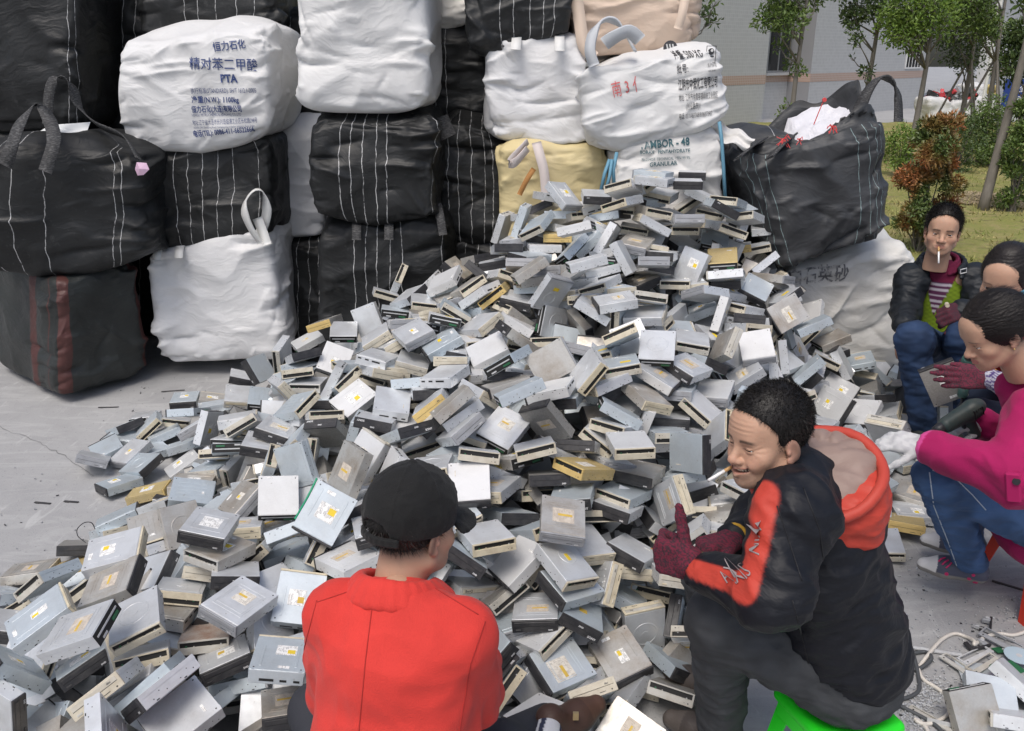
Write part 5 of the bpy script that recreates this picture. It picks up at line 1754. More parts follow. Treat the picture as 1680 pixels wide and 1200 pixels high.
-43 3340 733 -78 52 195 976 0 6 0
-1403 2971 140 371 -264 146 878 0 6 4
1664 5264 948 809 -139 -73 566 1 0 9
446 2352 30 201 6 22 979 0 0 4
-678 4931 733 -401 -482 239 742 0 0 4
1047 3777 695 135 206 -427 870 0 0 5
244 4466 1100 46 -5 38 998 4 0 6
-669 3691 588 -82 181 163 966 1 4 4
533 3151 600 356 -510 625 -471 2 4 2
-150 3452 707 61 883 -463 -55 2 0 4
1448 3138 98 -358 -392 589 610 0 0 0
-2122 4232 34 -38 -698 715 1 1 0 0
-258 2581 349 22 980 -196 -6 1 4 5
-1210 2133 275 459 700 -17 -546 0 0 2
-1622 3986 208 92 956 153 231 0 0 5
971 3882 727 549 186 56 813 0 5 5
1923 4219 274 -213 24 200 956 0 7 0
-1669 4435 141 826 -41 -81 -557 1 0 9
486 3686 889 209 -683 72 696 1 7 4
-1773 4677 80 984 -57 113 128 3 2 2
1018 4659 1285 790 127 128 586 0 0 9
888 4460 1131 -39 10 84 996 1 0 4
-652 3213 522 397 -564 577 -438 1 6 2
1003 2839 69 193 -288 91 934 3 4 0
264 3397 837 182 971 -123 -98 2 5 5
-838 3246 429 78 756 125 638 2 7 4
107 3957 989 798 -32 -96 -594 3 2 1
-553 3846 708 -209 -217 103 948 0 2 2
150 3617 796 -30 -18 152 988 3 0 4
1093 2801 73 213 866 447 64 1 3 9
-1044 2358 245 -42 886 76 456 1 4 0
-462 3197 573 259 60 -34 963 2 0 0
480 3899 957 -165 -8 72 984 1 3 2
339 4085 963 51 -649 758 -50 0 3 4
210 4048 1021 268 -61 95 957 3 7 5
1184 3490 449 0 -81 8 997 0 0 0
-161 4312 931 159 316 170 919 3 0 0
2015 4120 57 145 762 629 -48 3 0 0
1307 3647 465 627 107 -109 -764 0 0 1
-520 3937 783 -115 -14 132 984 2 5 5
757 3784 795 710 23 65 -700 1 0 2
1207 2973 149 -28 165 85 982 0 0 9
258 2858 490 121 416 -305 848 2 7 0
-1909 4067 38 21 917 -399 -11 1 5 4
1273 2970 72 -79 866 451 -200 0 4 1
259 2391 82 187 981 -57 2 2 7 4
632 3684 832 196 818 526 124 0 0 4
1119 4254 855 484 181 70 853 0 5 2
443 4680 1228 989 26 -141 31 2 7 4
-1700 2798 91 299 599 736 -101 1 0 5
912 3456 546 39 995 68 -63 0 0 2
-1811 2646 90 -138 -253 188 939 0 2 4
1355 3842 473 36 978 157 -134 1 0 0
-332 3863 788 86 930 -357 -14 0 0 9
744 3395 324 503 -25 106 858 0 0 0
214 4797 1250 -110 -173 977 -62 0 0 4
252 2459 99 268 752 578 -168 0 7 2
1653 3752 164 264 162 -7 951 0 0 4
190 2966 564 594 94 233 765 0 0 1
714 4593 1269 406 74 5 911 1 3 1
1149 3282 354 270 736 -590 -193 0 0 0
-2101 4495 43 83 991 104 27 0 2 9
-151 3984 830 37 -355 922 -153 1 2 4
-165 3709 772 -189 -3 23 982 2 4 4
2181 4655 180 264 961 -71 32 1 5 5
-765 3857 593 538 -53 94 836 1 0 4
1271 4741 977 130 -88 63 986 0 0 6
-888 3651 488 133 991 10 0 1 3 0
-977 3189 378 179 728 -571 334 2 0 2
820 2799 128 84 996 27 -11 0 0 0
363 3867 930 76 966 -239 64 0 7 4
-91 2568 357 263 714 -616 -203 0 7 4
110 2586 291 270 859 119 419 0 2 4
-212 3642 736 313 -17 34 949 0 7 0
1045 3389 424 -74 726 -670 -137 0 0 5
2249 4811 198 924 218 179 257 2 7 4
103 4006 940 88 738 667 -50 1 2 0
30 4558 1059 20 986 -148 79 0 0 5
80 3383 722 55 955 281 -73 2 7 1
709 2884 350 265 958 -102 24 0 0 4
40 3508 749 -49 905 403 -125 1 0 2
2082 4592 295 592 -269 206 -732 1 6 2
-932 2859 296 -458 76 33 885 2 4 5
134 4538 1089 1 970 -215 -116 2 3 1
-549 3662 652 80 988 117 -67 1 0 2
-310 3087 654 -148 -368 71 915 0 0 0
601 3120 528 524 -7 -166 -836 0 0 0
-345 4038 814 323 -142 88 931 2 0 2
269 4652 1180 669 -59 -69 -738 1 4 4
752 3260 523 131 980 -145 -21 0 0 5
294 3984 1018 142 -409 859 -274 2 6 0
-126 3184 639 -33 713 -682 -158 0 4 5
1257 4641 1109 510 -535 -298 604 0 0 5
454 4424 1151 618 -155 140 -758 0 2 5
-403 2886 501 -178 -9 72 981 2 0 9
1031 4508 1154 479 -28 105 871 0 0 4
-974 2814 265 243 823 472 -202 0 7 4
42 3185 681 433 -132 -280 847 1 7 0
1226 3904 576 -189 967 65 -157 2 0 0
1635 4422 577 113 854 -268 432 3 4 4
-3 3603 790 120 950 250 -142 0 0 4
-1062 3153 334 -324 -34 219 920 0 6 4
724 4329 1068 67 993 -59 -80 0 5 4
1545 4637 780 653 306 381 579 0 6 2
1762 4488 435 -202 -98 56 973 2 5 0
-317 4244 826 -151 -175 30 972 3 0 4
-1215 3715 342 -66 991 -99 -57 1 6 4
903 4164 905 79 993 -40 82 0 0 4
-1142 4047 451 985 34 -139 92 1 0 2
1443 4482 801 151 331 -37 931 2 0 9
-466 2532 327 662 102 -327 -667 3 7 0
-934 3498 469 151 901 401 -63 0 3 5
504 4264 1051 -489 38 179 853 0 5 4
1092 4079 758 -113 -112 986 -55 0 7 4
-344 4364 832 632 -6 -180 -754 1 0 0
227 4580 1121 934 -79 98 335 0 3 2
941 3637 626 58 880 -16 -472 1 0 9
1731 4569 523 222 -283 411 838 1 0 0
268 3994 913 197 -115 69 971 0 6 2
695 2878 322 -22 47 239 970 3 0 1
708 4622 1342 -283 -241 60 926 0 0 4
1347 4201 635 -8 844 -131 519 0 0 4
1218 4606 1215 -73 986 148 29 1 7 9
1266 4303 770 -6 967 -191 171 3 2 0
98 4743 1144 -248 55 88 963 0 0 2
622 4573 1227 37 960 -276 -5 0 6 4
853 4536 1194 -330 112 -54 936 0 7 1
713 3384 604 48 -5 91 995 2 0 1
-242 3383 661 512 42 -116 -850 1 0 2
537 3388 698 107 -543 828 95 1 6 9
479 4142 1041 226 32 129 965 0 4 9
-264 4106 845 69 944 -272 172 0 0 5
1911 4348 250 234 51 138 961 1 3 4
823 4496 1150 -193 -4 21 981 0 6 4
-431 3389 619 -97 -10 37 995 3 0 4
-730 3035 418 246 862 443 19 0 3 4
-98 4013 859 -193 -10 72 979 0 0 4
513 4148 972 157 959 -139 193 2 4 4
236 3398 722 624 -427 -286 588 1 0 4
2379 4738 65 738 21 -179 -650 1 2 4
-1039 2981 278 55 -321 81 942 0 0 0
-461 4509 821 237 -636 670 -300 2 5 4
-1757 2966 53 -290 -57 142 945 4 0 6
-99 3775 798 306 8 -42 951 2 0 4
359 4497 1104 706 -259 -115 649 1 6 0
-421 4060 764 85 992 89 -6 0 7 2
1223 4126 724 161 808 566 -32 0 4 0
2376 4872 71 -291 80 143 943 1 5 4
911 4548 926 571 365 -492 -547 2 0 9
609 4301 1036 710 17 -170 -683 1 0 1
1556 3799 259 -112 -516 833 -165 1 3 5
-102 4490 947 -43 -82 54 994 0 0 0
13 4006 770 741 141 208 622 1 0 9""".split('\n')
DR = []
for ln in RAW:
    t = ln.split()
    DR.append((tuple(int(a) / 1000 for a in t[:3]), Quaternion([int(a) / 1000 for a in t[3:7]]).normalized(), 'gbwtodr'[int(t[7])] + 'pnyYfscrlK'[int(t[8])] + 'kKcCsgoOqn'[int(t[9])]))

BODYW = {'g': 'grey steel', 'b': 'bluish steel', 'w': 'pale', 't': 'brown-stained', 'o': 'gold-coloured', 'd': 'dark grimy', 'r': 'rusty'}
BEZW = {'k': 'black front', 'K': 'black front', 'c': 'cream front', 'C': 'cream front', 's': 'slotted cream front', 'g': 'grey front', 'o': 'yellowed front', 'O': 'yellowed front', 'q': 'slotted yellowed front', 'n': 'open front'}
LIDW = {'p': 'bare lid', 'n': 'bare lid', 'y': 'white and yellow sticker', 'Y': 'large ochre-striped sticker', 'f': 'faded sticker', 's': 'plain yellow sticker', 'c': 'ringed lid', 'K': 'ringed lid', 'r': 'ribbed lid', 'l': 'white sticker'}
def posture(q):
    z = abs((q @ Vector((0, 0, 1))).z); y = (q @ Vector((0, 1, 0))).z; x = (q @ Vector((1, 0, 0))).z
    if z > .93: return 'lying flat'
    if z > .72: return 'lying tilted'
    if abs(y) > .75: return 'standing on end'
    if abs(x) > .75: return 'standing on its side'
    return 'leaning steeply'
LM = [((880, 310), 'by the yellow sack'), ((960, 330), 'under the yellow sack'), ((1050, 290), 'at the crest of the heap'), ((1130, 320), 'below the crest'), ((1220, 350), 'before the dark grey sack'), ((1262, 400), 'by the open sack'),
      ((1210, 430), 'below the open sack'), ((1290, 470), 'at the corner of the quartz sack'), ((1330, 540), 'against the quartz sack'), ((1250, 560), 'left of the quartz sack'), ((1400, 600), 'at the foot of the quartz sack'), ((1480, 630), "by the smoking man's feet"),
      ((1420, 700), 'near the white glove'), ((1460, 760), 'under the white glove'), ((1480, 850), 'by the jeans and sneaker'), ((1330, 640), "right of the grinning man's hair"), ((1180, 620), "left of the grinning man's hair"), ((1150, 700), "by the grinning man's face"),
      ((1130, 770), "below the grinning man's cigarette"), ((1100, 830), 'above the raised thumb'), ((1040, 900), 'left of the raised thumb'), ((1040, 1000), "left of the grinning man's knee"), ((1010, 1090), 'beside the brown shoe'), ((1110, 1110), "by the grinning man's shin"),
      ((870, 1060), "right of the red blazer's sleeve"), ((850, 980), "above the red blazer's shoulder"), ((780, 940), "right of the capped man's ear"), ((780, 810), 'just right of the black cap'), ((700, 720), 'just above the black cap'), ((560, 780), 'left of the black cap'),
      ((540, 900), "left of the capped man's neck"), ((460, 960), "by the red blazer's left shoulder"), ((420, 1080), "left of the red blazer's sleeve"), ((300, 1160), 'on the bottom edge of the heap'), ((120, 1150), 'in the bottom left corner'), ((60, 1040), 'at the left edge low down'),
      ((190, 1050), 'in the lower left slope'), ((300, 1040), 'on the lower left slope, middle'), ((130, 930), 'on the near left shoulder of the heap'), ((250, 920), 'near the left outline'), ((380, 880), 'below the left spread'), ((330, 790), 'in the left spread'),
      ((200, 770), 'in the stray group on the concrete'), ((230, 700), 'at the far left tongue'), ((350, 690), 'in the left tongue'), ((400, 620), 'near the looped white sack'), ((480, 560), 'in front of the narrow black sack'), ((470, 680), 'in the left mid slope'),
      ((430, 790), 'in the left mid slope, lower'), ((560, 640), 'by the black plastic sheet'), ((560, 540), 'before the white-seamed black sack'), ((640, 480), 'at the edge of the white-seamed black sack'), ((660, 600), 'in the upper left slope'), ((640, 700), 'above the cap to the left'),
      ((740, 450), 'below the small dark sack'), ((750, 540), 'in the upper slope, left'), ((760, 620), 'in the middle slope, left'), ((780, 700), 'in the middle slope above the cap'), ((850, 400), 'on the left shoulder of the crest'), ((860, 480), 'in the upper slope below the yellow sack'),
      ((870, 570), 'in the heart of the slope'), ((870, 660), 'below the heart of the slope'), ((900, 750), 'in the lower middle of the heap'), ((920, 850), 'in the near middle of the heap'), ((960, 420), 'below the crest to the left'), ((970, 510), 'in the upper middle slope'),
      ((980, 600), 'in the central slope'), ((990, 700), 'right of the heap centre'), ((1060, 400), 'under the crest'), ((1080, 480), 'high on the right slope'), ((1080, 570), 'on the right slope'), ((1060, 650), 'in the right middle slope'), ((1160, 500), 'on the right shoulder')]

N_IND = 300
def build_drives():
    info = []
    for i, (loc, q, st) in enumerate(DR[:N_IND]):
        o = drive_obj(st, loc, q)
        px, py = topx(loc)
        vd = (Vector(loc) - Vector((0, 0, CAM_H))).normalized()
        fr = (q @ Vector((0, 1, 0))).dot(vd) < -.08
        lidv = (q @ Vector((0, 0, 1))).dot(vd) < -.08
        words_ = [BODYW[st[0]], 'disc drive', posture(q)]
        wh = min(LM, key=lambda e: (e[0][0] - px) ** 2 + (e[0][1] - py) ** 2)[1]
        feat = []
        if fr: feat.append(BEZW[st[2]])
        if lidv: feat.append(LIDW[st[1]])
        info.append([o, px, py, words_, feat, wh])
    def variants(e):
        w, f = e[3], e[4]
        b_ = w[0] + ' drive'; post = w[2]
        out = []
        if len(f) == 2: out.append(f"{b_} with {f[0]} and {f[1]}")
        for g in f: out.append(f"{b_} with {g} {post}")
        for g in f: out.append(f"{b_} with {g}")
        out.append(f"{b_} {post}")
        return out
    cand = [[f"{v} {e[5]}" for v in variants(e)] for e in info]
    done = [None] * len(info)
    # prefer the first wording that no other drive could claim too
    for i, cs in enumerate(cand):
        others = set(x for j, c in enumerate(cand) if j != i for x in c)
        for c in cs:
            if len(c.replace("'s", '').split()) <= 16 and c not in others: done[i] = c; break
    groups = {}
    for i, e in enumerate(info):
        if done[i]: e[0]['label'] = done[i]
        else:
            c = next((x for x in cand[i] if len(x.split()) <= 13), cand[i][-1])
            groups.setdefault(c, []).append(e)
    for lab, es in groups.items():
        if len(es) == 1: es[0][0]['label'] = lab; continue
        es.sort(key=lambda e: e[1]); ys = sorted(es, key=lambda e: e[2])
        for k, e in enumerate(es):
            if len(es) == 2:
                if abs(es[0][1] - es[1][1]) > abs(ys[0][2] - ys[1][2]): w = 'left' if k == 0 else 'right'
                else: w = 'upper' if e is ys[0] else 'lower'
            elif len(es) == 3: w = ('left', 'middle', 'right')[k]
            else: w = ('leftmost', 'second', 'third', 'fourth', 'fifth', 'sixth', 'seventh', 'eighth')[min(k, 7)]
            e[0]['label'] = f"{w} {lab}"
    for e in info:
        o = e[0]; o['category'] = 'disc drive'; o['group'] = 'scrap disc drives in the heap'
    # the rest of the heap: one mass of the same drives, joined
    lst = DR[N_IND:]
    grid = """0 0 0 1 12 24 37 36 28 15 0 0 2 1 0 0 0 0 0 0 0 0 0 0;0 0 0 14 24 31 39 36 32 30 17 11 11 8 5 0 0 0 0 0 0 0 0 0;0 0 1 18 27 30 33 28 30 33 30 19 13 11 7 4 0 0 0 0 0 0 0 0;0 0 11 17 26 36 33 31 34 36 34 28 23 17 10 10 6 0 0 0 0 0 0 0;0 2 10 17 20 32 35 37 39 42 41 37 34 25 20 18 14 9 1 0 0 0 0 0;0 4 7 13 17 21 29 33 40 48 50 50 47 40 31 26 21 13 10 2 0 0 0 0;0 4 5 7 15 20 31 35 44 53 59 59 56 52 45 37 29 18 14 10 1 0 0 0;0 2 5 8 17 23 33 40 47 57 62 64 63 63 58 50 42 30 20 11 4 1 0 0;0 0 6 10 19 27 39 44 48 60 66 69 70 72 69 60 49 40 31 17 7 4 1 0;0 1 3 5 22 29 39 48 54 63 69 73 74 73 77 67 60 49 40 26 13 5 3 0;2 4 4 6 20 33 43 51 60 68 75 78 81 87 88 81 69 62 49 31 20 8 6 1;4 6 5 11 19 32 47 51 62 72 80 85 89 91 92 87 77 71 58 41 27 10 6 4;4 4 6 10 19 35 47 48 58 74 82 87 92 95 98 97 89 83 69 57 37 15 9 7;4 5 7 13 24 36 44 46 63 76 83 92 100 105 108 108 102 98 81 64 43 27 13 8;3 4 7 13 23 34 48 53 62 75 83 96 107 112 118 121 114 112 99 73 49 36 24 9;1 5 7 11 19 35 45 53 59 65 81 96 110 115 117 121 117 114 100 84 56 36 21 12;0 1 4 5 7 25 28 50 65 54 63 93 108 108 78 73 114 112 90 89 52 21 14 12;0 0 0 0 0 0 1 19 50 29 6 37 79 70 6 2 38 38 45 63 66 19 2 5""".split(';')
    rnd = random.Random(8)
    hm = [[int(v) / 100 for v in r.split()] for r in grid]
    extra = []
    for j, row in enumerate(hm):
        for i, h in enumerate(row):
            x0, y0 = -2.3 + .2 * i, 1.7 + .2 * j
            z = h - .15
            while z > .03:
                for _ in range(2):
                    extra.append(((x0 + rnd.uniform(-.1, .1), y0 + rnd.uniform(-.1, .1), z + rnd.uniform(-.03, .02)), Quaternion((rnd.gauss(0, 1), rnd.gauss(0, .5), rnd.gauss(0, .5), rnd.gauss(0, 1))).normalized(), rnd.choice('ggbtd') + 'pk'))
                z -= .13
                if h - z > .45: break
    V = []; F = []; MI = []; mats = []; mi = {}
    def slot(m):
        if m.name not in mi: mi[m.name] = len(mats); mats.append(m)
        return mi[m.name]
    off = 0
    cachev = {}
    for n_, (loc, q, st) in enumerate(lst + extra):
        if n_ < len(lst):
            parts = [case_me(st[0], st[1]), bezel_me(st[2])]
            if st[2] not in 'sqn': parts.append(tray_me(st[2]))
            if sticker_me(st[1]): parts.append(sticker_me(st[1]))
        else:
            k = ('simple', st[0])
            if k not in _cache: _cache[k] = MB().box(-.073, .073, -.089, .082, -.0205, .0205, 0, None, .001).box(-.073, .073, .082, .089, -.0205, .0205, 1, None, .001).mesh([M[st[0]], M['blk']])
            parts = [_cache[k]]
        T = np.array(Matrix.Translation(loc) @ q.to_matrix().to_4x4())
        for me in parts:
            if me.name not in cachev:
                co = np.empty(len(me.vertices) * 3, np.float32); me.vertices.foreach_get('co', co)
                cachev[me.name] = (co.reshape(-1, 3), [tuple(p.vertices) for p in me.polygons], [p.material_index for p in me.polygons])
            co, fs, ms = cachev[me.name]
            V.append(co @ T[:3, :3].T.astype(np.float32) + T[:3, 3].astype(np.float32))
            F += [tuple(v + off for v in f) for f in fs]; off += len(co)
            sl = [slot(m) for m in me.materials]
            MI += [sl[m] for m in ms]
    V = np.concatenate(V)
    V[:, 2] = np.maximum(V[:, 2], .004)
    me = me_from(V.tolist(), F)
    for m in mats: me.materials.append(m)
    me.polygons.foreach_set('material_index', MI)
    tag(link('buried_drives', me), 'jumbled scrap disc drives filling the inside of the heap', 'disc drives', kind='stuff')
build_drives()

# ------------------------------------------------------------------ bodies from distance fields
import openvdb

class Vol:
    def __init__(s, lo, hi, h):
        s.lo = np.array(lo, float); s.h = h
        n = np.ceil((np.array(hi) - s.lo) / h).astype(int) + 1
        s.ax = [(s.lo[i] + h * np.arange(n[i])).astype(np.float32) for i in range(3)]
        s.F = np.full(n, .5, np.float32)
    def sub(s, lo, hi, m):
        sl = []
        for i in range(3):
            a = int(max(0, np.floor((lo[i] - m - s.lo[i]) / s.h))); b = int(min(s.F.shape[i], np.ceil((hi[i] + m - s.lo[i]) / s.h) + 1))
            if b <= a: return None, None
            sl.append(slice(a, b))
        sl = tuple(sl)
        P = np.stack(np.meshgrid(s.ax[0][sl[0]], s.ax[1][sl[1]], s.ax[2][sl[2]], indexing='ij'), -1)
        return sl, P
    def add(s, prim, k=.02):
        f, lo, hi = prim; m = 2.2 * k + 3 * s.h + .012
        sl, P = s.sub(lo, hi, m)
        if sl is None: return s
        d = f(P); F = s.F[sl]
        hh = np.maximum(k - np.abs(F - d), 0) / k
        s.F[sl] = np.minimum(F, d) - hh * hh * k * .25
        return s
    def cut(s, prim, k=.01):
        f, lo, hi = prim; m = 2.2 * k + 3 * s.h + .012
        sl, P = s.sub(lo, hi, m)
        if sl is None: return s
        d = -f(P); F = s.F[sl]
        hh = np.maximum(k - np.abs(F - d), 0) / k
        s.F[sl] = np.maximum(F, d) + hh * hh * k * .25
        return s
    def mesh(s):
        g = openvdb.FloatGrid(.5)
        g.copyFromArray(s.F)
        out = g.convertToPolygons(isovalue=0.0); p, q = out[0], out[-1]
        p = np.asarray(p) * s.h + s.lo; q = np.asarray(q)
        # outward faces
        a = p[q]; c = a.mean(1); n = np.cross(a[:, 1] - a[:, 0], a[:, 2] - a[:, 0])
        i = len(q) // 2
        idx = np.argsort(c[:, 2])[-max(1, len(q) // 50):]
        if n[idx, 2].sum() < 0: q = q[:, ::-1]
        return p, q

def Vn(*a): return np.array(a if len(a) > 1 else tuple(a[0]), float)

def rc(a, b, r1, r2=None):
    a = Vn(a); b = Vn(b); r2 = r1 if r2 is None else r2; ba = b - a; L = max(ba @ ba, 1e-9); R_ = max(r1, r2)
    def f(P):
        t = np.clip(((P - a) @ ba) / L, 0, 1)
        return np.linalg.norm(P - a - t[..., None] * ba, axis=-1) - (r1 + (r2 - r1) * t)
    return f, np.minimum(a, b) - R_, np.maximum(a, b) + R_

def ell(c, r, Rm=None):
    c = Vn(c); r = Vn(r); R_ = max(r)
    def f(P):
        q = P - c
        if Rm is not None: q = q @ Rm
        k0 = np.linalg.norm(q / r, axis=-1); k1 = np.linalg.norm(q / (r * r), axis=-1) + 1e-9
        return k0 * (k0 - 1) / k1
    return f, c - R_, c + R_

def bx(c, hs, Rm=None, rd=.01):
    c = Vn(c); hs = Vn(hs); R_ = float(np.linalg.norm(hs))
    def f(P):
        q = P - c
        if Rm is not None: q = q @ Rm
        d = np.abs(q) - (hs - rd)
        return np.linalg.norm(np.maximum(d, 0), axis=-1) + np.minimum(d.max(-1), 0) - rd
    return f, c - R_, c + R_

def frame(fwd, up=(0, 0, 1)):
    """columns: right, forward, up"""
    f = Vector(fwd).normalized(); u = Vector(up); r = f.cross(u).normalized(); u = r.cross(f)
    return np.array([[r.x, f.x, u.x], [r.y, f.y, u.y], [r.z, f.z, u.z]])

def vcol_mat(name, rough=.6, bump=None, sheen=0.0, sss=0.0, spec=.4, weave=None):
    m = mat(name, (.5, .5, .5), rough, 0, spec)
    N = NT(m); a = N.n('Attribute', attribute_name='tint')
    c = a.outputs['Color']
    v = N.noise(N.obj(), 14, 4, .6)
    c = N.mix(N.math('MULTIPLY', N.ramp(v, (.3, 0.0), (.75, 1.0)), .22), c, N.mix(1.0, c, (.45, .45, .45), 'MULTIPLY'))
    N.base(c)
    if sss:
        N.b.inputs['Subsurface Weight'].default_value = sss
        N.b.inputs['Subsurface Radius'].default_value = (.012, .004, .002)
        N.b.inputs['Subsurface Scale'].default_value = .4
    if sheen: N.b.inputs['Sheen Weight'].default_value = sheen
    if bump:
        h = N.noise(N.scaled(N.obj(), bump[:3]), bump[3], 4, .6, .4)
        N.bump(h, bump[4], bump[5])
    return m

SKIN = vcol_mat('skin', .56, (1, 1, 1, 130, .45, .002), sss=.08, spec=.35)
CLOTH = vcol_mat('smooth cloth', .55, (1, 1, 2.0, 6, .5, .02), spec=.3)
WOOL = vcol_mat('felted wool', .85, (1, 1, 1, 260, .5, .003), sheen=.06)
DENIM = vcol_mat('denim', .8, (1, 1, 1, 300, .35, .002))
KNIT = vcol_mat('knitted cotton', .9, (1, 1, 2.4, 260, 1.0, .004))
HAIR = vcol_mat('hair', .45, (1, 1, 1, 120, .6, .003), spec=.35)

def body_mesh(vol, name, m, tint, parent=None, fold=None, post=None):
    """vol -> object; tint = colour or function of points; fold=(amp, scale vector, seed)"""
    p, q = vol.mesh()
    if post is not None: p = post(p)
    me = me_np(p, q)
    if fold:
        nn = np.empty(len(p) * 3, np.float32); me.vertex_normals.foreach_get('vector', nn); nn = nn.reshape(-1, 3)
        amp, sc, sd = fold
        w = np.stack([perlin(p * 4 + sd), perlin(p * 4 + sd + 9), perlin(p * 4 + sd + 17)], -1) * .06
        pp = (p + w) * np.array(sc)
        d = amp * (ridged(pp + sd) * .6 + ridged(pp * 2.1 + sd + 5) * .40 + ridged(pp * np.array([1.6, 1.6, 3.2]) + sd + 9) * .30 - .55 * np.abs(perlin(pp * .6 + 3)) * 2)
        p = p + nn * d[:, None]
        me.vertices.foreach_set('co', p.astype(np.float32).ravel()); me.update()
    T = tint(p) if callable(tint) else np.tile(np.array(tint, float), (len(p), 1))
    a = me.color_attributes.new('tint', 'FLOAT_COLOR', 'POINT')
    C4 = np.ones((len(p), 4), np.float32); C4[:, :3] = T
    a.data.foreach_set('color', C4.ravel())
    me.materials.append(m)
    return link(name, me, None, parent)

SK_A = np.array([.50, .30, .205]); LIP = np.array([.40, .17, .13])
def sst(a, b, x): t = np.clip((x - a) / (b - a), 0, 1); return t * t * (3 - 2 * t)

def head_parts(h, smile=0.0, eye_open=.0035, gaze=(0, 0), female=False, skin=SK_A, plump=0.0, lid=0.0):
    """local frame: +y face, +z up, origin in the middle of the skull"""
    v = Vol((-.105, -.13, -.20), (.105, .145, .15), h)
    A = v.add
    A(ell((0, -.012, .045), (.074, .093, .084)), .02)
    A(ell((0, .030, -.005), (.062, .060, .085)), .03)
    jw = .050 if female else .054
    for s in (-1, 1):
        A(rc((s * jw, .0, -.052), (s * .022, .062, -.083), .020, .017), .03)
        A(ell((s * .040, .056, -.022), (.024 + plump, .024, .022 + smile * .004)), .02)
        if smile: A(ell((s * .036, .070, -.036), (.017, .017, .015)), .012)
    A(ell((0, .040, -.062), (.044, .044, .036)), .03)
    A(ell((0, .071, -.092), (.020, .016, .015)), .02)
    A(rc((-.028, .076, .022), (.028, .076, .022), .013), .02)
    A(ell((0, .060, .055), (.050, .030, .035)), .03)
    # sockets, lids
    for s in (-1, 1):
        v.cut(ell((s * .031, .097, .003), (.017, .012, .011)), .012)
    ez = .002
    for s in (-1, 1):
        e = Vn(s * .031, .0735, ez)
        sp = ell(e, (.0165, .0150, .0130))
        lo, hi = sp[1], sp[2]
        A((lambda P, sp=sp, e=e: np.maximum(sp[0](P), (ez + eye_open * .6 + lid) - P[..., 2] + 3.0 * (P[..., 0] - e[0]) ** 2 / .03 * .2), lo, hi), .002)
        A((lambda P, sp=sp, e=e: np.maximum(sp[0](P), P[..., 2] - (ez - eye_open * .5)), lo, hi), .002)
    # nose
    A(rc((0, .082, .012), (0, .104, -.024), .008, .0105), .012)
    A(ell((0, .104, -.028), (.0125, .012, .010)), .008)
    for s in (-1, 1):
        A(ell((s * .013, .094, -.031), (.0085, .011, .0075)), .006)
        v.cut(ell((s * .007, .103, -.039), (.0038, .005, .003)), .003)
    # mouth
    w = .024 + .010 * smile; zc = -.0565; up = .010 * smile
    A(ell((0, .080, zc), (.030, .016, .020)), .012)
    for s in (-1, 1):
        A(rc((0, .0965, zc + .0045), (s * w, .083 - .006 * smile, zc + up), .0050, .0024), .004)
        A(rc((0, .0955, zc - .0060 - .006 * smile), (s * w, .083 - .006 * smile, zc + up - .001), .0058, .0024), .004)
    if smile:
        def mouth(P):
            x = P[..., 0]; zl = zc + up * (x / w) ** 2
            return np.maximum(np.maximum(np.abs(x) - w * .9, np.abs(P[..., 2] - zl + .001) - (.0052 * smile) * np.sqrt(np.maximum(0, 1 - (x / w) ** 2))), .078 - P[..., 1])
        v.cut((mouth, Vn(-.04, .07, -.08), Vn(.04, .11, -.03)), .002)
        for s in (-1, 1):    # cheek folds beside the mouth
            v.cut(rc((s * .024, .099, -.030), (s * .041, .080, -.058), .0025, .002), .008)
    else:
        v.cut(rc((-w, .088, zc - .0005), (0, .1035, zc - .0005), .0012), .002); v.cut(rc((w, .088, zc - .0005), (0, .1035, zc - .0005), .0012), .002)
    # ears
    for s in (-1, 1):
        Rm = frame((.35 * s, -.2, .0))
        Re = np.array(Matrix.Rotation(R(-14 * 1), 3, 'X') @ Matrix.Rotation(R(18 * s), 3, 'Z'))
        A(ell((s * .077, -.010, -.004), (.0065, .0175, .030), Re), .006)
        A(ell((s * .076, -.004, -.028), (.006, .010, .011)), .005)
        v.cut(ell((s * .085, -.006, .0), (.0055, .0095, .018), Re), .004)
        A(ell((s * .078, .003, -.008), (.004, .004, .007)), .004)
    # neck
    nr = .048 if female else .054
    A(rc((0, -.022, -.055), (0, -.040, -.19), nr, nr + .006), .03)
    if not female: A(ell((0, .012, -.125), (.012, .012, .014)), .02)
    return v, dict(ez=ez, eo=eye_open, zc=zc, w=w, up=up, smile=smile, skin=skin, gaze=gaze, female=female)

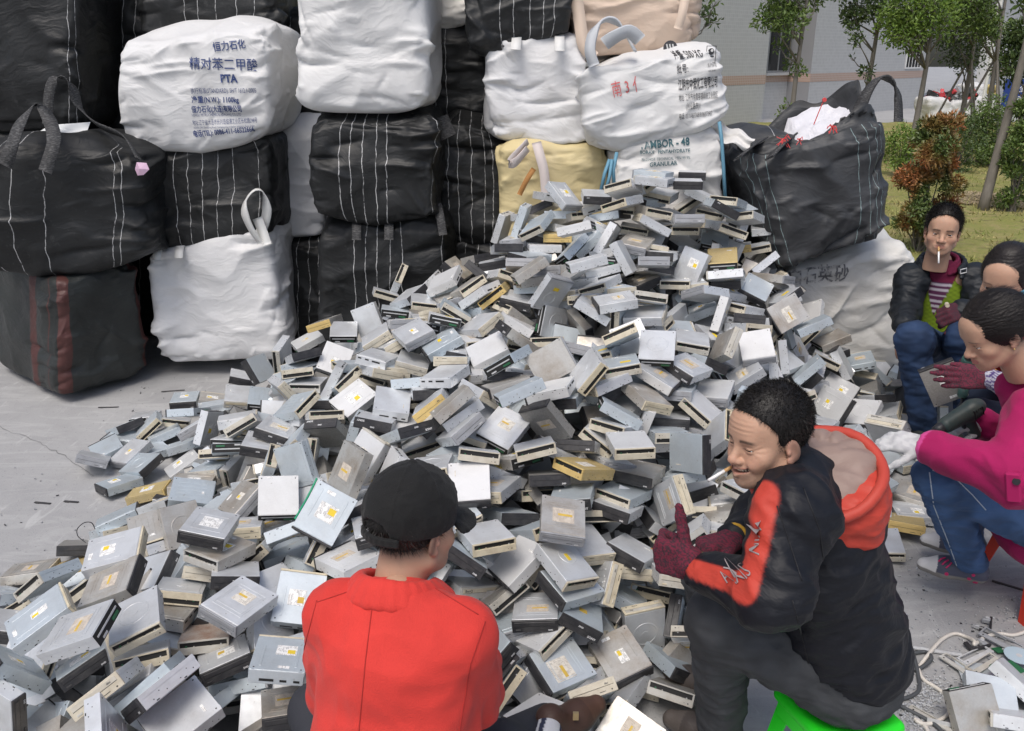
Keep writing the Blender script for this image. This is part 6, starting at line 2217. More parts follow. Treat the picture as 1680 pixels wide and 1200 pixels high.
def head_tint(info, stubble=0.0):
    def f(p):
        x, y, z = p.T
        T = np.tile(info['skin'], (len(p), 1)).astype(float)
        def blend(mask, c, a=1.0):
            nonlocal T
            k = (mask * a)[:, None]; T = T * (1 - k) + np.array(c) * k
        red = np.exp(-(((abs(x) - .045) / .02) ** 2 + ((z + .028) / .02) ** 2)) * (y > .03)
        blend(red, (.52, .26, .18), .5)
        nose = np.exp(-((x / .014) ** 2 + ((z + .028) / .014) ** 2)) * (y > .09)
        blend(nose, (.52, .25, .18), .4)
        ear = sst(.070, .078, abs(x)) * (abs(y) < .04); blend(ear, (.52, .25, .19), .5)
        lipm = np.exp(-((x / info['w']) ** 4) - (((z - info['zc'] - info['up'] * (x / info['w']) ** 2) / .0095) ** 4)) * (y > .076)
        blend(sst(.3, .7, lipm), LIP if not info['female'] else np.array([.45, .15, .14]), .75)
        if info['smile']:
            inside = (y < .0915 - .004) & (abs(z - info['zc'] - info['up'] * (x / info['w']) ** 2) < .0055) & (abs(x) < info['w']) & (y > .070)
            blend(inside.astype(float), (.10, .03, .03), 1)
        # brows
        bz = .021 + .004 * np.cos((abs(x) - .030) * 70)
        bh = .0042 if not info['female'] else .0026
        br = np.exp(-(((z - bz) / bh) ** 4)) * sst(.010, .016, abs(x)) * (1 - sst(.042, .052, abs(x))) * (y > .05)
        blend(br, (.035, .025, .02), .85 if not info['female'] else .6)
        # lash lines
        ll = np.exp(-(((z - info['ez'] - info['eo'] * .6) / .0022) ** 2)) * np.exp(-(((abs(x) - .031) / .0145) ** 6)) * (y > .078)
        blend(ll, (.05, .03, .025), .85)
        if stubble:
            st = sst(-.045, -.060, z) * sst(.0, .03, y) * (1 - lipm)
            blend(st, (.24, .17, .13), stubble)
        # shaved scalp under the hair edge
        sc = sst(.06, .085, z) * (y < .07) + sst(.012, -.03, y) * sst(-.07, -.02, z)
        blend(np.clip(sc, 0, 1), (.10, .07, .055), .75)
        return T
    return f

EYE_W = mat('eye white', (.55, .52, .48), .25); EYE_D = mat('iris', (.025, .014, .008), .15)
TEETH = mat('teeth', (.62, .55, .42), .35)

def place(me_obj, Mw): me_obj.matrix_world = Mw

def sphere_me(r, m0, m1=None, cut=.86, n=14, gaze=(0, 1, 0)):
    V = []; F = []; MI = []
    g = Vector(gaze).normalized(); a = g.orthogonal().normalized(); b = g.cross(a)
    for i in range(n + 1):
        th = math.pi * i / n
        for j in range(2 * n):
            ph = math.pi * j / n
            V.append(tuple((g * math.cos(th) + (a * math.cos(ph) + b * math.sin(ph)) * math.sin(th)) * r))
    for i in range(n):
        for j in range(2 * n):
            j2 = (j + 1) % (2 * n)
            F.append((i * 2 * n + j, i * 2 * n + j2, (i + 1) * 2 * n + j2, (i + 1) * 2 * n + j))
            MI.append(1 if (m1 and math.cos(math.pi * (i + .5) / n) > cut) else 0)
    me = me_from(V, F); me.materials.append(m0)
    if m1: me.materials.append(m1)
    me.polygons.foreach_set('material_index', MI)
    return me

def add_eyes(root, info, Mh):
    for s in (-1, 1):
        o = link('eye', sphere_me(.0116, EYE_W, EYE_D, .80, gaze=(info['gaze'][0], 1, info['gaze'][1])), None, root, True)
        o.matrix_local = Mh @ Matrix.Translation((s * .031, .0755, info['ez']))
    if info['smile']:
        q = MB()
        for k in range(-4, 5):
            x = k * .0062; yy = .0895 - .9 * x * x / .05
            z = info['zc'] + info['up'] * (x / info['w']) ** 2 + .0015
            q.box(x - .0029, x + .0029, yy - .004, yy, z - .0045, z + .0045, 0, None, .001)
        o = q.obj('teeth', TEETH, root); o.matrix_local = Mh

def hair_short(root, Mh, h, seed, thick=.010, line=None, n=5000, length=.011, name='hair', top=0.0, col=(.012, .010, .009), front=0.0):
    v = Vol((-.11, -.135, -.10), (.11, .12, .17), h)
    yl = [-.12, -.06, -.03, -.006, .004, .022, .030, .052, .075, .12] if line is None else line[0]
    zl = [-.070, -.062, -.045, .022, .020, -.012, .045, .070, .088, .100] if line is None else line[1]
    e = ell((0, -.013, .047 + top), (.074 + thick * .75, .093 + thick, .084 + thick * 1.25))
    rsn = seed * 3.3
    def f(P):
        fl = np.interp(P[..., 1], yl, zl) + .006 * perlin(P * 60 + rsn) + front * (P[..., 1] > .04) * (1 - 6 * np.abs(P[..., 0]))
        return np.maximum(e[0](P) + .0007 * perlin(P * 130 + rsn), (fl - P[..., 2]) * .8)
    v.add((f, e[1], e[2]), .004)
    o = body_mesh(v, name, HAIR, lambda p: np.tile(np.array(col), (len(p), 1)) * (1 + .5 * perlin(p * 70)[:, None]), root)
    me = o.data
    # short strands standing on the shell
    rs = np.random.default_rng(seed); nv = len(me.vertices)
    co = np.empty(nv * 3, np.float32); me.vertices.foreach_get('co', co); co = co.reshape(-1, 3)
    nn = np.empty(nv * 3, np.float32); me.vertex_normals.foreach_get('vector', nn); nn = nn.reshape(-1, 3)
    ok = np.where(e[0](co) > -.004)[0]
    k = rs.choice(ok, n); P = co[k] + rs.normal(0, .0015, (n, 3)); d = nn[k] + rs.normal(0, .20, (n, 3)) + np.array([0, .45, -.25])
    d /= np.linalg.norm(d, axis=1, keepdims=True); L = length * rs.uniform(.5, 1.2, n)[:, None]
    sd = np.cross(d, rs.normal(size=(n, 3))); sd /= np.linalg.norm(sd, axis=1, keepdims=True)
    V = np.stack([P - sd * .0006 - d * .003, P + sd * .0006 - d * .003, P + d * L], 1).reshape(-1, 3)
    sm = me_np(V, np.arange(3 * n).reshape(-1, 3)); sm.materials.append(HAIR)
    a = sm.color_attributes.new('tint', 'FLOAT_COLOR', 'POINT'); a.data.foreach_set('color', np.tile(np.array([*col, 1], np.float32), len(V)))
    s = link('hair_strands', sm, None, o); s['kind'] = 'stuff'
    o.matrix_local = Mh
    return o

def hand(wrist, fdir, back, side=1, curl=(.5, .5, .5, .5), thumb=(.6, .3), sc=1.0, spread=.06):
    """list of solids of a hand; side=+1: thumb lies at fdir x back, -1 opposite. curl = bend per joint in radians."""
    f = Vector(fdir).normalized(); b = Vector(back); b = (b - f * b.dot(f)).normalized(); x = f.cross(b) * side
    o = Vector(wrist); S = sc
    W = lambda a, c, d: tuple(o + (x * a + f * c + b * d) * S)
    P = []
    for t in (-.028, -.010, .010, .028):
        P.append(rc(W(t * .75, .012, 0), W(t, .085 - abs(t - .008) * .25, 0), .016 * S, .0145 * S))
    P.append(rc(W(0, -.02, 0), W(0, .02, 0), .026 * S, .026 * S))
    P.append(rc(W(.018, .01, -.006), W(.030, .045, -.010), .018 * S, .015 * S))
    base = [(.029, .088), (.010, .092), (-.010, .088), (-.028, .080)]
    Ls = [(.042, .026, .021), (.046, .030, .022), (.042, .028, .021), (.034, .021, .019)]
    for i in range(4):
        p = Vector((base[i][0], base[i][1], 0)); ang = 0.0
        for j in range(3):
            ang += curl[i] * (1.0, 1.25, .8)[j]
            d = Vector((spread * (1.5 - i) * math.cos(ang), math.cos(ang), -math.sin(ang))).normalized()
            q = p + d * Ls[i][j]
            r0 = (.0098, .0090, .0084)[j]; r1 = (.0090, .0084, .0072)[j]
            P.append(rc(W(*p), W(*q), r0 * S, r1 * S)); p = q
    p = Vector((.030, .030, -.008)); ang = 0
    out, cu = thumb
    d = Vector((math.sin(out), math.cos(out), -.25)).normalized()
    for j, L in enumerate((.038, .030, .024)):
        q = p + d * L
        P.append(rc(W(*p), W(*q), (.0135, .0115, .0105)[j] * S, (.0115, .0105, .0085)[j] * S))
        p = q; d = (d + Vector((-cu * .6, cu * .1, -cu * .5))).normalized()
    return P

def solid(prims, h, k=.008, pad=.03):
    lo = np.min([p[1] for p in prims], 0) - pad; hi = np.max([p[2] for p in prims], 0) + pad
    v = Vol(lo, hi, h)
    for p in prims:
        if len(p) == 4: v.add(p[:3], p[3])
        else: v.add(p, k)
    return v

def H4(pos, fwd, roll=0.0, up=(0, 0, 1), sc=1.0):
    m = frame(fwd, up)
    M4 = Matrix([[*m[0], 0], [*m[1], 0], [*m[2], 0], [0, 0, 0, 1]])
    return Matrix.Translation(Vector(pos)) @ M4 @ Matrix.Rotation(roll, 4, 'Y') @ Matrix.Scale(sc, 4)

def person(label, Mh, hv, info, limbs, h=.012, stubble=0.0, group=None):
    """the body as one mesh: head joined to a trunk with limbs (clothes cover most of it)"""
    p1, q1 = hv.mesh()
    t1 = head_tint(info, stubble)(p1)
    if info['smile']:     # lines across the brow and fans beside the eyes
        x, y, z = p1.T
        p1 = p1.copy()
        p1[:, 1] += .0006 * np.sin((z - .040) / .0118 * 6.283 + x * 8) * sst(.036, .046, z) * (1 - sst(.070, .080, z)) * (y > .055) * (1 - sst(.036, .050, abs(x)))
        th = np.arctan2(z - .001, abs(x) - .036); rr = np.hypot(z - .001, abs(x) - .036)
        p1[:, 0] += np.sign(x) * .0009 * np.sin(th * 11) * sst(.010, .014, rr) * (1 - sst(.022, .030, rr)) * (abs(th) < .9) * (y > .03)
    m = np.array(Mh); p1w = p1 @ m[:3, :3].T + m[:3, 3]
    v = solid(limbs, h, .03)
    p2, q2 = v.mesh()
    P = np.concatenate([p1w, p2])
    T = np.concatenate([t1, np.tile(info['skin'], (len(p2), 1))])
    qs = np.concatenate([q1, q2 + len(p1)])
    me = me_np(P, qs)
    a = me.color_attributes.new('tint', 'FLOAT_COLOR', 'POINT')
    C4 = np.ones((len(P), 4), np.float32); C4[:, :3] = T
    a.data.foreach_set('color', C4.ravel()); me.materials.append(SKIN)
    o = link('person', me)
    tag(o, label, 'person', group)
    return o

def limb_list(J):
    """plain body under the clothes from a joint table"""
    L = [rc(J['pel'], J['chest'], .08, .065), rc(J['chest'], J['neck'], .060, .046), rc(J['shL'], J['shR'], .042, .042)]
    for s in 'LR':
        if 'el' + s in J: L += [rc(J['sh' + s], J['el' + s], .045, .038), rc(J['el' + s], J['wr' + s], .036, .026)]
        if 'kn' + s in J: L += [rc(J['hip' + s], J['kn' + s], .075, .055), rc(J['kn' + s], J['an' + s], .052, .036)]
    return L

def tube_tint(base, bands):
    return lambda p: np.tile(np.array(base, float), (len(p), 1))

def cigarette(a, b, label):
    a, b = Vector(a), Vector(b)
    q = MB(); m = a.lerp(b, .3)
    q.tube([a, m], .0042, 1, 10); q.tube([m, b], .0041, 0, 10)
    q.tube([b, b + (b - a).normalized() * .003], .0040, 2, 10)
    o = q.obj('cigarette', [mat('cigarette paper', (.82, .82, .80), .6), mat('cork tip', (.62, .36, .14), .6), mat('ash', (.3, .3, .3), .9)], None, True)
    tag(o, label, 'cigarette')

def shoe(ankle, toe_dir, length, cols, name='shoe', parent=None, h=.005, up=(0, 0, 1)):
    """cols: upper, sole, toe"""
    d = Vector(toe_dir).normalized(); u = Vector(up); u = (u - d * u.dot(d)).normalized(); sd = d.cross(u)
    A = Vector(ankle); L = length
    W = lambda a, b, c: tuple(A + d * a * L + sd * b * L + u * c * L)
    P = [rc(W(-.12, 0, -.05), W(-.02, 0, .08), .032 * L / .26, .040 * L / .26), rc(W(-.14, 0, -.14), W(.30, .0, -.16), .036 * L / .26, .040 * L / .26),
         rc(W(.02, 0, -.02), W(.36, .01, -.15), .036 * L / .26, .034 * L / .26), rc(W(.34, 0, -.17), W(.58, .015, -.185), .040 * L / .26, .030 * L / .26)]
    v = solid(P, h, .03)
    n = np.array(u); a0 = np.array(A)
    cutz = -.255 * L
    v.cut((lambda Q: (Q - a0) @ n - cutz, Vn(-9, -9, -9), Vn(9, 9, 9)), .004)
    dd = np.array(d)
    def tint(p):
        hgt = (p - a0) @ n; fw = (p - a0) @ dd
        T = np.tile(np.array(cols[0], float), (len(p), 1))
        T[fw > .42 * L] = cols[2]
        T[hgt < cutz + .022] = cols[1]
        return T
    return body_mesh(v, name, CLOTH, tint, parent)

def surf_lines(o, lines, r, m, name, parent, hf=1.0):
    """stitched seams: thin cords laid on a cloth along photograph points"""
    bvh = BVHTree.FromObject(o, bpy.context.evaluated_depsgraph_get()); c0 = Vector((0, 0, CAM_H))
    for pts in lines:
        P = []
        for (x0, y0), (x1, y1) in zip(pts[:-1], pts[1:]):
            n = max(2, int(math.hypot(x1 - x0, y1 - y0) / 6))
            for k in range(n):
                t = k / n; d = (at(x0 + (x1 - x0) * t, y0 + (y1 - y0) * t, 2) - c0).normalized()
                h = bvh.ray_cast(c0, d)
                if h[0] is not None: P.append(h[0] + h[1] * r * .2 * hf)
        P = [p for i, p in enumerate(P) if i == 0 or (p - P[i - 1]).length < .06]
        if len(P) > 2: MB().tube(P, r, seg=5).obj(name, m, parent, True)

# ------------------------------------------------------------------ the people
GLOVE = vcol_mat('knitted glove', .95, (1, 1, 1, 420, 1.0, .004))
def speck(a, b, sc=230, sd=0.0):
    def f(p):
        k = sst(-.15, .25, perlin(p * sc + sd))[:, None]
        return np.array(a) * (1 - k) + np.array(b) * k
    return f
MAROON = speck((.18, .02, .045), (.05, .025, .035))

def man_black_jacket():
    J = dict(neck=(.715, 1.875, 1.00), chest=(.775, 1.88, .84), pel=(.91, 1.90, .45), shL=tuple(at(1303, 838, 1.69)), shR=(.79, 2.05, .99),
             elL=tuple(at(1266, 975, 1.59)), wrL=tuple(at(1158, 936, 1.76)), elR=(.70, 2.10, .76), wrR=(.60, 1.975, .80),
             hipL=(.87, 1.82, .45), hipR=(.93, 1.99, .45), knL=(.535, 1.84, .63), knR=(.57, 2.08, .58), anL=(.625, 2.03, .12), anR=(.66, 2.24, .12))
    hv, info = head_parts(.0024, smile=1.0, eye_open=.0016, gaze=(-.2, -.15), plump=.003)
    Mh = H4((.604, 1.83, 1.148), (-.915, -.40, -.05), R(4), sc=.97)
    body = person('grinning man in black jacket with red hood giving a thumbs up on a green stool', Mh, hv, info, limb_list(J), stubble=.35, group='people dismantling drives')
    add_eyes(body, info, Mh)
    hair_short(body, Mh, .0028, 3, .009, n=16000, length=.009, top=.003)
    BLACK, RED, BEI = np.array((.007, .008, .012)), np.array((.50, .055, .035)), np.array((.285, .205, .175))
    f = Vector((-.92, .38, 0)); Rt = frame(f)
    lean = np.array(Matrix(frame(f).tolist()) @ Matrix.Rotation(R(-20), 3, 'X'))
    pr = [ell((.785, 1.88, .83), (.205, .140, .22), lean), ell((.85, 1.89, .64), (.195, .155, .20), lean), ell((.905, 1.895, .50), (.18, .145, .13), Rt),
          rc(J['shL'], J['shR'], .082, .082), rc(J['shL'], J['elL'], .085, .072), rc(J['elL'], J['wrL'], .072, .044), rc(J['shR'], J['elR'], .082, .07), rc(J['elR'], J['wrR'], .07, .044),
          rc((.72, 1.87, 1.0), (.79, 1.88, .9), .085, .12)]
    v = solid(pr, .0065, .035)
    v.cut(rc(Vn(J['wrL']) + (Vn(J['wrL']) - Vn(J['elL'])) * .10, Vn(J['wrL']) + (Vn(J['wrL']) - Vn(J['elL'])) * .5, .034), .004)
    seg = [np.array(a) for a in ((.73, 1.84, 1.04), J['shL'], J['elL'], J['wrL'])]
    def tint(p):
        T = np.tile(BLACK, (len(p), 1))
        best = np.full(len(p), 9.); rad = np.zeros_like(p); ps = np.zeros(len(p))
        for i in range(1, 3):
            a, b = seg[i], seg[i + 1]; ba = b - a
            t = np.clip(((p - a) @ ba) / (ba @ ba), 0, 1); r = p - a - t[:, None] * ba; d = np.linalg.norm(r, axis=1)
            m = d < best; best[m] = d[m]; rad[m] = r[m]; ps[m] = i + t[m]
        rad /= np.linalg.norm(rad, axis=1, keepdims=True) + 1e-9
        o = np.array((-.86, -.30, .42)); o /= np.linalg.norm(o)
        red = sst(.875, .925, rad @ o) * (best < .12)
        # yoke over the shoulder up to the hood
        T = T * (1 - red[:, None]) + RED * red[:, None]
        return T
    jk = body_mesh(v, 'jacket', CLOTH, tint, body, fold=(.017, (5.5, 5.5, 9), 4.0))
    # hood lying round the neck: red bowl with a padded beige lining showing above its rim
    hc = Vn(.735, 1.865, 1.030)
    up = np.array((-.30, -.28, .91)); up /= np.linalg.norm(up)
    Rh = frame((-.9, .1, -.25), up)
    v = Vol(hc - .25, hc + .22, .005)
    v.add(ell(hc + Vn(.012, -.01, -.02), (.150, .150, .090), Rh)); v.add(ell(hc + Vn(.070, -.05, -.06), (.085, .08, .085)), .05)
    v.add(ell(hc + Vn(.080, -.07, -.12), (.045, .04, .07)), .05)
    v.cut((lambda P: -((P - hc) @ up - .028), hc - .3, hc + .3), .012)
    hood = body_mesh(v, 'hood', CLOTH, RED, body, fold=(.014, (6, 6, 8), 2.2))
    rim = []
    rx, ry = np.array(Rh)[:, 0], np.array(Rh)[:, 1]
    for k in range(33):
        a = 2 * math.pi * k / 32
        rim.append(Vector(hc + Vn(.012, -.01, -.02) + rx * .149 * math.cos(a) + ry * .149 * math.sin(a) + up * (.050 + .004 * math.sin(5 * a))))
    q = MB().tube(rim, .014, seg=8, cap=False); q.obj('hood_hem', [mat('hood red', (.46, .05, .03), .6)], body, True)
    v = Vol(hc - .2, hc + .25, .005)
    v.add(ell(hc + Vn(.02, .0, .022), (.120, .124, .046), Rh)); v.add(ell(hc + Vn(.045, .065, .045), (.050, .060, .045), Rh), .02); v.add(ell(hc + Vn(.055, -.03, .028), (.040, .07, .030), Rh), .012); v.add(ell(hc + Vn(-.03, -.085, .018), (.055, .035, .030), Rh), .012)
    for k_ in range(7):
        a_ = -1.5 + .55 * k_; o_ = Vn(.02, 0, .066); d1 = rx * math.cos(a_) + ry * math.sin(a_)
        v.cut(rc(hc + o_ + d1 * .045, hc + o_ + d1 * .125 - up * .022, .004, .009), .018)
    v.cut(rc((.60, 1.84, 1.16), (.63, 1.84, 1.02), .088, .070), .03)
    body_mesh(v, 'hood_lining', CLOTH, BEI, body, fold=(.012, (9, 9, 9), 8.0))
    surf_lines(jk, [[(1318, 800), (1345, 870), (1352, 930)], [(1275, 830), (1300, 905), (1318, 960)], [(1300, 985), (1320, 1060), (1335, 1130)]], .0016, mat('jacket seam', (.004, .004, .006), .6), 'seam', body)
    # trousers
    pr = [rc(J['hipL'], J['knL'], .105, .075), rc(J['knL'], J['anL'], .074, .062), rc(J['hipR'], J['knR'], .10, .072), rc(J['knR'], J['anR'], .070, .060), ell((.90, 1.90, .44), (.15, .17, .10))]
    body_mesh(solid(pr, .007, .03), 'trousers', DENIM, lambda p: np.array((.045, .048, .052)) * (1 + .35 * perlin(p * 25))[:, None], body, fold=(.012, (8, 8, 13), 7.0))
    for s in 'LR':
        a = Vn(J['an' + s])
        shoe(a + Vn(0, 0, -.02), (-.75, .55, 0), .27, ((.06, .05, .045), (.12, .11, .10), (.10, .085, .075)), parent=body)
    # gloves: left makes a fist with the thumb raised, right behind it
    wl = Vn(J['wrL']); fd = Vector((-.78, .50, .02))
    pr = hand(wl + Vn(-.02, .012, .002), fd, (-.30, -.45, .12) if False else (-.45, -.88, .05), 1, (1.35, 1.4, 1.4, 1.35), (1.15, -.15), 1.12)
    gl = body_mesh(solid(pr, .0034, .010), 'glove', GLOVE, MAROON, body, fold=(.0015, (60, 60, 60), 1.0))
    pr = hand(Vn(J['wrR']) + Vn(-.01, -.01, 0), (-.70, -.25, -.05), (.1, .3, .95), -1, (.9, 1.0, 1.1, 1.2), (.7, .4), 1.08)
    body_mesh(solid(pr, .0040, .010), 'glove', GLOVE, MAROON, body)
    d = (Vn(J['wrL']) - Vn(J['elL'])); d /= np.linalg.norm(d)
    for wr, dd in ((wl, d), (Vn(J['wrR']), np.array((-.62, -.75, .2)))):
        a = Vector(dd).orthogonal().normalized(); b = Vector(dd).cross(a)
        c = Vector(wr + dd * .018)
        q = MB(); pts = [c + (a * math.cos(t) + b * math.sin(t)) * .035 for t in np.linspace(0, 2 * math.pi, 19)]
        q.tube(pts, .0055, seg=6, cap=False); q.obj('glove_cuff', mat('mustard cuff', (.50, .28, .03), .9), body, True)
    # grey lettering on the sleeve
    bvh = BVHTree.FromObject(jk, bpy.context.evaluated_depsgraph_get())
    gm = mat('grey sleeve print', (.30, .26, .26), .6)
    for word, A, B, sz in (('WIN', at(1252, 858, 1.60), at(1240, 908, 1.60), .026), ('AXIS', at(1182, 946, 1.66), at(1218, 925, 1.62), .030)):
        t = text_mesh(word, sz * .75, gm, 1.0, 'LEFT', .0)
        xs = [v_.co.x for v_ in t.data.vertices]; x0, x1 = min(xs), max(xs)
        u = (B - A).normalized(); L = (B - A).length
        w = Vector((0, -1, .3)).cross(u).normalized()
        if word == 'WIN': w = -w if w.x < 0 else w
        elif w.z < 0: w = -w
        cam0 = Vector((0, 0, CAM_H))
        for v_ in t.data.vertices:
            p = A + u * ((v_.co.x - x0) / (x1 - x0) * L) + w * (v_.co.y - sz * .35)
            hit = bvh.ray_cast(p - Vector((0, .5, -.15)), Vector((0, 1, -.3)).normalized())
            v_.co = hit[0] + Vector((-.002, -.004, .002)) if hit[0] is not None else p
        t.name = 'sleeve_lettering'; t.parent = jk
    m = Vector(Mh @ Vector((.022, .092, -.058))); e = Vector(Mh @ Vector((.034, .150, -.084)))
    cigarette(m, e, "lit cigarette between the grinning man's teeth")
    # stool
    st = MB()
    c = Vector((.885, 1.86, 0)); g = mat('green plastic', (.02, .72, .02), .35)
    def plastic_stool(c, w, hgt, m, label, rz=.2, sq=.8):
        root = empty('plastic_stool', c, rz); tag(root, label, 'stool')
        v = Vol((-w, -w, hgt - .06), (w, w, hgt + .02), .006)
        v.add(bx((0, 0, hgt - .02), (w / 2, w / 2, .022), None, .02), .01)
        v.cut(ell((0, 0, hgt + .055), (w * .55, w * .55, .065)), .01)
        o = body_mesh(v, 'seat', m, (1, 1, 1), root)
        for sx in (-1, 1):
            for sy in (-1, 1):
                q = MB(); T = w / 2
                a = .07
                for k in range(2):
                    pass
                x0, y0 = sx * (T - .02), sy * (T - .02); x1, y1 = sx * (T + .02), sy * (T + .02)
                V = []
                for (x, y, z, ww) in ((x0, y0, hgt - .02, .055), (x1, y1, 0, .03)):
                    V += [(x, y, z), (x - sx * ww, y, z), (x - sx * ww, y - sy * .006, z), (x - sx * .006, y - sy * .006, z), (x - sx * .006, y - sy * ww, z), (x, y - sy * ww, z)]
                F = [(i, (i + 1) % 6, 6 + (i + 1) % 6, 6 + i) for i in range(6)] + [(0, 5, 4, 3), (0, 3, 2, 1), (6, 7, 8, 9), (6, 9, 10, 11)]
                link('leg', me_from(V, F), m, root)
        for k in range(4):
            an = k * math.pi / 2; Tm = Matrix.Rotation(an, 4, 'Z')
            MB().box(-w / 2 + .03, w / 2 - .03, w / 2 - .012, w / 2 - .004, hgt - .075, hgt - .03, 0, Tm).obj('apron', m, root)
        return root
    plastic_stool(c, .25, .345, g, 'bright green plastic stool under the grinning man', .35)
    global PST; PST = plastic_stool
man_black_jacket()

def man_red_blazer():
    f = Vector((.25, .97, 0))
    J = dict(neck=(-.245, 1.545, .915), chest=(-.25, 1.52, .76), pel=(-.27, 1.42, .32), shL=(-.385, 1.570, .845), shR=(-.110, 1.505, .845), elL=(-.420, 1.63, .58), elR=(-.085, 1.60, .58),
             wrL=(-.38, 1.85, .52), wrR=(-.08, 1.84, .50), hipL=(-.35, 1.45, .28), hipR=(-.18, 1.42, .28), knL=(-.52, 1.82, .36), knR=(-.03, 1.78, .27), anL=(-.5, 2.0, .10), anR=(.12, 2.08, .10))
    hv, info = head_parts(.0030, plump=.002)
    Mh = H4((-.218, 1.64, 1.020), (.66, .75, -.18), R(-3), sc=1.0)
    body = person('man in red blazer and black cap seen from behind', Mh, hv, info, limb_list(J), stubble=.2, group='people dismantling drives')
    line = ([-.12, -.08, -.04, -.02, .0, .008, .03, .052, .075, .12], [-.085, -.085, -.070, -.02, .02, -.010, .03, .07, .088, .10])
    hair_short(body, Mh, .003, 5, .009, line, n=7000, length=.016)
    # cap
    v = Vol((-.12, -.15, -.03), (.12, .22, .17), .0032)
    e = ell((0, -.010, .050), (.090, .112, .104))
    v.add((lambda P: np.maximum(e[0](P), .012 + .10 * np.maximum(0, -.0 - P[..., 1]) * .0 - P[..., 2] - .0), e[1], e[2]), .006)
    v.cut(ell((0, -.010, .045), (.084, .106, .098)), .004)
    v.cut(ell((0, -.115, .022), (.038, .05, .030)), .006)
    def brim(P):
        x, y, z = P[..., 0], P[..., 1], P[..., 2]
        sh = z - (.026 - 6.5 * x * x * .6 - .18 * (y - .08))
        out = (x / .082) ** 2 + ((y - .07) / .100) ** 2 - 1
        return np.maximum(np.maximum(np.abs(sh) - .0022, out * .05), .07 - y)
    v.add((brim, Vn(-.09, .05, -.05), Vn(.09, .18, .06)), .006)
    v.add(ell((0, -.01, .155), (.007, .007, .004)), .003)
    for s in (-1, 1):      # seams between the panels, standing slightly proud
        for an in (0, 60, 120):
            pts = [Vn(.0905 * math.cos(R(an)) * math.sin(t), -.010 + .1125 * math.sin(R(an)) * math.sin(t), .050 + .1045 * math.cos(t)) for t in np.linspace(0, 1.5, 8) * s]
            for a, b in zip(pts[:-1], pts[1:]): v.add(rc(a, b, .0016), .003)
    cap = body_mesh(v, 'cap', WOOL, (.006, .006, .006), body, fold=(.0035, (14, 14, 14), 3.0)); cap.matrix_local = Mh
    v = Vol((-.06, -.15, -.02), (.06, -.06, .04), .003)
    for k in range(8):
        a0, a1 = -1 + k / 4, -1 + (k + 1) / 4
        P0 = Vn(.055 * a0, -.118 + .022 * a0 * a0, .002); P1 = Vn(.055 * a1, -.118 + .022 * a1 * a1, .002)
        v.add(rc(P0, P1, .0045), .002); v.add(rc(P0 + Vn(0, 0, .010), P1 + Vn(0, 0, .010), .0045), .006)
    st = body_mesh(v, 'cap_strap', WOOL, (.007, .007, .007), body); st.matrix_local = Mh
    # blazer
    Rt = frame(f); lean = np.array(Matrix(Rt.tolist()) @ Matrix.Rotation(R(-6), 3, 'X'))
    RED = np.array((.62, .040, .030))
    nb = Vn(-.243, 1.552, .880)
    pr = [(*bx((-.250, 1.52, .70), (.175, .105, .20), lean, .10), .03), (*ell((-.26, 1.48, .52), (.185, .145, .24), lean), .05), (*ell((-.27, 1.45, .36), (.195, .16, .14), Rt), .05),
          (*rc(nb, J['shL'], .048, .066), .04), (*rc(nb, J['shR'], .048, .066), .04), (*rc(J['shL'], J['elL'], .066, .058), .03), (*rc(J['elL'], J['wrL'], .058, .045), .01), (*rc(J['shR'], J['elR'], .066, .058), .03), (*rc(J['elR'], J['wrR'], .058, .045), .01),
          (*rc((-.243, 1.550, .850), (-.25, 1.52, .78), .085, .12), .05)]
    v = solid(pr, .006, .03)
    # centre seam
    rr = Vector(Rt[:, 0]); 
    bz = body_mesh(v, 'blazer', WOOL, lambda p: RED * (1 + .10 * perlin(p * 7))[:, None], body, fold=(.012, (5, 5, 4), 6.0))
    surf_lines(bz, [[(612, 985), (600, 1080), (588, 1210)], [(796, 1020), (772, 1090), (752, 1210)], [(520, 985), (500, 1060), (492, 1130), (500, 1210)], [(712, 965), (790, 1012)], [(590, 965), (515, 990)]], .0013, mat('blazer seam', (.36, .02, .016), .9), 'seam', body)
    bv = v
    # collar: stands up behind the neck and folds over
    q = Vol((-.42, 1.36, .82), (-.07, 1.70, 1.05), .004)
    cc = Vector((-.250, 1.596, .950))
    for k in range(-7, 8):
        pass
    pts = []
    for k in range(17):
        a = math.radians(-104 - 120 + 15 * k)      # round the back of the neck
        d = Vector((math.cos(a), math.sin(a), 0))
        sw = abs(k - 8) / 8
        pts.append((cc + d * (.074 + .006 * sw) + Vector((0, 0, .012 - .060 * sw ** 1.6)), cc + d * (.104 + .012 * sw) + Vector((0, 0, -.026 - .062 * sw ** 1.6))))
    for (a, b), (c_, d_) in zip(pts[:-1], pts[1:]):
        q.add(rc(a, c_, .0075), .004)
        for t in (.2, .4, .6, .8, 1.0):
            q.add(rc(a.lerp(b, t), c_.lerp(d_, t), .0080), .014)
    body_mesh(q, 'collar', WOOL, RED * 1.03, body)
    # dark trousers
    pr = [rc(J['hipL'], J['knL'], .09, .07), rc(J['knL'], J['anL'], .068, .055), rc(J['hipR'], J['knR'], .09, .07), rc(J['knR'], J['anR'], .066, .050)]
    body_mesh(solid(pr, .010, .03), 'trousers', DENIM, (.03, .032, .04), body)
    PST(Vector((-.27, 1.42, 0)), .26, .21, mat('blue plastic', (.05, .12, .4), .4), 'low blue plastic stool under the man in the red blazer', .1)
    # brown loafer and striped sock, foot stretched out to the right
    a = at(906, 1186, 1.93); tz = at(1004, 1136, 2.06)
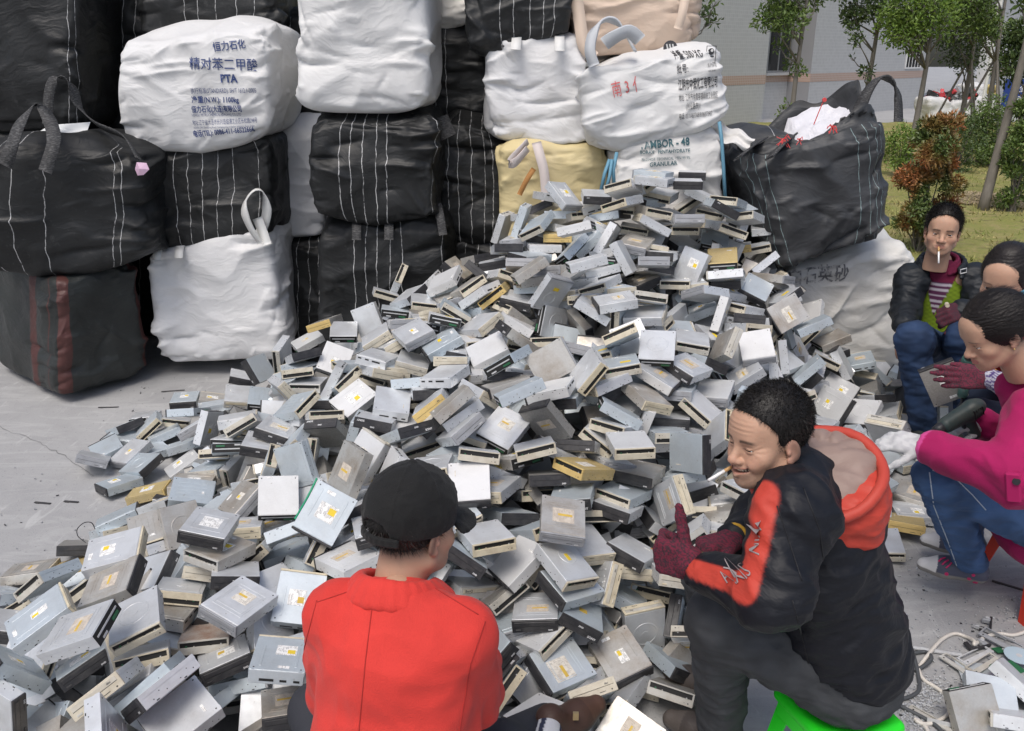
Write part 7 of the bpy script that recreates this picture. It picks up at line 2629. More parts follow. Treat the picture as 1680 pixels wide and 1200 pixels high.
    sh = shoe(a, (tz - a + Vector((0, 0, .05))), .265, ((.060, .032, .024), (.035, .030, .026), (.085, .045, .032)), parent=body, h=.004)
    def stripes(p):
        z = p[:, 2] + .5 * p[:, 0]
        k = (np.sin(z * 260) > .1)[:, None]
        return np.where(k, np.array((.62, .63, .66)), np.array((.03, .035, .07)))
    body_mesh(solid([rc(tuple(Vector(a) + Vector((-.01, -.02, .01))), tuple(Vector(a) + Vector((-.03, -.14, .02))), .036, .042)], .004, .01), 'sock', KNIT, stripes, body)
    sk = MB().box(-.008, .008, -.004, .004, -.012, .012, 0, Matrix.Translation(Vector(a) + Vector((.065, -.012, .035))))
    sk.obj('buckle', mat('dull brass', (.5, .38, .2), .4, .8), body)
man_red_blazer()

def man_smoking():
    A = lambda *a: Vn(at(*a))
    J = dict(neck=A(1546, 428, 4.48), chest=A(1546, 490, 4.50), pel=A(1547, 570, 4.50), shL=A(1602, 460, 4.40), shR=A(1495, 460, 4.50), elR=A(1487, 512, 4.42), wrR=A(1484, 534, 4.20),
             elL=A(1606, 522, 4.30), wrL=A(1576, 510, 4.14), hipL=A(1568, 572, 4.42), hipR=A(1526, 572, 4.45), knL=A(1582, 556, 4.02), knR=A(1499, 556, 4.04), anL=A(1592, 690, 4.06), anR=A(1514, 690, 4.06))
    hv, info = head_parts(.0030, eye_open=.0052, gaze=(-.05, -.05), plump=.004)
    to = Vector((-.42, -.90, .02))
    hp = Vector(A(1546, 382, 4.40))
    Mh = H4(hp, to, R(-2), sc=1.03)
    body = person('seated man in a dark jacket and lime green vest smoking beside the quartz sack', Mh, hv, info, limb_list(J), stubble=.25, group='people dismantling drives')
    add_eyes(body, info, Mh)
    hair_short(body, Mh, .004, 7, .010, n=9000, length=.020, top=.003, front=.016)
    f = to; Rt = frame((f.x, f.y, 0)); sh = Vn(J['shL']) - Vn(J['shR'])
    JK, GR, PU = np.array((.014, .017, .021)), np.array((.17, .26, .012)), np.array((.17, .012, .05))
    ch, pe = J['chest'], J['pel']
    # green knitted vest with a striped shirt in its V
    front = Vn(f.x, f.y, 0); nk0 = J['neck'] + front * .012
    v = solid([rc(nk0 + Vn(0, 0, -.055), ch, .078, .115), ell(ch, (.165, .115, .20), Rt), ell((ch + pe) / 2, (.16, .13, .20), Rt), ell(pe + Vn(0, 0, .02), (.16, .13, .10), Rt)], .007, .03)
    rt = Rt[:, 0]; nk = J['neck']
    def vt(p):
        T = np.tile(GR, (len(p), 1)) * (1 + .25 * np.sin(p[:, 2] * 260)[:, None] * np.sin(((p - ch) @ rt) * 160)[:, None])
        u = (p - nk) @ rt; z = p[:, 2] - nk[2]
        vee = (np.abs(u) < .085 + .36 * (z + .05)) & (z > -.29) & (((p - nk) @ front) > 0)
        band = np.where((np.sin(z * 210) > .35)[:, None], np.array((.55, .50, .55)), np.array((.10, .02, .07)))
        up = (z > -.10)[:, None]
        T[vee] = np.where(up, PU, band)[vee]
        return T
    body_mesh(v, 'vest', KNIT, vt, body)
    # collar of the polo shirt
    q = Vol(nk - .19, nk + .19, .006)
    def ringp(r0, z0, a0, a1, n, dr=0.0, dzz=0.0):
        out = []
        for k in range(n + 1):
            a = math.radians(a0 + (a1 - a0) * k / n); s_ = abs(2 * k / n - 1)
            out.append(nk + rt * (r0 + dr * s_) * math.sin(a) + front * (r0 + dr * s_) * math.cos(a) * 1.0 + Vn(0, 0, z0 - dzz * s_ ** 2))
        return out
    for z0, r0 in ((.030, .070), (.012, .078), (-.006, .086)):
        L_ = ringp(r0, z0, 25, 335, 18, .004, .045)
        for a, b in zip(L_[:-1], L_[1:]): q.add(rc(a, b, .010), .008)
    body_mesh(q, 'shirt_collar', KNIT, PU, body)
    pr = [(*rc(J['shR'], J['shL'], .070, .070), .03), rc(J['shL'], J['elL'], .082, .072), rc(J['elL'], J['wrL'], .068, .050), rc(J['shR'], J['elR'], .082, .072), rc(J['elR'], J['wrR'], .068, .050),
          (*ell(ch - front * .030, (.185, .125, .21), Rt), .03), (*ell((ch + pe) / 2 - front * .035, (.185, .14, .20), Rt), .03), (*ell(pe - front * .02, (.19, .15, .11), Rt), .03)]
    v = solid(pr, .007, .03)
    op = bx(ch + front * .14 + Vn(0, 0, -.06), (.078, .12, .30), Rt, .02)
    v.cut(op, .012); v.cut(rc(nk + Vn(0, 0, .06), nk + front * .08 - Vn(0, 0, .04), .078, .06), .012)
    v.cut(ell(ch, (.15, .10, .18), Rt), .004); 
    body_mesh(v, 'jacket', CLOTH, lambda p: JK * (1 + .25 * perlin(p * 12))[:, None], body, fold=(.012, (8, 8, 12), 3.0))
    q = Vol(nk - .22, nk + .2, .006)
    for z0, r0 in ((.030, .098), (.010, .108), (-.012, .120)):
        L_ = ringp(r0, z0, 48, 312, 16, .012, .05)
        for a, b in zip(L_[:-1], L_[1:]): q.add(rc(a, b, .010), .012)
    body_mesh(q, 'jacket_collar', CLOTH, JK, body)
    MB().box(-.004, .004, -.004, .004, -.10, .10, 0, Matrix.Translation(Vector(ch + front * .115 + rt * (-.085 if False else .098) + Vn(0, 0, .02)))).obj('zip', M['sil'], body)
    q = MB(); bc = Vector(nk + front * .085 - rt * .105 + Vn(0, 0, -.03))
    q.tube([bc + Vector(c_) for c_ in ((-.015, 0, -.012), (.015, 0, -.004), (.012, 0, .018), (-.018, 0, .010), (-.015, 0, -.012))], .003, seg=6).obj('collar_buckle', M['sil'], body)
    pr = [rc(J['hipL'], J['knL'], .095, .082), rc(J['knL'], J['anL'], .080, .062), rc(J['hipR'], J['knR'], .095, .082), rc(J['knR'], J['anR'], .080, .062), ell(pe - Vn(0, 0, .04), (.16, .14, .10), Rt)]
    body_mesh(solid(pr, .009, .03), 'jeans', DENIM, lambda p: np.array((.018, .040, .095)) * (1 + .5 * perlin(p * 14))[:, None], body, fold=(.012, (8, 8, 13), 5.0))
    for s in 'LR': shoe(Vn(J['an' + s]) + Vn(0, 0, -.06), (f.x, f.y, 0), .27, ((.03, .035, .035), (.06, .06, .06), (.035, .045, .045)), parent=body, h=.008)
    # bare right hand resting on the knee, left glove holding a cigarette end
    w = Vn(J['wrR'])
    body_mesh(solid(hand(w, (-.12, -.45, -.62), (-.55, -.6, .35), -1, (.15, .18, .2, .25), (.35, .2), 1.12), .0045, .010), 'hand', SKIN, (.46, .27, .19), body)
    w = Vn(J['wrL'])
    body_mesh(solid(hand(w, (-.62, -.45, .02), (.15, -.75, .6), -1, (1.0, 1.2, 1.3, 1.35), (.55, .25), 1.25), .0050, .010), 'glove', GLOVE, speck((.11, .02, .035), (.05, .03, .04)), body)
    e = Vector(Mh @ Vector((.006, .098, -.057))); cigarette(e, e + Vector((-.012, -.05, -.072)), "white cigarette hanging from the smoking man's lips")
    c = Vector(at(1553, 499, 4.02)); q = MB().tube([c, c + Vector((-.01, -.03, .0))], .010, 0, 10)
    tag(q.obj('screw_cap', [M['crm']]), 'small pale cap held in the dark glove over the green vest', 'cap')
    tag(MB().box(-.16, .16, -.14, .14, 0, .36, 0, Matrix.Translation((J['pel'][0], J['pel'][1] + .02, 0)), .02).obj('crate_seat', [mat('crate plastic', (.06, .07, .09), .6)]), 'dark crate the smoking man sits on', 'crate')
man_smoking()

def hair_long(root, Mh, h, seed, bun=None, part=0.0, n=8000):
    """hair drawn back from the brow into a bun or tail"""
    v = Vol((-.13, -.20, -.13), (.13, .13, .17), h)
    e = ell((0, -.018, .040), (.088, .108, .098))
    yl = [-.2, -.06, -.02, .02, .045, .070, .095, .13]; zl = [-.085, -.075, -.035, -.010, .020, .055, .085, .10]
    def f(P):
        s = .0016 * np.sin(P[..., 2] * 700 + 3 * perlin(P * 40)) + .0010 * perlin(P * np.array([110, 10, 110]) + seed)
        fl = np.interp(P[..., 1], yl, zl) - .012 * np.minimum(1, np.abs(P[..., 0]) / .06)
        return np.maximum(e[0](P) + s, (fl - P[..., 2]) * .75)
    v.add((f, e[1], e[2]), .004)
    if bun is not None:
        for c, r in bun: v.add(ell(c, r), .02)
    tint = lambda p: np.array((.014, .010, .009)) * (1 + .5 * np.clip(perlin(p * np.array([160, 12, 160])), -.6, 1))[:, None]
    o = body_mesh(v, 'hair', HAIR, tint, root); 
    me = o.data; rs = np.random.default_rng(seed); nv = len(me.vertices)
    co = np.empty(nv * 3, np.float32); me.vertices.foreach_get('co', co); co = co.reshape(-1, 3)
    nn = np.empty(nv * 3, np.float32); me.vertex_normals.foreach_get('vector', nn); nn = nn.reshape(-1, 3)
    k = rs.choice(nv, n); P = co[k]; flow = np.array([0, -1, -.25]) + rs.normal(0, .10, (n, 3)); flow -= nn[k] * (flow * nn[k]).sum(1, keepdims=True) * .9
    flow /= np.linalg.norm(flow, axis=1, keepdims=True)
    L = rs.uniform(.02, .06, n)[:, None]; sd = np.cross(flow, nn[k]); 
    V = np.stack([P - sd * .0005, P + sd * .0005, P + flow * L + nn[k] * rs.uniform(.001, .008, n)[:, None]], 1).reshape(-1, 3)
    sm = me_np(V, np.arange(3 * n).reshape(-1, 3)); sm.materials.append(HAIR)
    a = sm.color_attributes.new('tint', 'FLOAT_COLOR', 'POINT'); a.data.foreach_set('color', np.tile(np.array([.014, .011, .010, 1], np.float32), len(V)))
    s = link('hair_strands', sm, None, o); s['kind'] = 'stuff'
    o.matrix_local = Mh
    return o

def woman_pink():
    A = lambda *a: Vn(at(*a))
    J = dict(neck=A(1672, 622, 2.70), chest=A(1722, 715, 2.72), pel=A(1722, 862, 2.80), shL=A(1700, 684, 2.52), shR=A(1720, 668, 2.88), elL=A(1668, 786, 2.36), wrL=A(1530, 735, 2.60), elR=A(1668, 740, 3.02), wrR=A(1612, 690, 2.98),
             hipL=A(1712, 862, 2.70), hipR=A(1715, 855, 2.88), knL=A(1538, 783, 2.66), knR=A(1560, 770, 2.92), anL=A(1592, 918, 2.80), anR=A(1590, 880, 3.05))
    hv, info = head_parts(.0028, eye_open=.0024, gaze=(0, -.6), female=True)
    Mh = H4(A(1632, 545, 2.63), (-.86, -.10, -.50), R(0), sc=1.0)
    body = person('woman in magenta wool coat and blue jeans holding a drive and a drill', Mh, hv, info, limb_list(J), group='people dismantling drives')
    add_eyes(body, info, Mh)
    hair_long(body, Mh, .0034, 4, bun=[((0, -.125, .030), (.035, .045, .040)), ((0, -.165, .015), (.045, .05, .05))])
    q = MB(); 
    for k in range(4):
        pts = [Vector((.036 * math.cos(t) , -.128 + .010 * math.sin(3 * t + k), .030 + .040 * math.sin(t))) for t in np.linspace(0, 2 * math.pi, 22)]
        q.tube(pts, .0065 + .002 * (k % 2), seg=6, cap=False)
    o = q.obj('hair_tie', mat('blue hair tie', (.12, .42, .60), .8), body, True); o.matrix_local = Mh
    o = link('ear_ring', sphere_me(.003, mat('gold stud', (.7, .5, .2), .3, 1)), None, body, True); o.matrix_local = Mh @ Matrix.Translation((-.079, .0, -.038))
    MG = np.array((.36, .004, .090))
    d = Vn(J['chest']) - Vn(J['pel'])
    f = (-.95, .12, 0); Rt = frame(f)
    lean = np.array(Matrix(Rt.tolist()) @ Matrix.Rotation(R(-14), 3, 'X'))
    pr = [ell(J['chest'], (.19, .13, .20), lean), ell((Vn(J['chest']) + Vn(J['pel'])) / 2, (.18, .14, .20), lean), ell(Vn(J['pel']) + Vn(-.01, 0, -.02), (.20, .19, .13), Rt),
          rc(J['shL'], J['shR'], .070, .070), rc(J['shL'], J['elL'], .090, .080), rc(J['elL'], J['wrL'], .080, .056), rc(J['shR'], J['elR'], .074, .065), rc(J['elR'], J['wrR'], .062, .048),
          rc(Vn(J['neck']) + Vn(.03, 0, -.04), J['chest'], .085, .12)]
    v = solid(pr, .0065, .035)
    v.cut(rc(Vn(J['wrL']) + (Vn(J['wrL']) - Vn(J['elL'])) * .12, Vn(J['wrL']) + (Vn(J['wrL']) - Vn(J['elL'])) * .5, .040), .004)
    wr, el_ = Vn(J['wrL']), Vn(J['elL']); dd = (wr - el_) / np.linalg.norm(wr - el_)
    def ct(p):
        T = np.tile(MG, (len(p), 1)) * (1 + .12 * perlin(p * 9))[:, None]
        t = (p - wr) @ dd
        near = np.linalg.norm(p - wr - t[:, None] * dd, axis=1) < .09
        T[(t > .012) & near] = (.62, .06, .26)
        return T
    coat = body_mesh(v, 'coat', WOOL, ct, body, fold=(.013, (5, 5, 6), 9.0))
    # shawl collar
    nk = Vn(J['neck']); q = Vol(nk - .26, nk + .24, .005)
    pts = [nk + Vn(.065, .085, .035), nk + Vn(.085, .0, .050), nk + Vn(.045, -.085, .030), nk + Vn(-.03, -.11, -.04), nk + Vn(-.06, -.10, -.12), nk + Vn(-.05, -.08, -.20)]
    for a, b in zip(pts[:-1], pts[1:]):
        for t in (0, .5, 1.0):
            o_ = Vn(.028, -.012, -.030) * t
            q.add(rc(a + o_, b + o_, .014, .014), .012)
    body_mesh(q, 'collar', WOOL, MG * .95, body)
    # pocket flap with a dark button
    bvh = BVHTree.FromObject(coat, bpy.context.evaluated_depsgraph_get())
    def on(px, py):
        o_ = Vector((0, 0, CAM_H)); d_ = (Vector(at(px, py, 3)) - o_).normalized(); h = bvh.ray_cast(o_, d_)
        return (h[0], h[1]) if h[0] is not None else (Vector(at(px, py, 2.5)), Vector((0, -1, 0)))
    c, n = on(1662, 800)
    T = Matrix.Translation(c) @ n.to_track_quat('Z', 'Y').to_matrix().to_4x4()
    MB().box(-.020, .020, -.050, .045, -.014, .003, 0, T @ Matrix.Rotation(R(12), 4, 'Z'), .004).obj('pocket_flap', [bpy.data.materials['magenta flap'] if 'magenta flap' in bpy.data.materials else mat('magenta flap', tuple(MG), .85)], body)
    c2, n2 = on(1668, 790)
    MB().disc(c2, n2, .011, 0, 18, .010).obj('button', mat('button', (.015, .012, .015), .3), body)
    # jeans, near leg and far leg
    JB = np.array((.045, .095, .21))
    pr = [rc(J['hipL'], J['knL'], .098, .074), rc(J['knL'], J['anL'], .073, .052), rc(J['hipR'], J['knR'], .095, .070), rc(J['knR'], J['anR'], .070, .052)]
    body_mesh(solid(pr, .0065, .025), 'jeans', DENIM, lambda p: JB * (1 + .55 * perlin(p * np.array([16, 16, 9])))[:, None], body, fold=(.012, (8, 8, 14), 3.0))
    # pale seam along the near leg
    jm = mat('seam thread', (.40, .45, .52), .8)
    jn = [c_ for c_ in body.children if c_.name.startswith('jeans')][0]
    surf_lines(jn, [[(1525, 775), (1532, 830), (1556, 890), (1572, 935)], [(1530, 772), (1560, 778), (1595, 812), (1622, 842)]], .0022, jm, 'seam', body)
    def shoe_t(a, dirn, colr):
        s = shoe(a, dirn, .255, (colr, (.20, .19, .18), (.62, .61, .60)), parent=body, h=.0045); return s
    s1 = shoe_t(Vn(J['anL']) + Vn(.0, .0, -.02), (-.80, .42, -.02), (.07, .075, .11))
    s2 = shoe_t(Vn(J['anR']) + Vn(0, 0, -.01), (-.86, .35, 0), (.07, .075, .11))
    # laces and the magenta flower print on the near sneaker
    bs = BVHTree.FromObject(s1, bpy.context.evaluated_depsgraph_get()); mg = mat('magenta lace', (.50, .02, .12), .7)
    q = MB(); o_ = Vector((0, 0, CAM_H))
    def hit(px, py):
        h = bs.ray_cast(o_, (Vector(at(px, py, 3)) - o_).normalized()); return h
    for (x, y, r_) in ((1572, 952, .022), (1580, 958, .014), (1565, 960, .012), (1553, 942, .008), (1545, 950, .008), (1590, 950, .008), (1600, 956, .010), (1597, 944, .007)):
        h = hit(x, y)
        if h[0] is not None:
            for k in range(5):
                a = k * 1.257; t1 = h[1].orthogonal().normalized(); t2 = h[1].cross(t1)
                q.disc(h[0] + (t1 * math.cos(a) + t2 * math.sin(a)) * r_ * .5, h[1], r_ * .45, 0, 8, .0012)
    for k in range(3):
        h1, h2 = hit(1540 + k * 6, 922 + k * 5), hit(1551 + k * 5, 916 + k * 4)
        if h1[0] is not None and h2[0] is not None: q.tube([h1[0] + h1[1] * .003, (h1[0] + h2[0]) / 2 + h1[1] * .010, h2[0] + h2[1] * .003], .003, seg=6)
    if q.V: q.obj('shoe_print', mg, body)
    # white cotton gloves
    WG = speck((.66, .66, .66), (.55, .55, .56), 60)
    body_mesh(solid(hand(Vn(J['wrL']) + Vn(-.012, .016, -.002), (-.88, .40, .02), (.05, -.55, .80), -1, (.30, .38, .42, .45), (.75, .15), 1.04), .0036, .010), 'glove', GLOVE, WG, body)
    body_mesh(solid(hand(Vn(J['wrR']), (-.75, -.2, .05), (.1, -.5, .8), -1, (.8, .9, 1.0, 1.0), (.6, .3), 1.0), .0045, .010), 'glove', GLOVE, WG, body)
    PST(Vector((J['pel'][0] + .02, J['pel'][1] + .03, 0)), .27, .30, mat('red plastic', (.55, .035, .015), .4), 'red plastic stool under the woman in the magenta coat', .15)
woman_pink()

def woman_behind():
    A = lambda *a: Vn(at(*a))
    J = dict(neck=A(1690, 535, 3.42), chest=A(1720, 600, 3.5), pel=A(1720, 700, 3.6), shL=A(1700, 575, 3.25), shR=A(1700, 565, 3.6), elL=A(1690, 650, 3.15), wrL=A(1626, 622, 3.32), elR=A(1660, 640, 3.7), wrR=A(1620, 590, 3.62),
             hipL=A(1720, 705, 3.5), hipR=A(1720, 700, 3.7), knL=A(1600, 680, 3.40), knR=A(1610, 660, 3.75), anL=A(1620, 775, 3.5), anR=A(1630, 760, 3.8))
    hv, info = head_parts(.0034, eye_open=.0045, female=True)
    Mh = H4(A(1651, 462, 3.36), (-.72, -.66, -.22), R(0), sc=1.12)
    body = person('woman with a fringe half hidden behind the woman in the magenta coat', Mh, hv, info, limb_list(J), group='people dismantling drives')
    add_eyes(body, info, Mh)
    hair_long(body, Mh, .0045, 9, bun=[((0, -.12, .0), (.045, .045, .05)), ((.0, .0, .115), (.050, .050, .030))], n=2500)
    Rt = frame((-.85, -.4, 0))
    pr = [ell(J['chest'], (.19, .13, .2), Rt), ell((J['chest'] + J['pel']) / 2, (.18, .14, .2), Rt), rc(J['shL'], J['shR'], .07), rc(J['shL'], J['elL'], .07, .06), rc(J['elL'], J['wrL'], .055, .042), rc(J['shR'], J['elR'], .07, .06), rc(J['elR'], J['wrR'], .055, .042), rc(J['neck'] + Vn(0, 0, -.02), J['chest'], .08, .12)]
    wl = J['wrL']
    def tt(p):
        T = np.tile(np.array((.42, .02, .02)), (len(p), 1))
        near = (np.linalg.norm(p - wl, axis=1) < .13)
        chk = ((np.sin(p[:, 0] * 420) > 0) ^ (np.sin(p[:, 2] * 420) > 0))[:, None]
        T[near] = np.where(chk, np.array((.55, .55, .62)), np.array((.10, .06, .22)))[near]
        return T
    body_mesh(solid(pr, .0065, .03), 'blouse', KNIT, tt, body, fold=(.006, (8, 8, 9), 1.0))
    pr = [rc(J['hipL'], J['knL'], .09, .072), rc(J['knL'], J['anL'], .07, .055), rc(J['hipR'], J['knR'], .09, .07), rc(J['knR'], J['anR'], .068, .055)]
    body_mesh(solid(pr, .010, .03), 'trousers', DENIM, (.025, .035, .06), body)
    for s in 'LR': shoe(J['an' + s] + Vn(0, 0, -.05), (-.85, -.3, 0), .24, ((.04, .04, .05), (.15, .15, .15), (.05, .05, .06)), parent=body, h=.009)
    GL = speck((.20, .03, .06), (.06, .035, .045), 230)
    body_mesh(solid(hand(wl + Vn(-.01, .0, .0), (-.93, .30, -.06), (-.15, -.90, .30), 1, (.10, .15, .2, .25), (.25, .1), 1.15), .0045, .010), 'glove', GLOVE, GL, body)
    body_mesh(solid(hand(J['wrR'], (-.8, -.3, .1), (.1, -.3, .9), -1, (.9, 1.0, 1.1, 1.2), (.6, .4), 1.1), .006, .010), 'glove', GLOVE, GL, body)
    c = Vector(wl); q = MB()
    pts = [c + Vector((0.012, math.cos(t) * .038, math.sin(t) * .038)) for t in np.linspace(0, 2 * math.pi, 17)]
    q.tube(pts, .005, seg=6, cap=False).obj('glove_cuff', mat('mustard cuff 2', (.50, .28, .03), .9), body, True)
    tag(MB().box(-.15, .15, -.15, .15, 0, .30, 0, Matrix.Translation((J['pel'][0], J['pel'][1], 0)), .02).obj('box_seat', [mat('brown board', (.28, .2, .12), .8)]), 'low box the half hidden woman sits on', 'box')
woman_behind()

# ------------------------------------------------------------------ held drives, tools, cables, litter
def held():
    o = drive_obj(('g', 's', 'C'), (1.436, 2.945, .648), Quaternion((.416, .804, -.404, -.130)).normalized())
    tag(o, 'disc drive with cream front held in the white glove of the woman in magenta', 'disc drive')
    o = drive_obj(('d', 'y', 'k'), (1.905, 3.520, .640), Quaternion((.725, .631, -.266, .081)).normalized())
    tag(o, 'grimy disc drive with yellow sticker held up by a maroon glove', 'disc drive')
held()

def drill(loc, q, label, cols):
    root = empty('power_drill', loc); root.rotation_mode = 'QUATERNION'; root.rotation_quaternion = q
    tag(root, label, 'drill', 'power drills in the workers hands')
    mg_, mdk = cols
    v = solid([(*rc((-.05, 0, 0), (.07, 0, 0), .036, .030), .01), (*rc((-.07, 0, 0), (-.05, 0, 0), .030, .036), .01), (*rc((-.02, 0, -.02), (-.035, 0, -.11), .019, .021), .02)], .0035, .01)
    body_mesh(v, 'housing', mg_, (1, 1, 1), root)
    MB().tube([(.07, 0, 0), (.105, 0, 0), (.12, 0, 0)], .02, rr=[.026, .020, .018], seg=16).obj('gear_case', mdk, root, True)
    MB().tube([(.12, 0, 0), (.15, 0, 0), (.165, 0, 0)], .012, rr=[.015, .015, .008], seg=14).obj('chuck', mdk, root, True)
    MB().tube([(.165, 0, 0), (.22, 0, 0)], .003, seg=8).obj('bit', M['sil'], root, True)
    q_ = MB()
    for k in range(5): q_.box(-.066 + k * .009, -.062 + k * .009, -.0365, .0365, -.018, .018)
    q_.obj('vent', M['dark'], root)
    MB().box(-.012, .0, -.008, .008, -.06, -.035, 0, Matrix.Translation((.008, 0, 0)), .003).obj('trigger', M['blk'], root)
    MB().tube([(-.035, 0, -.12), (-.045, .0, -.16), (-.03, .02, -.24), (.02, .04, -.34)], .006, seg=8).obj('cable', M['blk'], root, True)
gp = plastic('green tool plastic', (.05, .13, .11), .45); dg = plastic('dark green tool plastic', (.035, .055, .05), .45)
def aim(d, up=(0, 0, 1)):
    d = Vector(d).normalized(); u = Vector(up); y = u.cross(d).normalized(); u = d.cross(y)
    return Matrix([[d.x, y.x, u.x], [d.y, y.y, u.y], [d.z, y.z, u.z]]).to_quaternion()
drill(at(1586, 606, 3.50), aim((-.25, -.5, .75)), 'green power drill behind the drive held by the maroon glove', (gp, M['blk']))
drill(at(1578, 682, 2.92), aim((-.86, -.25, -.42)), 'dark green power drill above the magenta sleeve', (dg, M['blk']))

def cable(name, pts, r, m, label):
    P = [Vector(p) for p in pts]; Q = []
    for i in range(len(P) - 1):
        p0, p1, p2, p3 = P[max(i - 1, 0)], P[i], P[i + 1], P[min(i + 2, len(P) - 1)]
        for k in range(8):
            t = k / 8; Q.append(.5 * ((2 * p1) + (p2 - p0) * t + (2 * p0 - 5 * p1 + 4 * p2 - p3) * t * t + (3 * p1 - p0 - 3 * p2 + p3) * t ** 3))
    Q.append(P[-1])
    o = MB().tube(Q, r, seg=8).obj(name, m, None, True); tag(o, label, 'cable')
wc = mat('white cable', (.62, .58, .52), .5); gc = mat('grey cable', (.07, .075, .08), .5)
G = lambda x, y, z=.008: gnd(x, y, z)
cable('white_cable', [G(1700, 1030), G(1665, 1042), G(1640, 1040), G(1615, 1046), G(1599, 1058, .02), G(1598, 1052, .025), G(1585, 1045), G(1566, 1040), G(1545, 1050), G(1525, 1072, .018), G(1511, 1090), G(1507, 1098), G(1515, 1115), G(1535, 1128), G(1553, 1142), G(1560, 1155), G(1555, 1172), G(1535, 1185), G(1515, 1188), G(1502, 1182, .012)], .0065, wc, 'white cable looping over the concrete at the bottom right')
cable('white_cable', [G(1500, 1180), G(1512, 1186), G(1522, 1200), G(1526, 1225)], .0065, wc, 'short end of white cable running out of the bottom edge')
cable('grey_cable', [G(1484, 1100), G(1492, 1060, .03), G(1500, 1080, .02), G(1507, 1110), G(1508, 1130), G(1500, 1140), G(1480, 1147), G(1455, 1148)], .007, gc, 'dark grey cable curving round beside the black jacket')
cable('grey_cable', [G(1480, 1098), G(1505, 1098), G(1522, 1088, .015), G(1528, 1078, .02), G(1518, 1070), G(1500, 1072), G(1484, 1074)], .007, gc, 'loop of grey cable tucked inside the white one')
cable('grey_cable', [G(1450, 1142), G(1480, 1160), G(1515, 1178), G(1540, 1195), G(1560, 1225)], .007, gc, 'straight grey cable leaving at the bottom right')

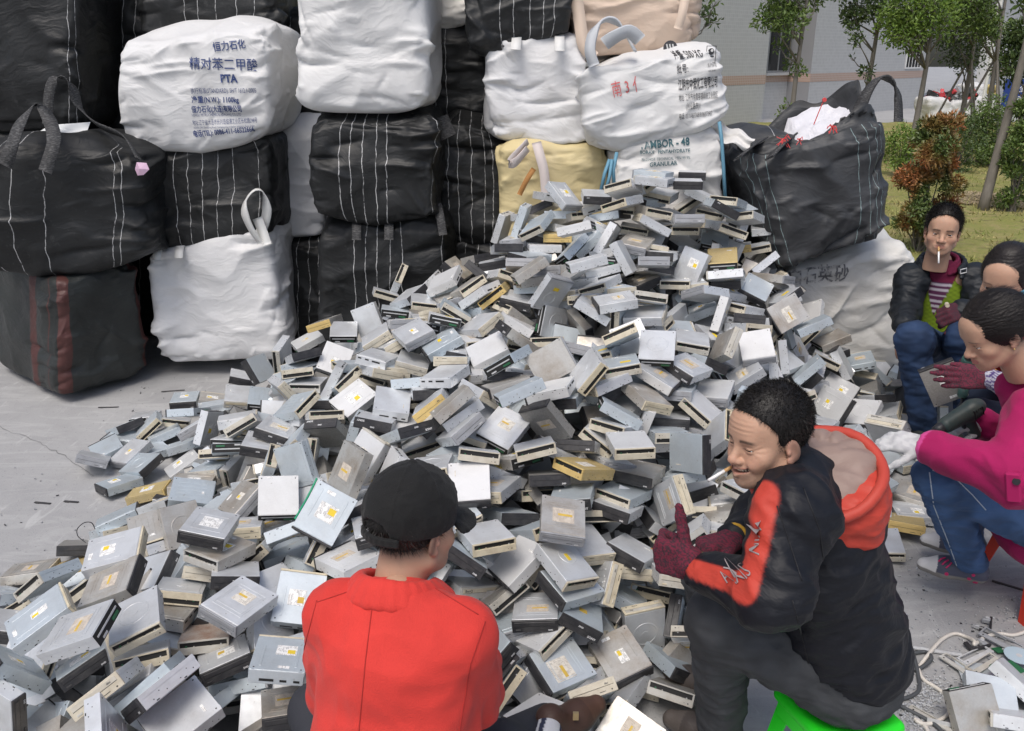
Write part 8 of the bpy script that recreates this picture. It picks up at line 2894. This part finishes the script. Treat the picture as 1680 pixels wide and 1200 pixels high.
def litter():
    rnd = random.Random(12)
    # loose face plates stripped from drives
    def plate(px, py, ang, m, label, tilt=0.0, w=.148, d=.041, z=.006):
        q = MB(); t = .005
        q.box(-w / 2, w / 2, -d / 2, -d / 2 + .018, 0, t); q.box(-w / 2, w / 2, d / 2 - .004, d / 2, 0, t)
        q.box(-w / 2, -w / 2 + .006, -d / 2 + .018, d / 2 - .004, 0, t); q.box(w / 2 - .006, w / 2, -d / 2 + .018, d / 2 - .004, 0, t)
        q.box(w / 2 - .03, w / 2 - .02, -d / 2 + .005, -d / 2 + .011, t, t + .0012, 0); q.disc((-w / 2 + .015, -d / 2 + .008, t), (0, 0, 1), .003, 1, 8, .0004)
        o = q.obj('face_plate', [m, M['dark']]); o.location = gnd(px, py, z); o.rotation_euler = (tilt, 0, R(ang)); tag(o, label, 'face plate', 'loose face plates on the concrete')
    plate(1577, 1096, -62, M['crm'], 'cream face plate standing out among the screws', z=.014)
    plate(1612, 1090, 32, M['crm'], 'cream face plate lying on a steel lid', z=.022, tilt=.1)
    plate(1600, 1076, 28, M['sil'], 'pale grey face plate touching the cream one', z=.012)
    plate(1530, 1068, -15, M['sil'], 'silver strip plate beside the cables', w=.19, d=.02)
    plate(1535, 1185, -50, M['crm'], 'cream rail plate at the bottom edge by the grey cable', w=.17, d=.028)
    plate(1642, 1052, -55, M['gry'], 'grey plastic bracket near the right edge', w=.14, d=.05, z=.02, tilt=.2)
    # opened drives and parts
    def part_drive(px, py, q, st, label, z=.05):
        o = drive_obj(st, gnd(px, py, z), q); tag(o, label, 'disc drive', 'opened drives by the right edge')
    part_drive(1625, 1150, Quaternion((1, .2, .0, -.15)).normalized(), ('b', 'p', 'n'), 'opened drive lying tilted at the bottom right', .05)
    part_drive(1668, 1120, Quaternion((.9, .1, .3, .35)).normalized(), ('g', 'p', 'n'), 'stripped drive with white paper at the right edge', .06)
    part_drive(1598, 1172, Quaternion((.95, .5, .0, .1)).normalized(), ('t', 'p', 'n'), 'empty steel drive case on its side at the bottom right', .06)
    part_drive(1672, 1182, Quaternion((.9, -.2, .2, .6)).normalized(), ('g', 'p', 's'), 'cream fronted drive in the bottom right corner', .06)
    q = MB(); c = gnd(1612, 1108, .01)
    q.box(-.075, .075, -.06, .06, 0, .003, 0, Matrix.Rotation(R(-12), 4, 'Z')); o = q.obj('metal_plate', [M['b']]); o.location = c; tag(o, 'loose bluish metal plate under the face plates', 'metal plate')
    q = MB(); q.box(-.045, .045, -.03, .03, 0, .002, 0, Matrix.Rotation(R(20), 4, 'Z'))
    for k in range(9):
        a, b = rnd.uniform(-.035, .03), rnd.uniform(-.02, .02); q.box(a, a + .008, b, b + .006, .002, .006, rnd.choice([1, 2, 2]), Matrix.Rotation(R(20), 4, 'Z'))
    o = q.obj('circuit_board', [M['pcb'], M['blk'], M['sil']]); o.location = gnd(1655, 1098, .05); tag(o, 'green circuit board lying on the stripped drives', 'circuit board')
    o = MB().disc((0, 0, 0), (0, 0, 1), .048, 0, 32, .0015).disc((0, 0, .0016), (0, 0, 1), .010, 1, 16).obj('clear_disc', [mat('pale blue disc', (.40, .50, .56), .15), M['sil']]); o.location = gnd(1672, 1076, .03); tag(o, 'pale blue disc at the right edge', 'disc')
    for (x, y, a, kind, lab) in ((1603, 1060, 20, 0, 'small black tray motor bracket just above the cream face plates'), (1630, 1040, -40, 1, 'bent steel rail lying by the white cable at the right'), (1590, 1125, 70, 0, 'black plastic tray part between the face plate and the tilted drive'),
                                 (1648, 1066, 10, 2, 'green controller board fragment near the pale disc'), (1560, 1192, -20, 1, 'short steel rail crossing the grey cable at the bottom edge'), (1640, 1130, 35, 3, 'white ribbon cable strip on the stripped drives'), (1618, 1026, 60, 0, 'black bracket on its own between sneaker and white cable'), (1584, 1150, -65, 2, 'narrow green board leaning by the empty case')):
        q = MB(); T = Matrix.Rotation(rnd.uniform(-.3, .3), 4, 'X')
        if kind == 0: q.box(-.045, .045, -.018, -.010, 0, .014, 0, T, .001).box(-.045, -.03, -.018, .022, 0, .010, 0, T).box(.01, .03, -.012, .016, .0, .018, 1, T, .002).disc((.02, .0, .019), (0, 0, 1), .007, 2, 12, .003)
        elif kind == 1: q.box(-.07, .07, -.007, -.005, 0, .014, 2, T).box(-.07, .07, -.0048, .007, 0, .0015, 2, T).box(-.06, -.045, .007, .014, 0, .0015, 2, T)
        elif kind == 2:
            q.box(-.04, .04, -.018, .018, 0, .0016, 3, T)
            for k in range(7): u, v = rnd.uniform(-.034, .026), rnd.uniform(-.014, .006); q.box(u, u + rnd.uniform(.004, .012), v, v + .007, .0018, .005, rnd.choice([0, 2]), T)
        else:
            for k in range(10): q.box(-.05 + .01 * k, -.0402 + .01 * k, -.010, .010, .004 + .010 * math.sin(k * .6), .0046 + .010 * math.sin(k * .6), 4)
        o = q.obj(('bracket', 'steel_rail', 'board_fragment', 'ribbon_cable')[kind], [M['blk'], M['gry'], M['sil'], M['pcb'], M['lab']]); o.location = gnd(x, y, .045 if y > 1100 and x > 1600 else .008); o.rotation_euler = (0, 0, R(a)); tag(o, lab, ('bracket', 'rail', 'circuit board', 'ribbon cable')[kind])
    # screws and crumbs, beyond counting
    def crumbs(name, label, spec, mats, size, seed):
        rs = random.Random(seed); q = MB()
        for (cx, cy, rx, ry, n) in spec:
            for _ in range(n):
                x = rs.gauss(cx, rx); y = rs.gauss(cy, ry)
                if y < 560: continue
                s = size * rs.uniform(.5, 1.5); L = s * rs.uniform(1, 3.2)
                p = gnd(x, y, .0035 + s * .4)
                T = Matrix.Translation(p) @ Matrix.Rotation(rs.uniform(0, 6.3), 4, 'Z') @ Matrix.Rotation(rs.uniform(-.3, .3), 4, 'Y')
                q.box(-L / 2, L / 2, -s / 2, s / 2, -s * .35, s * .35, rs.randrange(len(mats)), T)
        tag(q.obj(name, mats), label, 'debris', kind='stuff')
    crumbs('screws', 'spilled drive screws scattered between the cables', [(1530, 1140, 14, 14, 260), (1500, 1170, 14, 18, 420), (1560, 1120, 30, 18, 120), (1580, 1040, 60, 30, 90), (1500, 930, 30, 35, 60), (1660, 1000, 14, 14, 70)], [M['sil'], M['g'], M['sil'], M['gry']], .0028, 1)
    crumbs('plastic_crumbs', 'small dark plastic crumbs scattered over the concrete', [(1560, 1000, 70, 60, 60), (150, 830, 120, 70, 40), (280, 660, 60, 25, 34), (1600, 1130, 50, 40, 40), (60, 900, 60, 40, 20)], [M['blk'], M['gry'], M['gry']], .0032, 2)
    for (x, y, a, L, lab) in ((284, 642, 12, .14, 'black plastic strip on the concrete below the white sack'), (117, 824, -8, .075, 'black plastic sliver left of the heap, nearer the heap'), (70, 826, -10, .085, 'thin black sliver furthest left on the concrete'), (178, 669, 3, .12, 'thin dark wire piece between black sack and heap'), (1655, 962, -35, .12, 'black torn plastic piece by the red stool leg')):
        q = MB(); q.box(-L / 2, L / 2, -.006, .006, 0, .004, 0, None, .001); q.box(-L / 2 + .01, -L / 2 + .03, -.008, -.004, 0, .003)
        o = q.obj('plastic_strip', [M['blk']]); o.location = gnd(x, y, .001); o.rotation_euler = (0, 0, R(a)); tag(o, lab, 'plastic strip')
    # black sheet among the drives
    g = 22; P = []
    c = [at(452, 655, 4.20), at(470, 592, 4.28), at(530, 578, 4.18), at(512, 640, 4.0)]
    for j in range(g):
        for i in range(g):
            u, v = i / (g - 1), j / (g - 1)
            p = (c[0] * (1 - u) + c[3] * u) * (1 - v) + (c[1] * (1 - u) + c[2] * u) * v
            P.append(tuple(p + Vector((0, -.03, .02)) + Vector((0, -1, .6)) * .03 * float(perlin(np.array([u * 3, v * 3, .3])))))
    F = [(j * g + i, j * g + i + 1, j * g + g + i + 1, j * g + g + i) for j in range(g - 1) for i in range(g - 1)]
    o = link('plastic_sheet', me_from(P, F), mat('black film', (.012, .012, .013), .35), None, True)
    so = o.modifiers.new('s', 'SOLIDIFY'); so.thickness = .002
    tag(o, 'crumpled black plastic sheet lying among the drives on the left slope', 'plastic sheet')
    # thin wires
    cable('thin_wire', [at(156, 868, 2.62), at(150, 858, 2.6), at(138, 858, 2.6), at(127, 868, 2.58), at(128, 880, 2.52), at(140, 890, 2.45)], .0016, M['blk'], 'thin black wire arching from the black drive front at the left')
    cable('thin_wire', [at(1068, 900, 2.42), at(1080, 905, 2.40), at(1084, 912, 2.40), at(1078, 902, 2.38), at(1086, 895, 2.38)], .0018, mat('orange wire', (.6, .25, .03), .5), 'orange wire ends hanging by the raised thumb')
    cable('green_strap', [at(520, 785, 2.75), at(505, 815, 2.70), at(484, 852, 2.62)], .004, mat('green strap', (.01, .28, .14), .5), 'green plastic cord lying across a drive left of the cap')
litter()
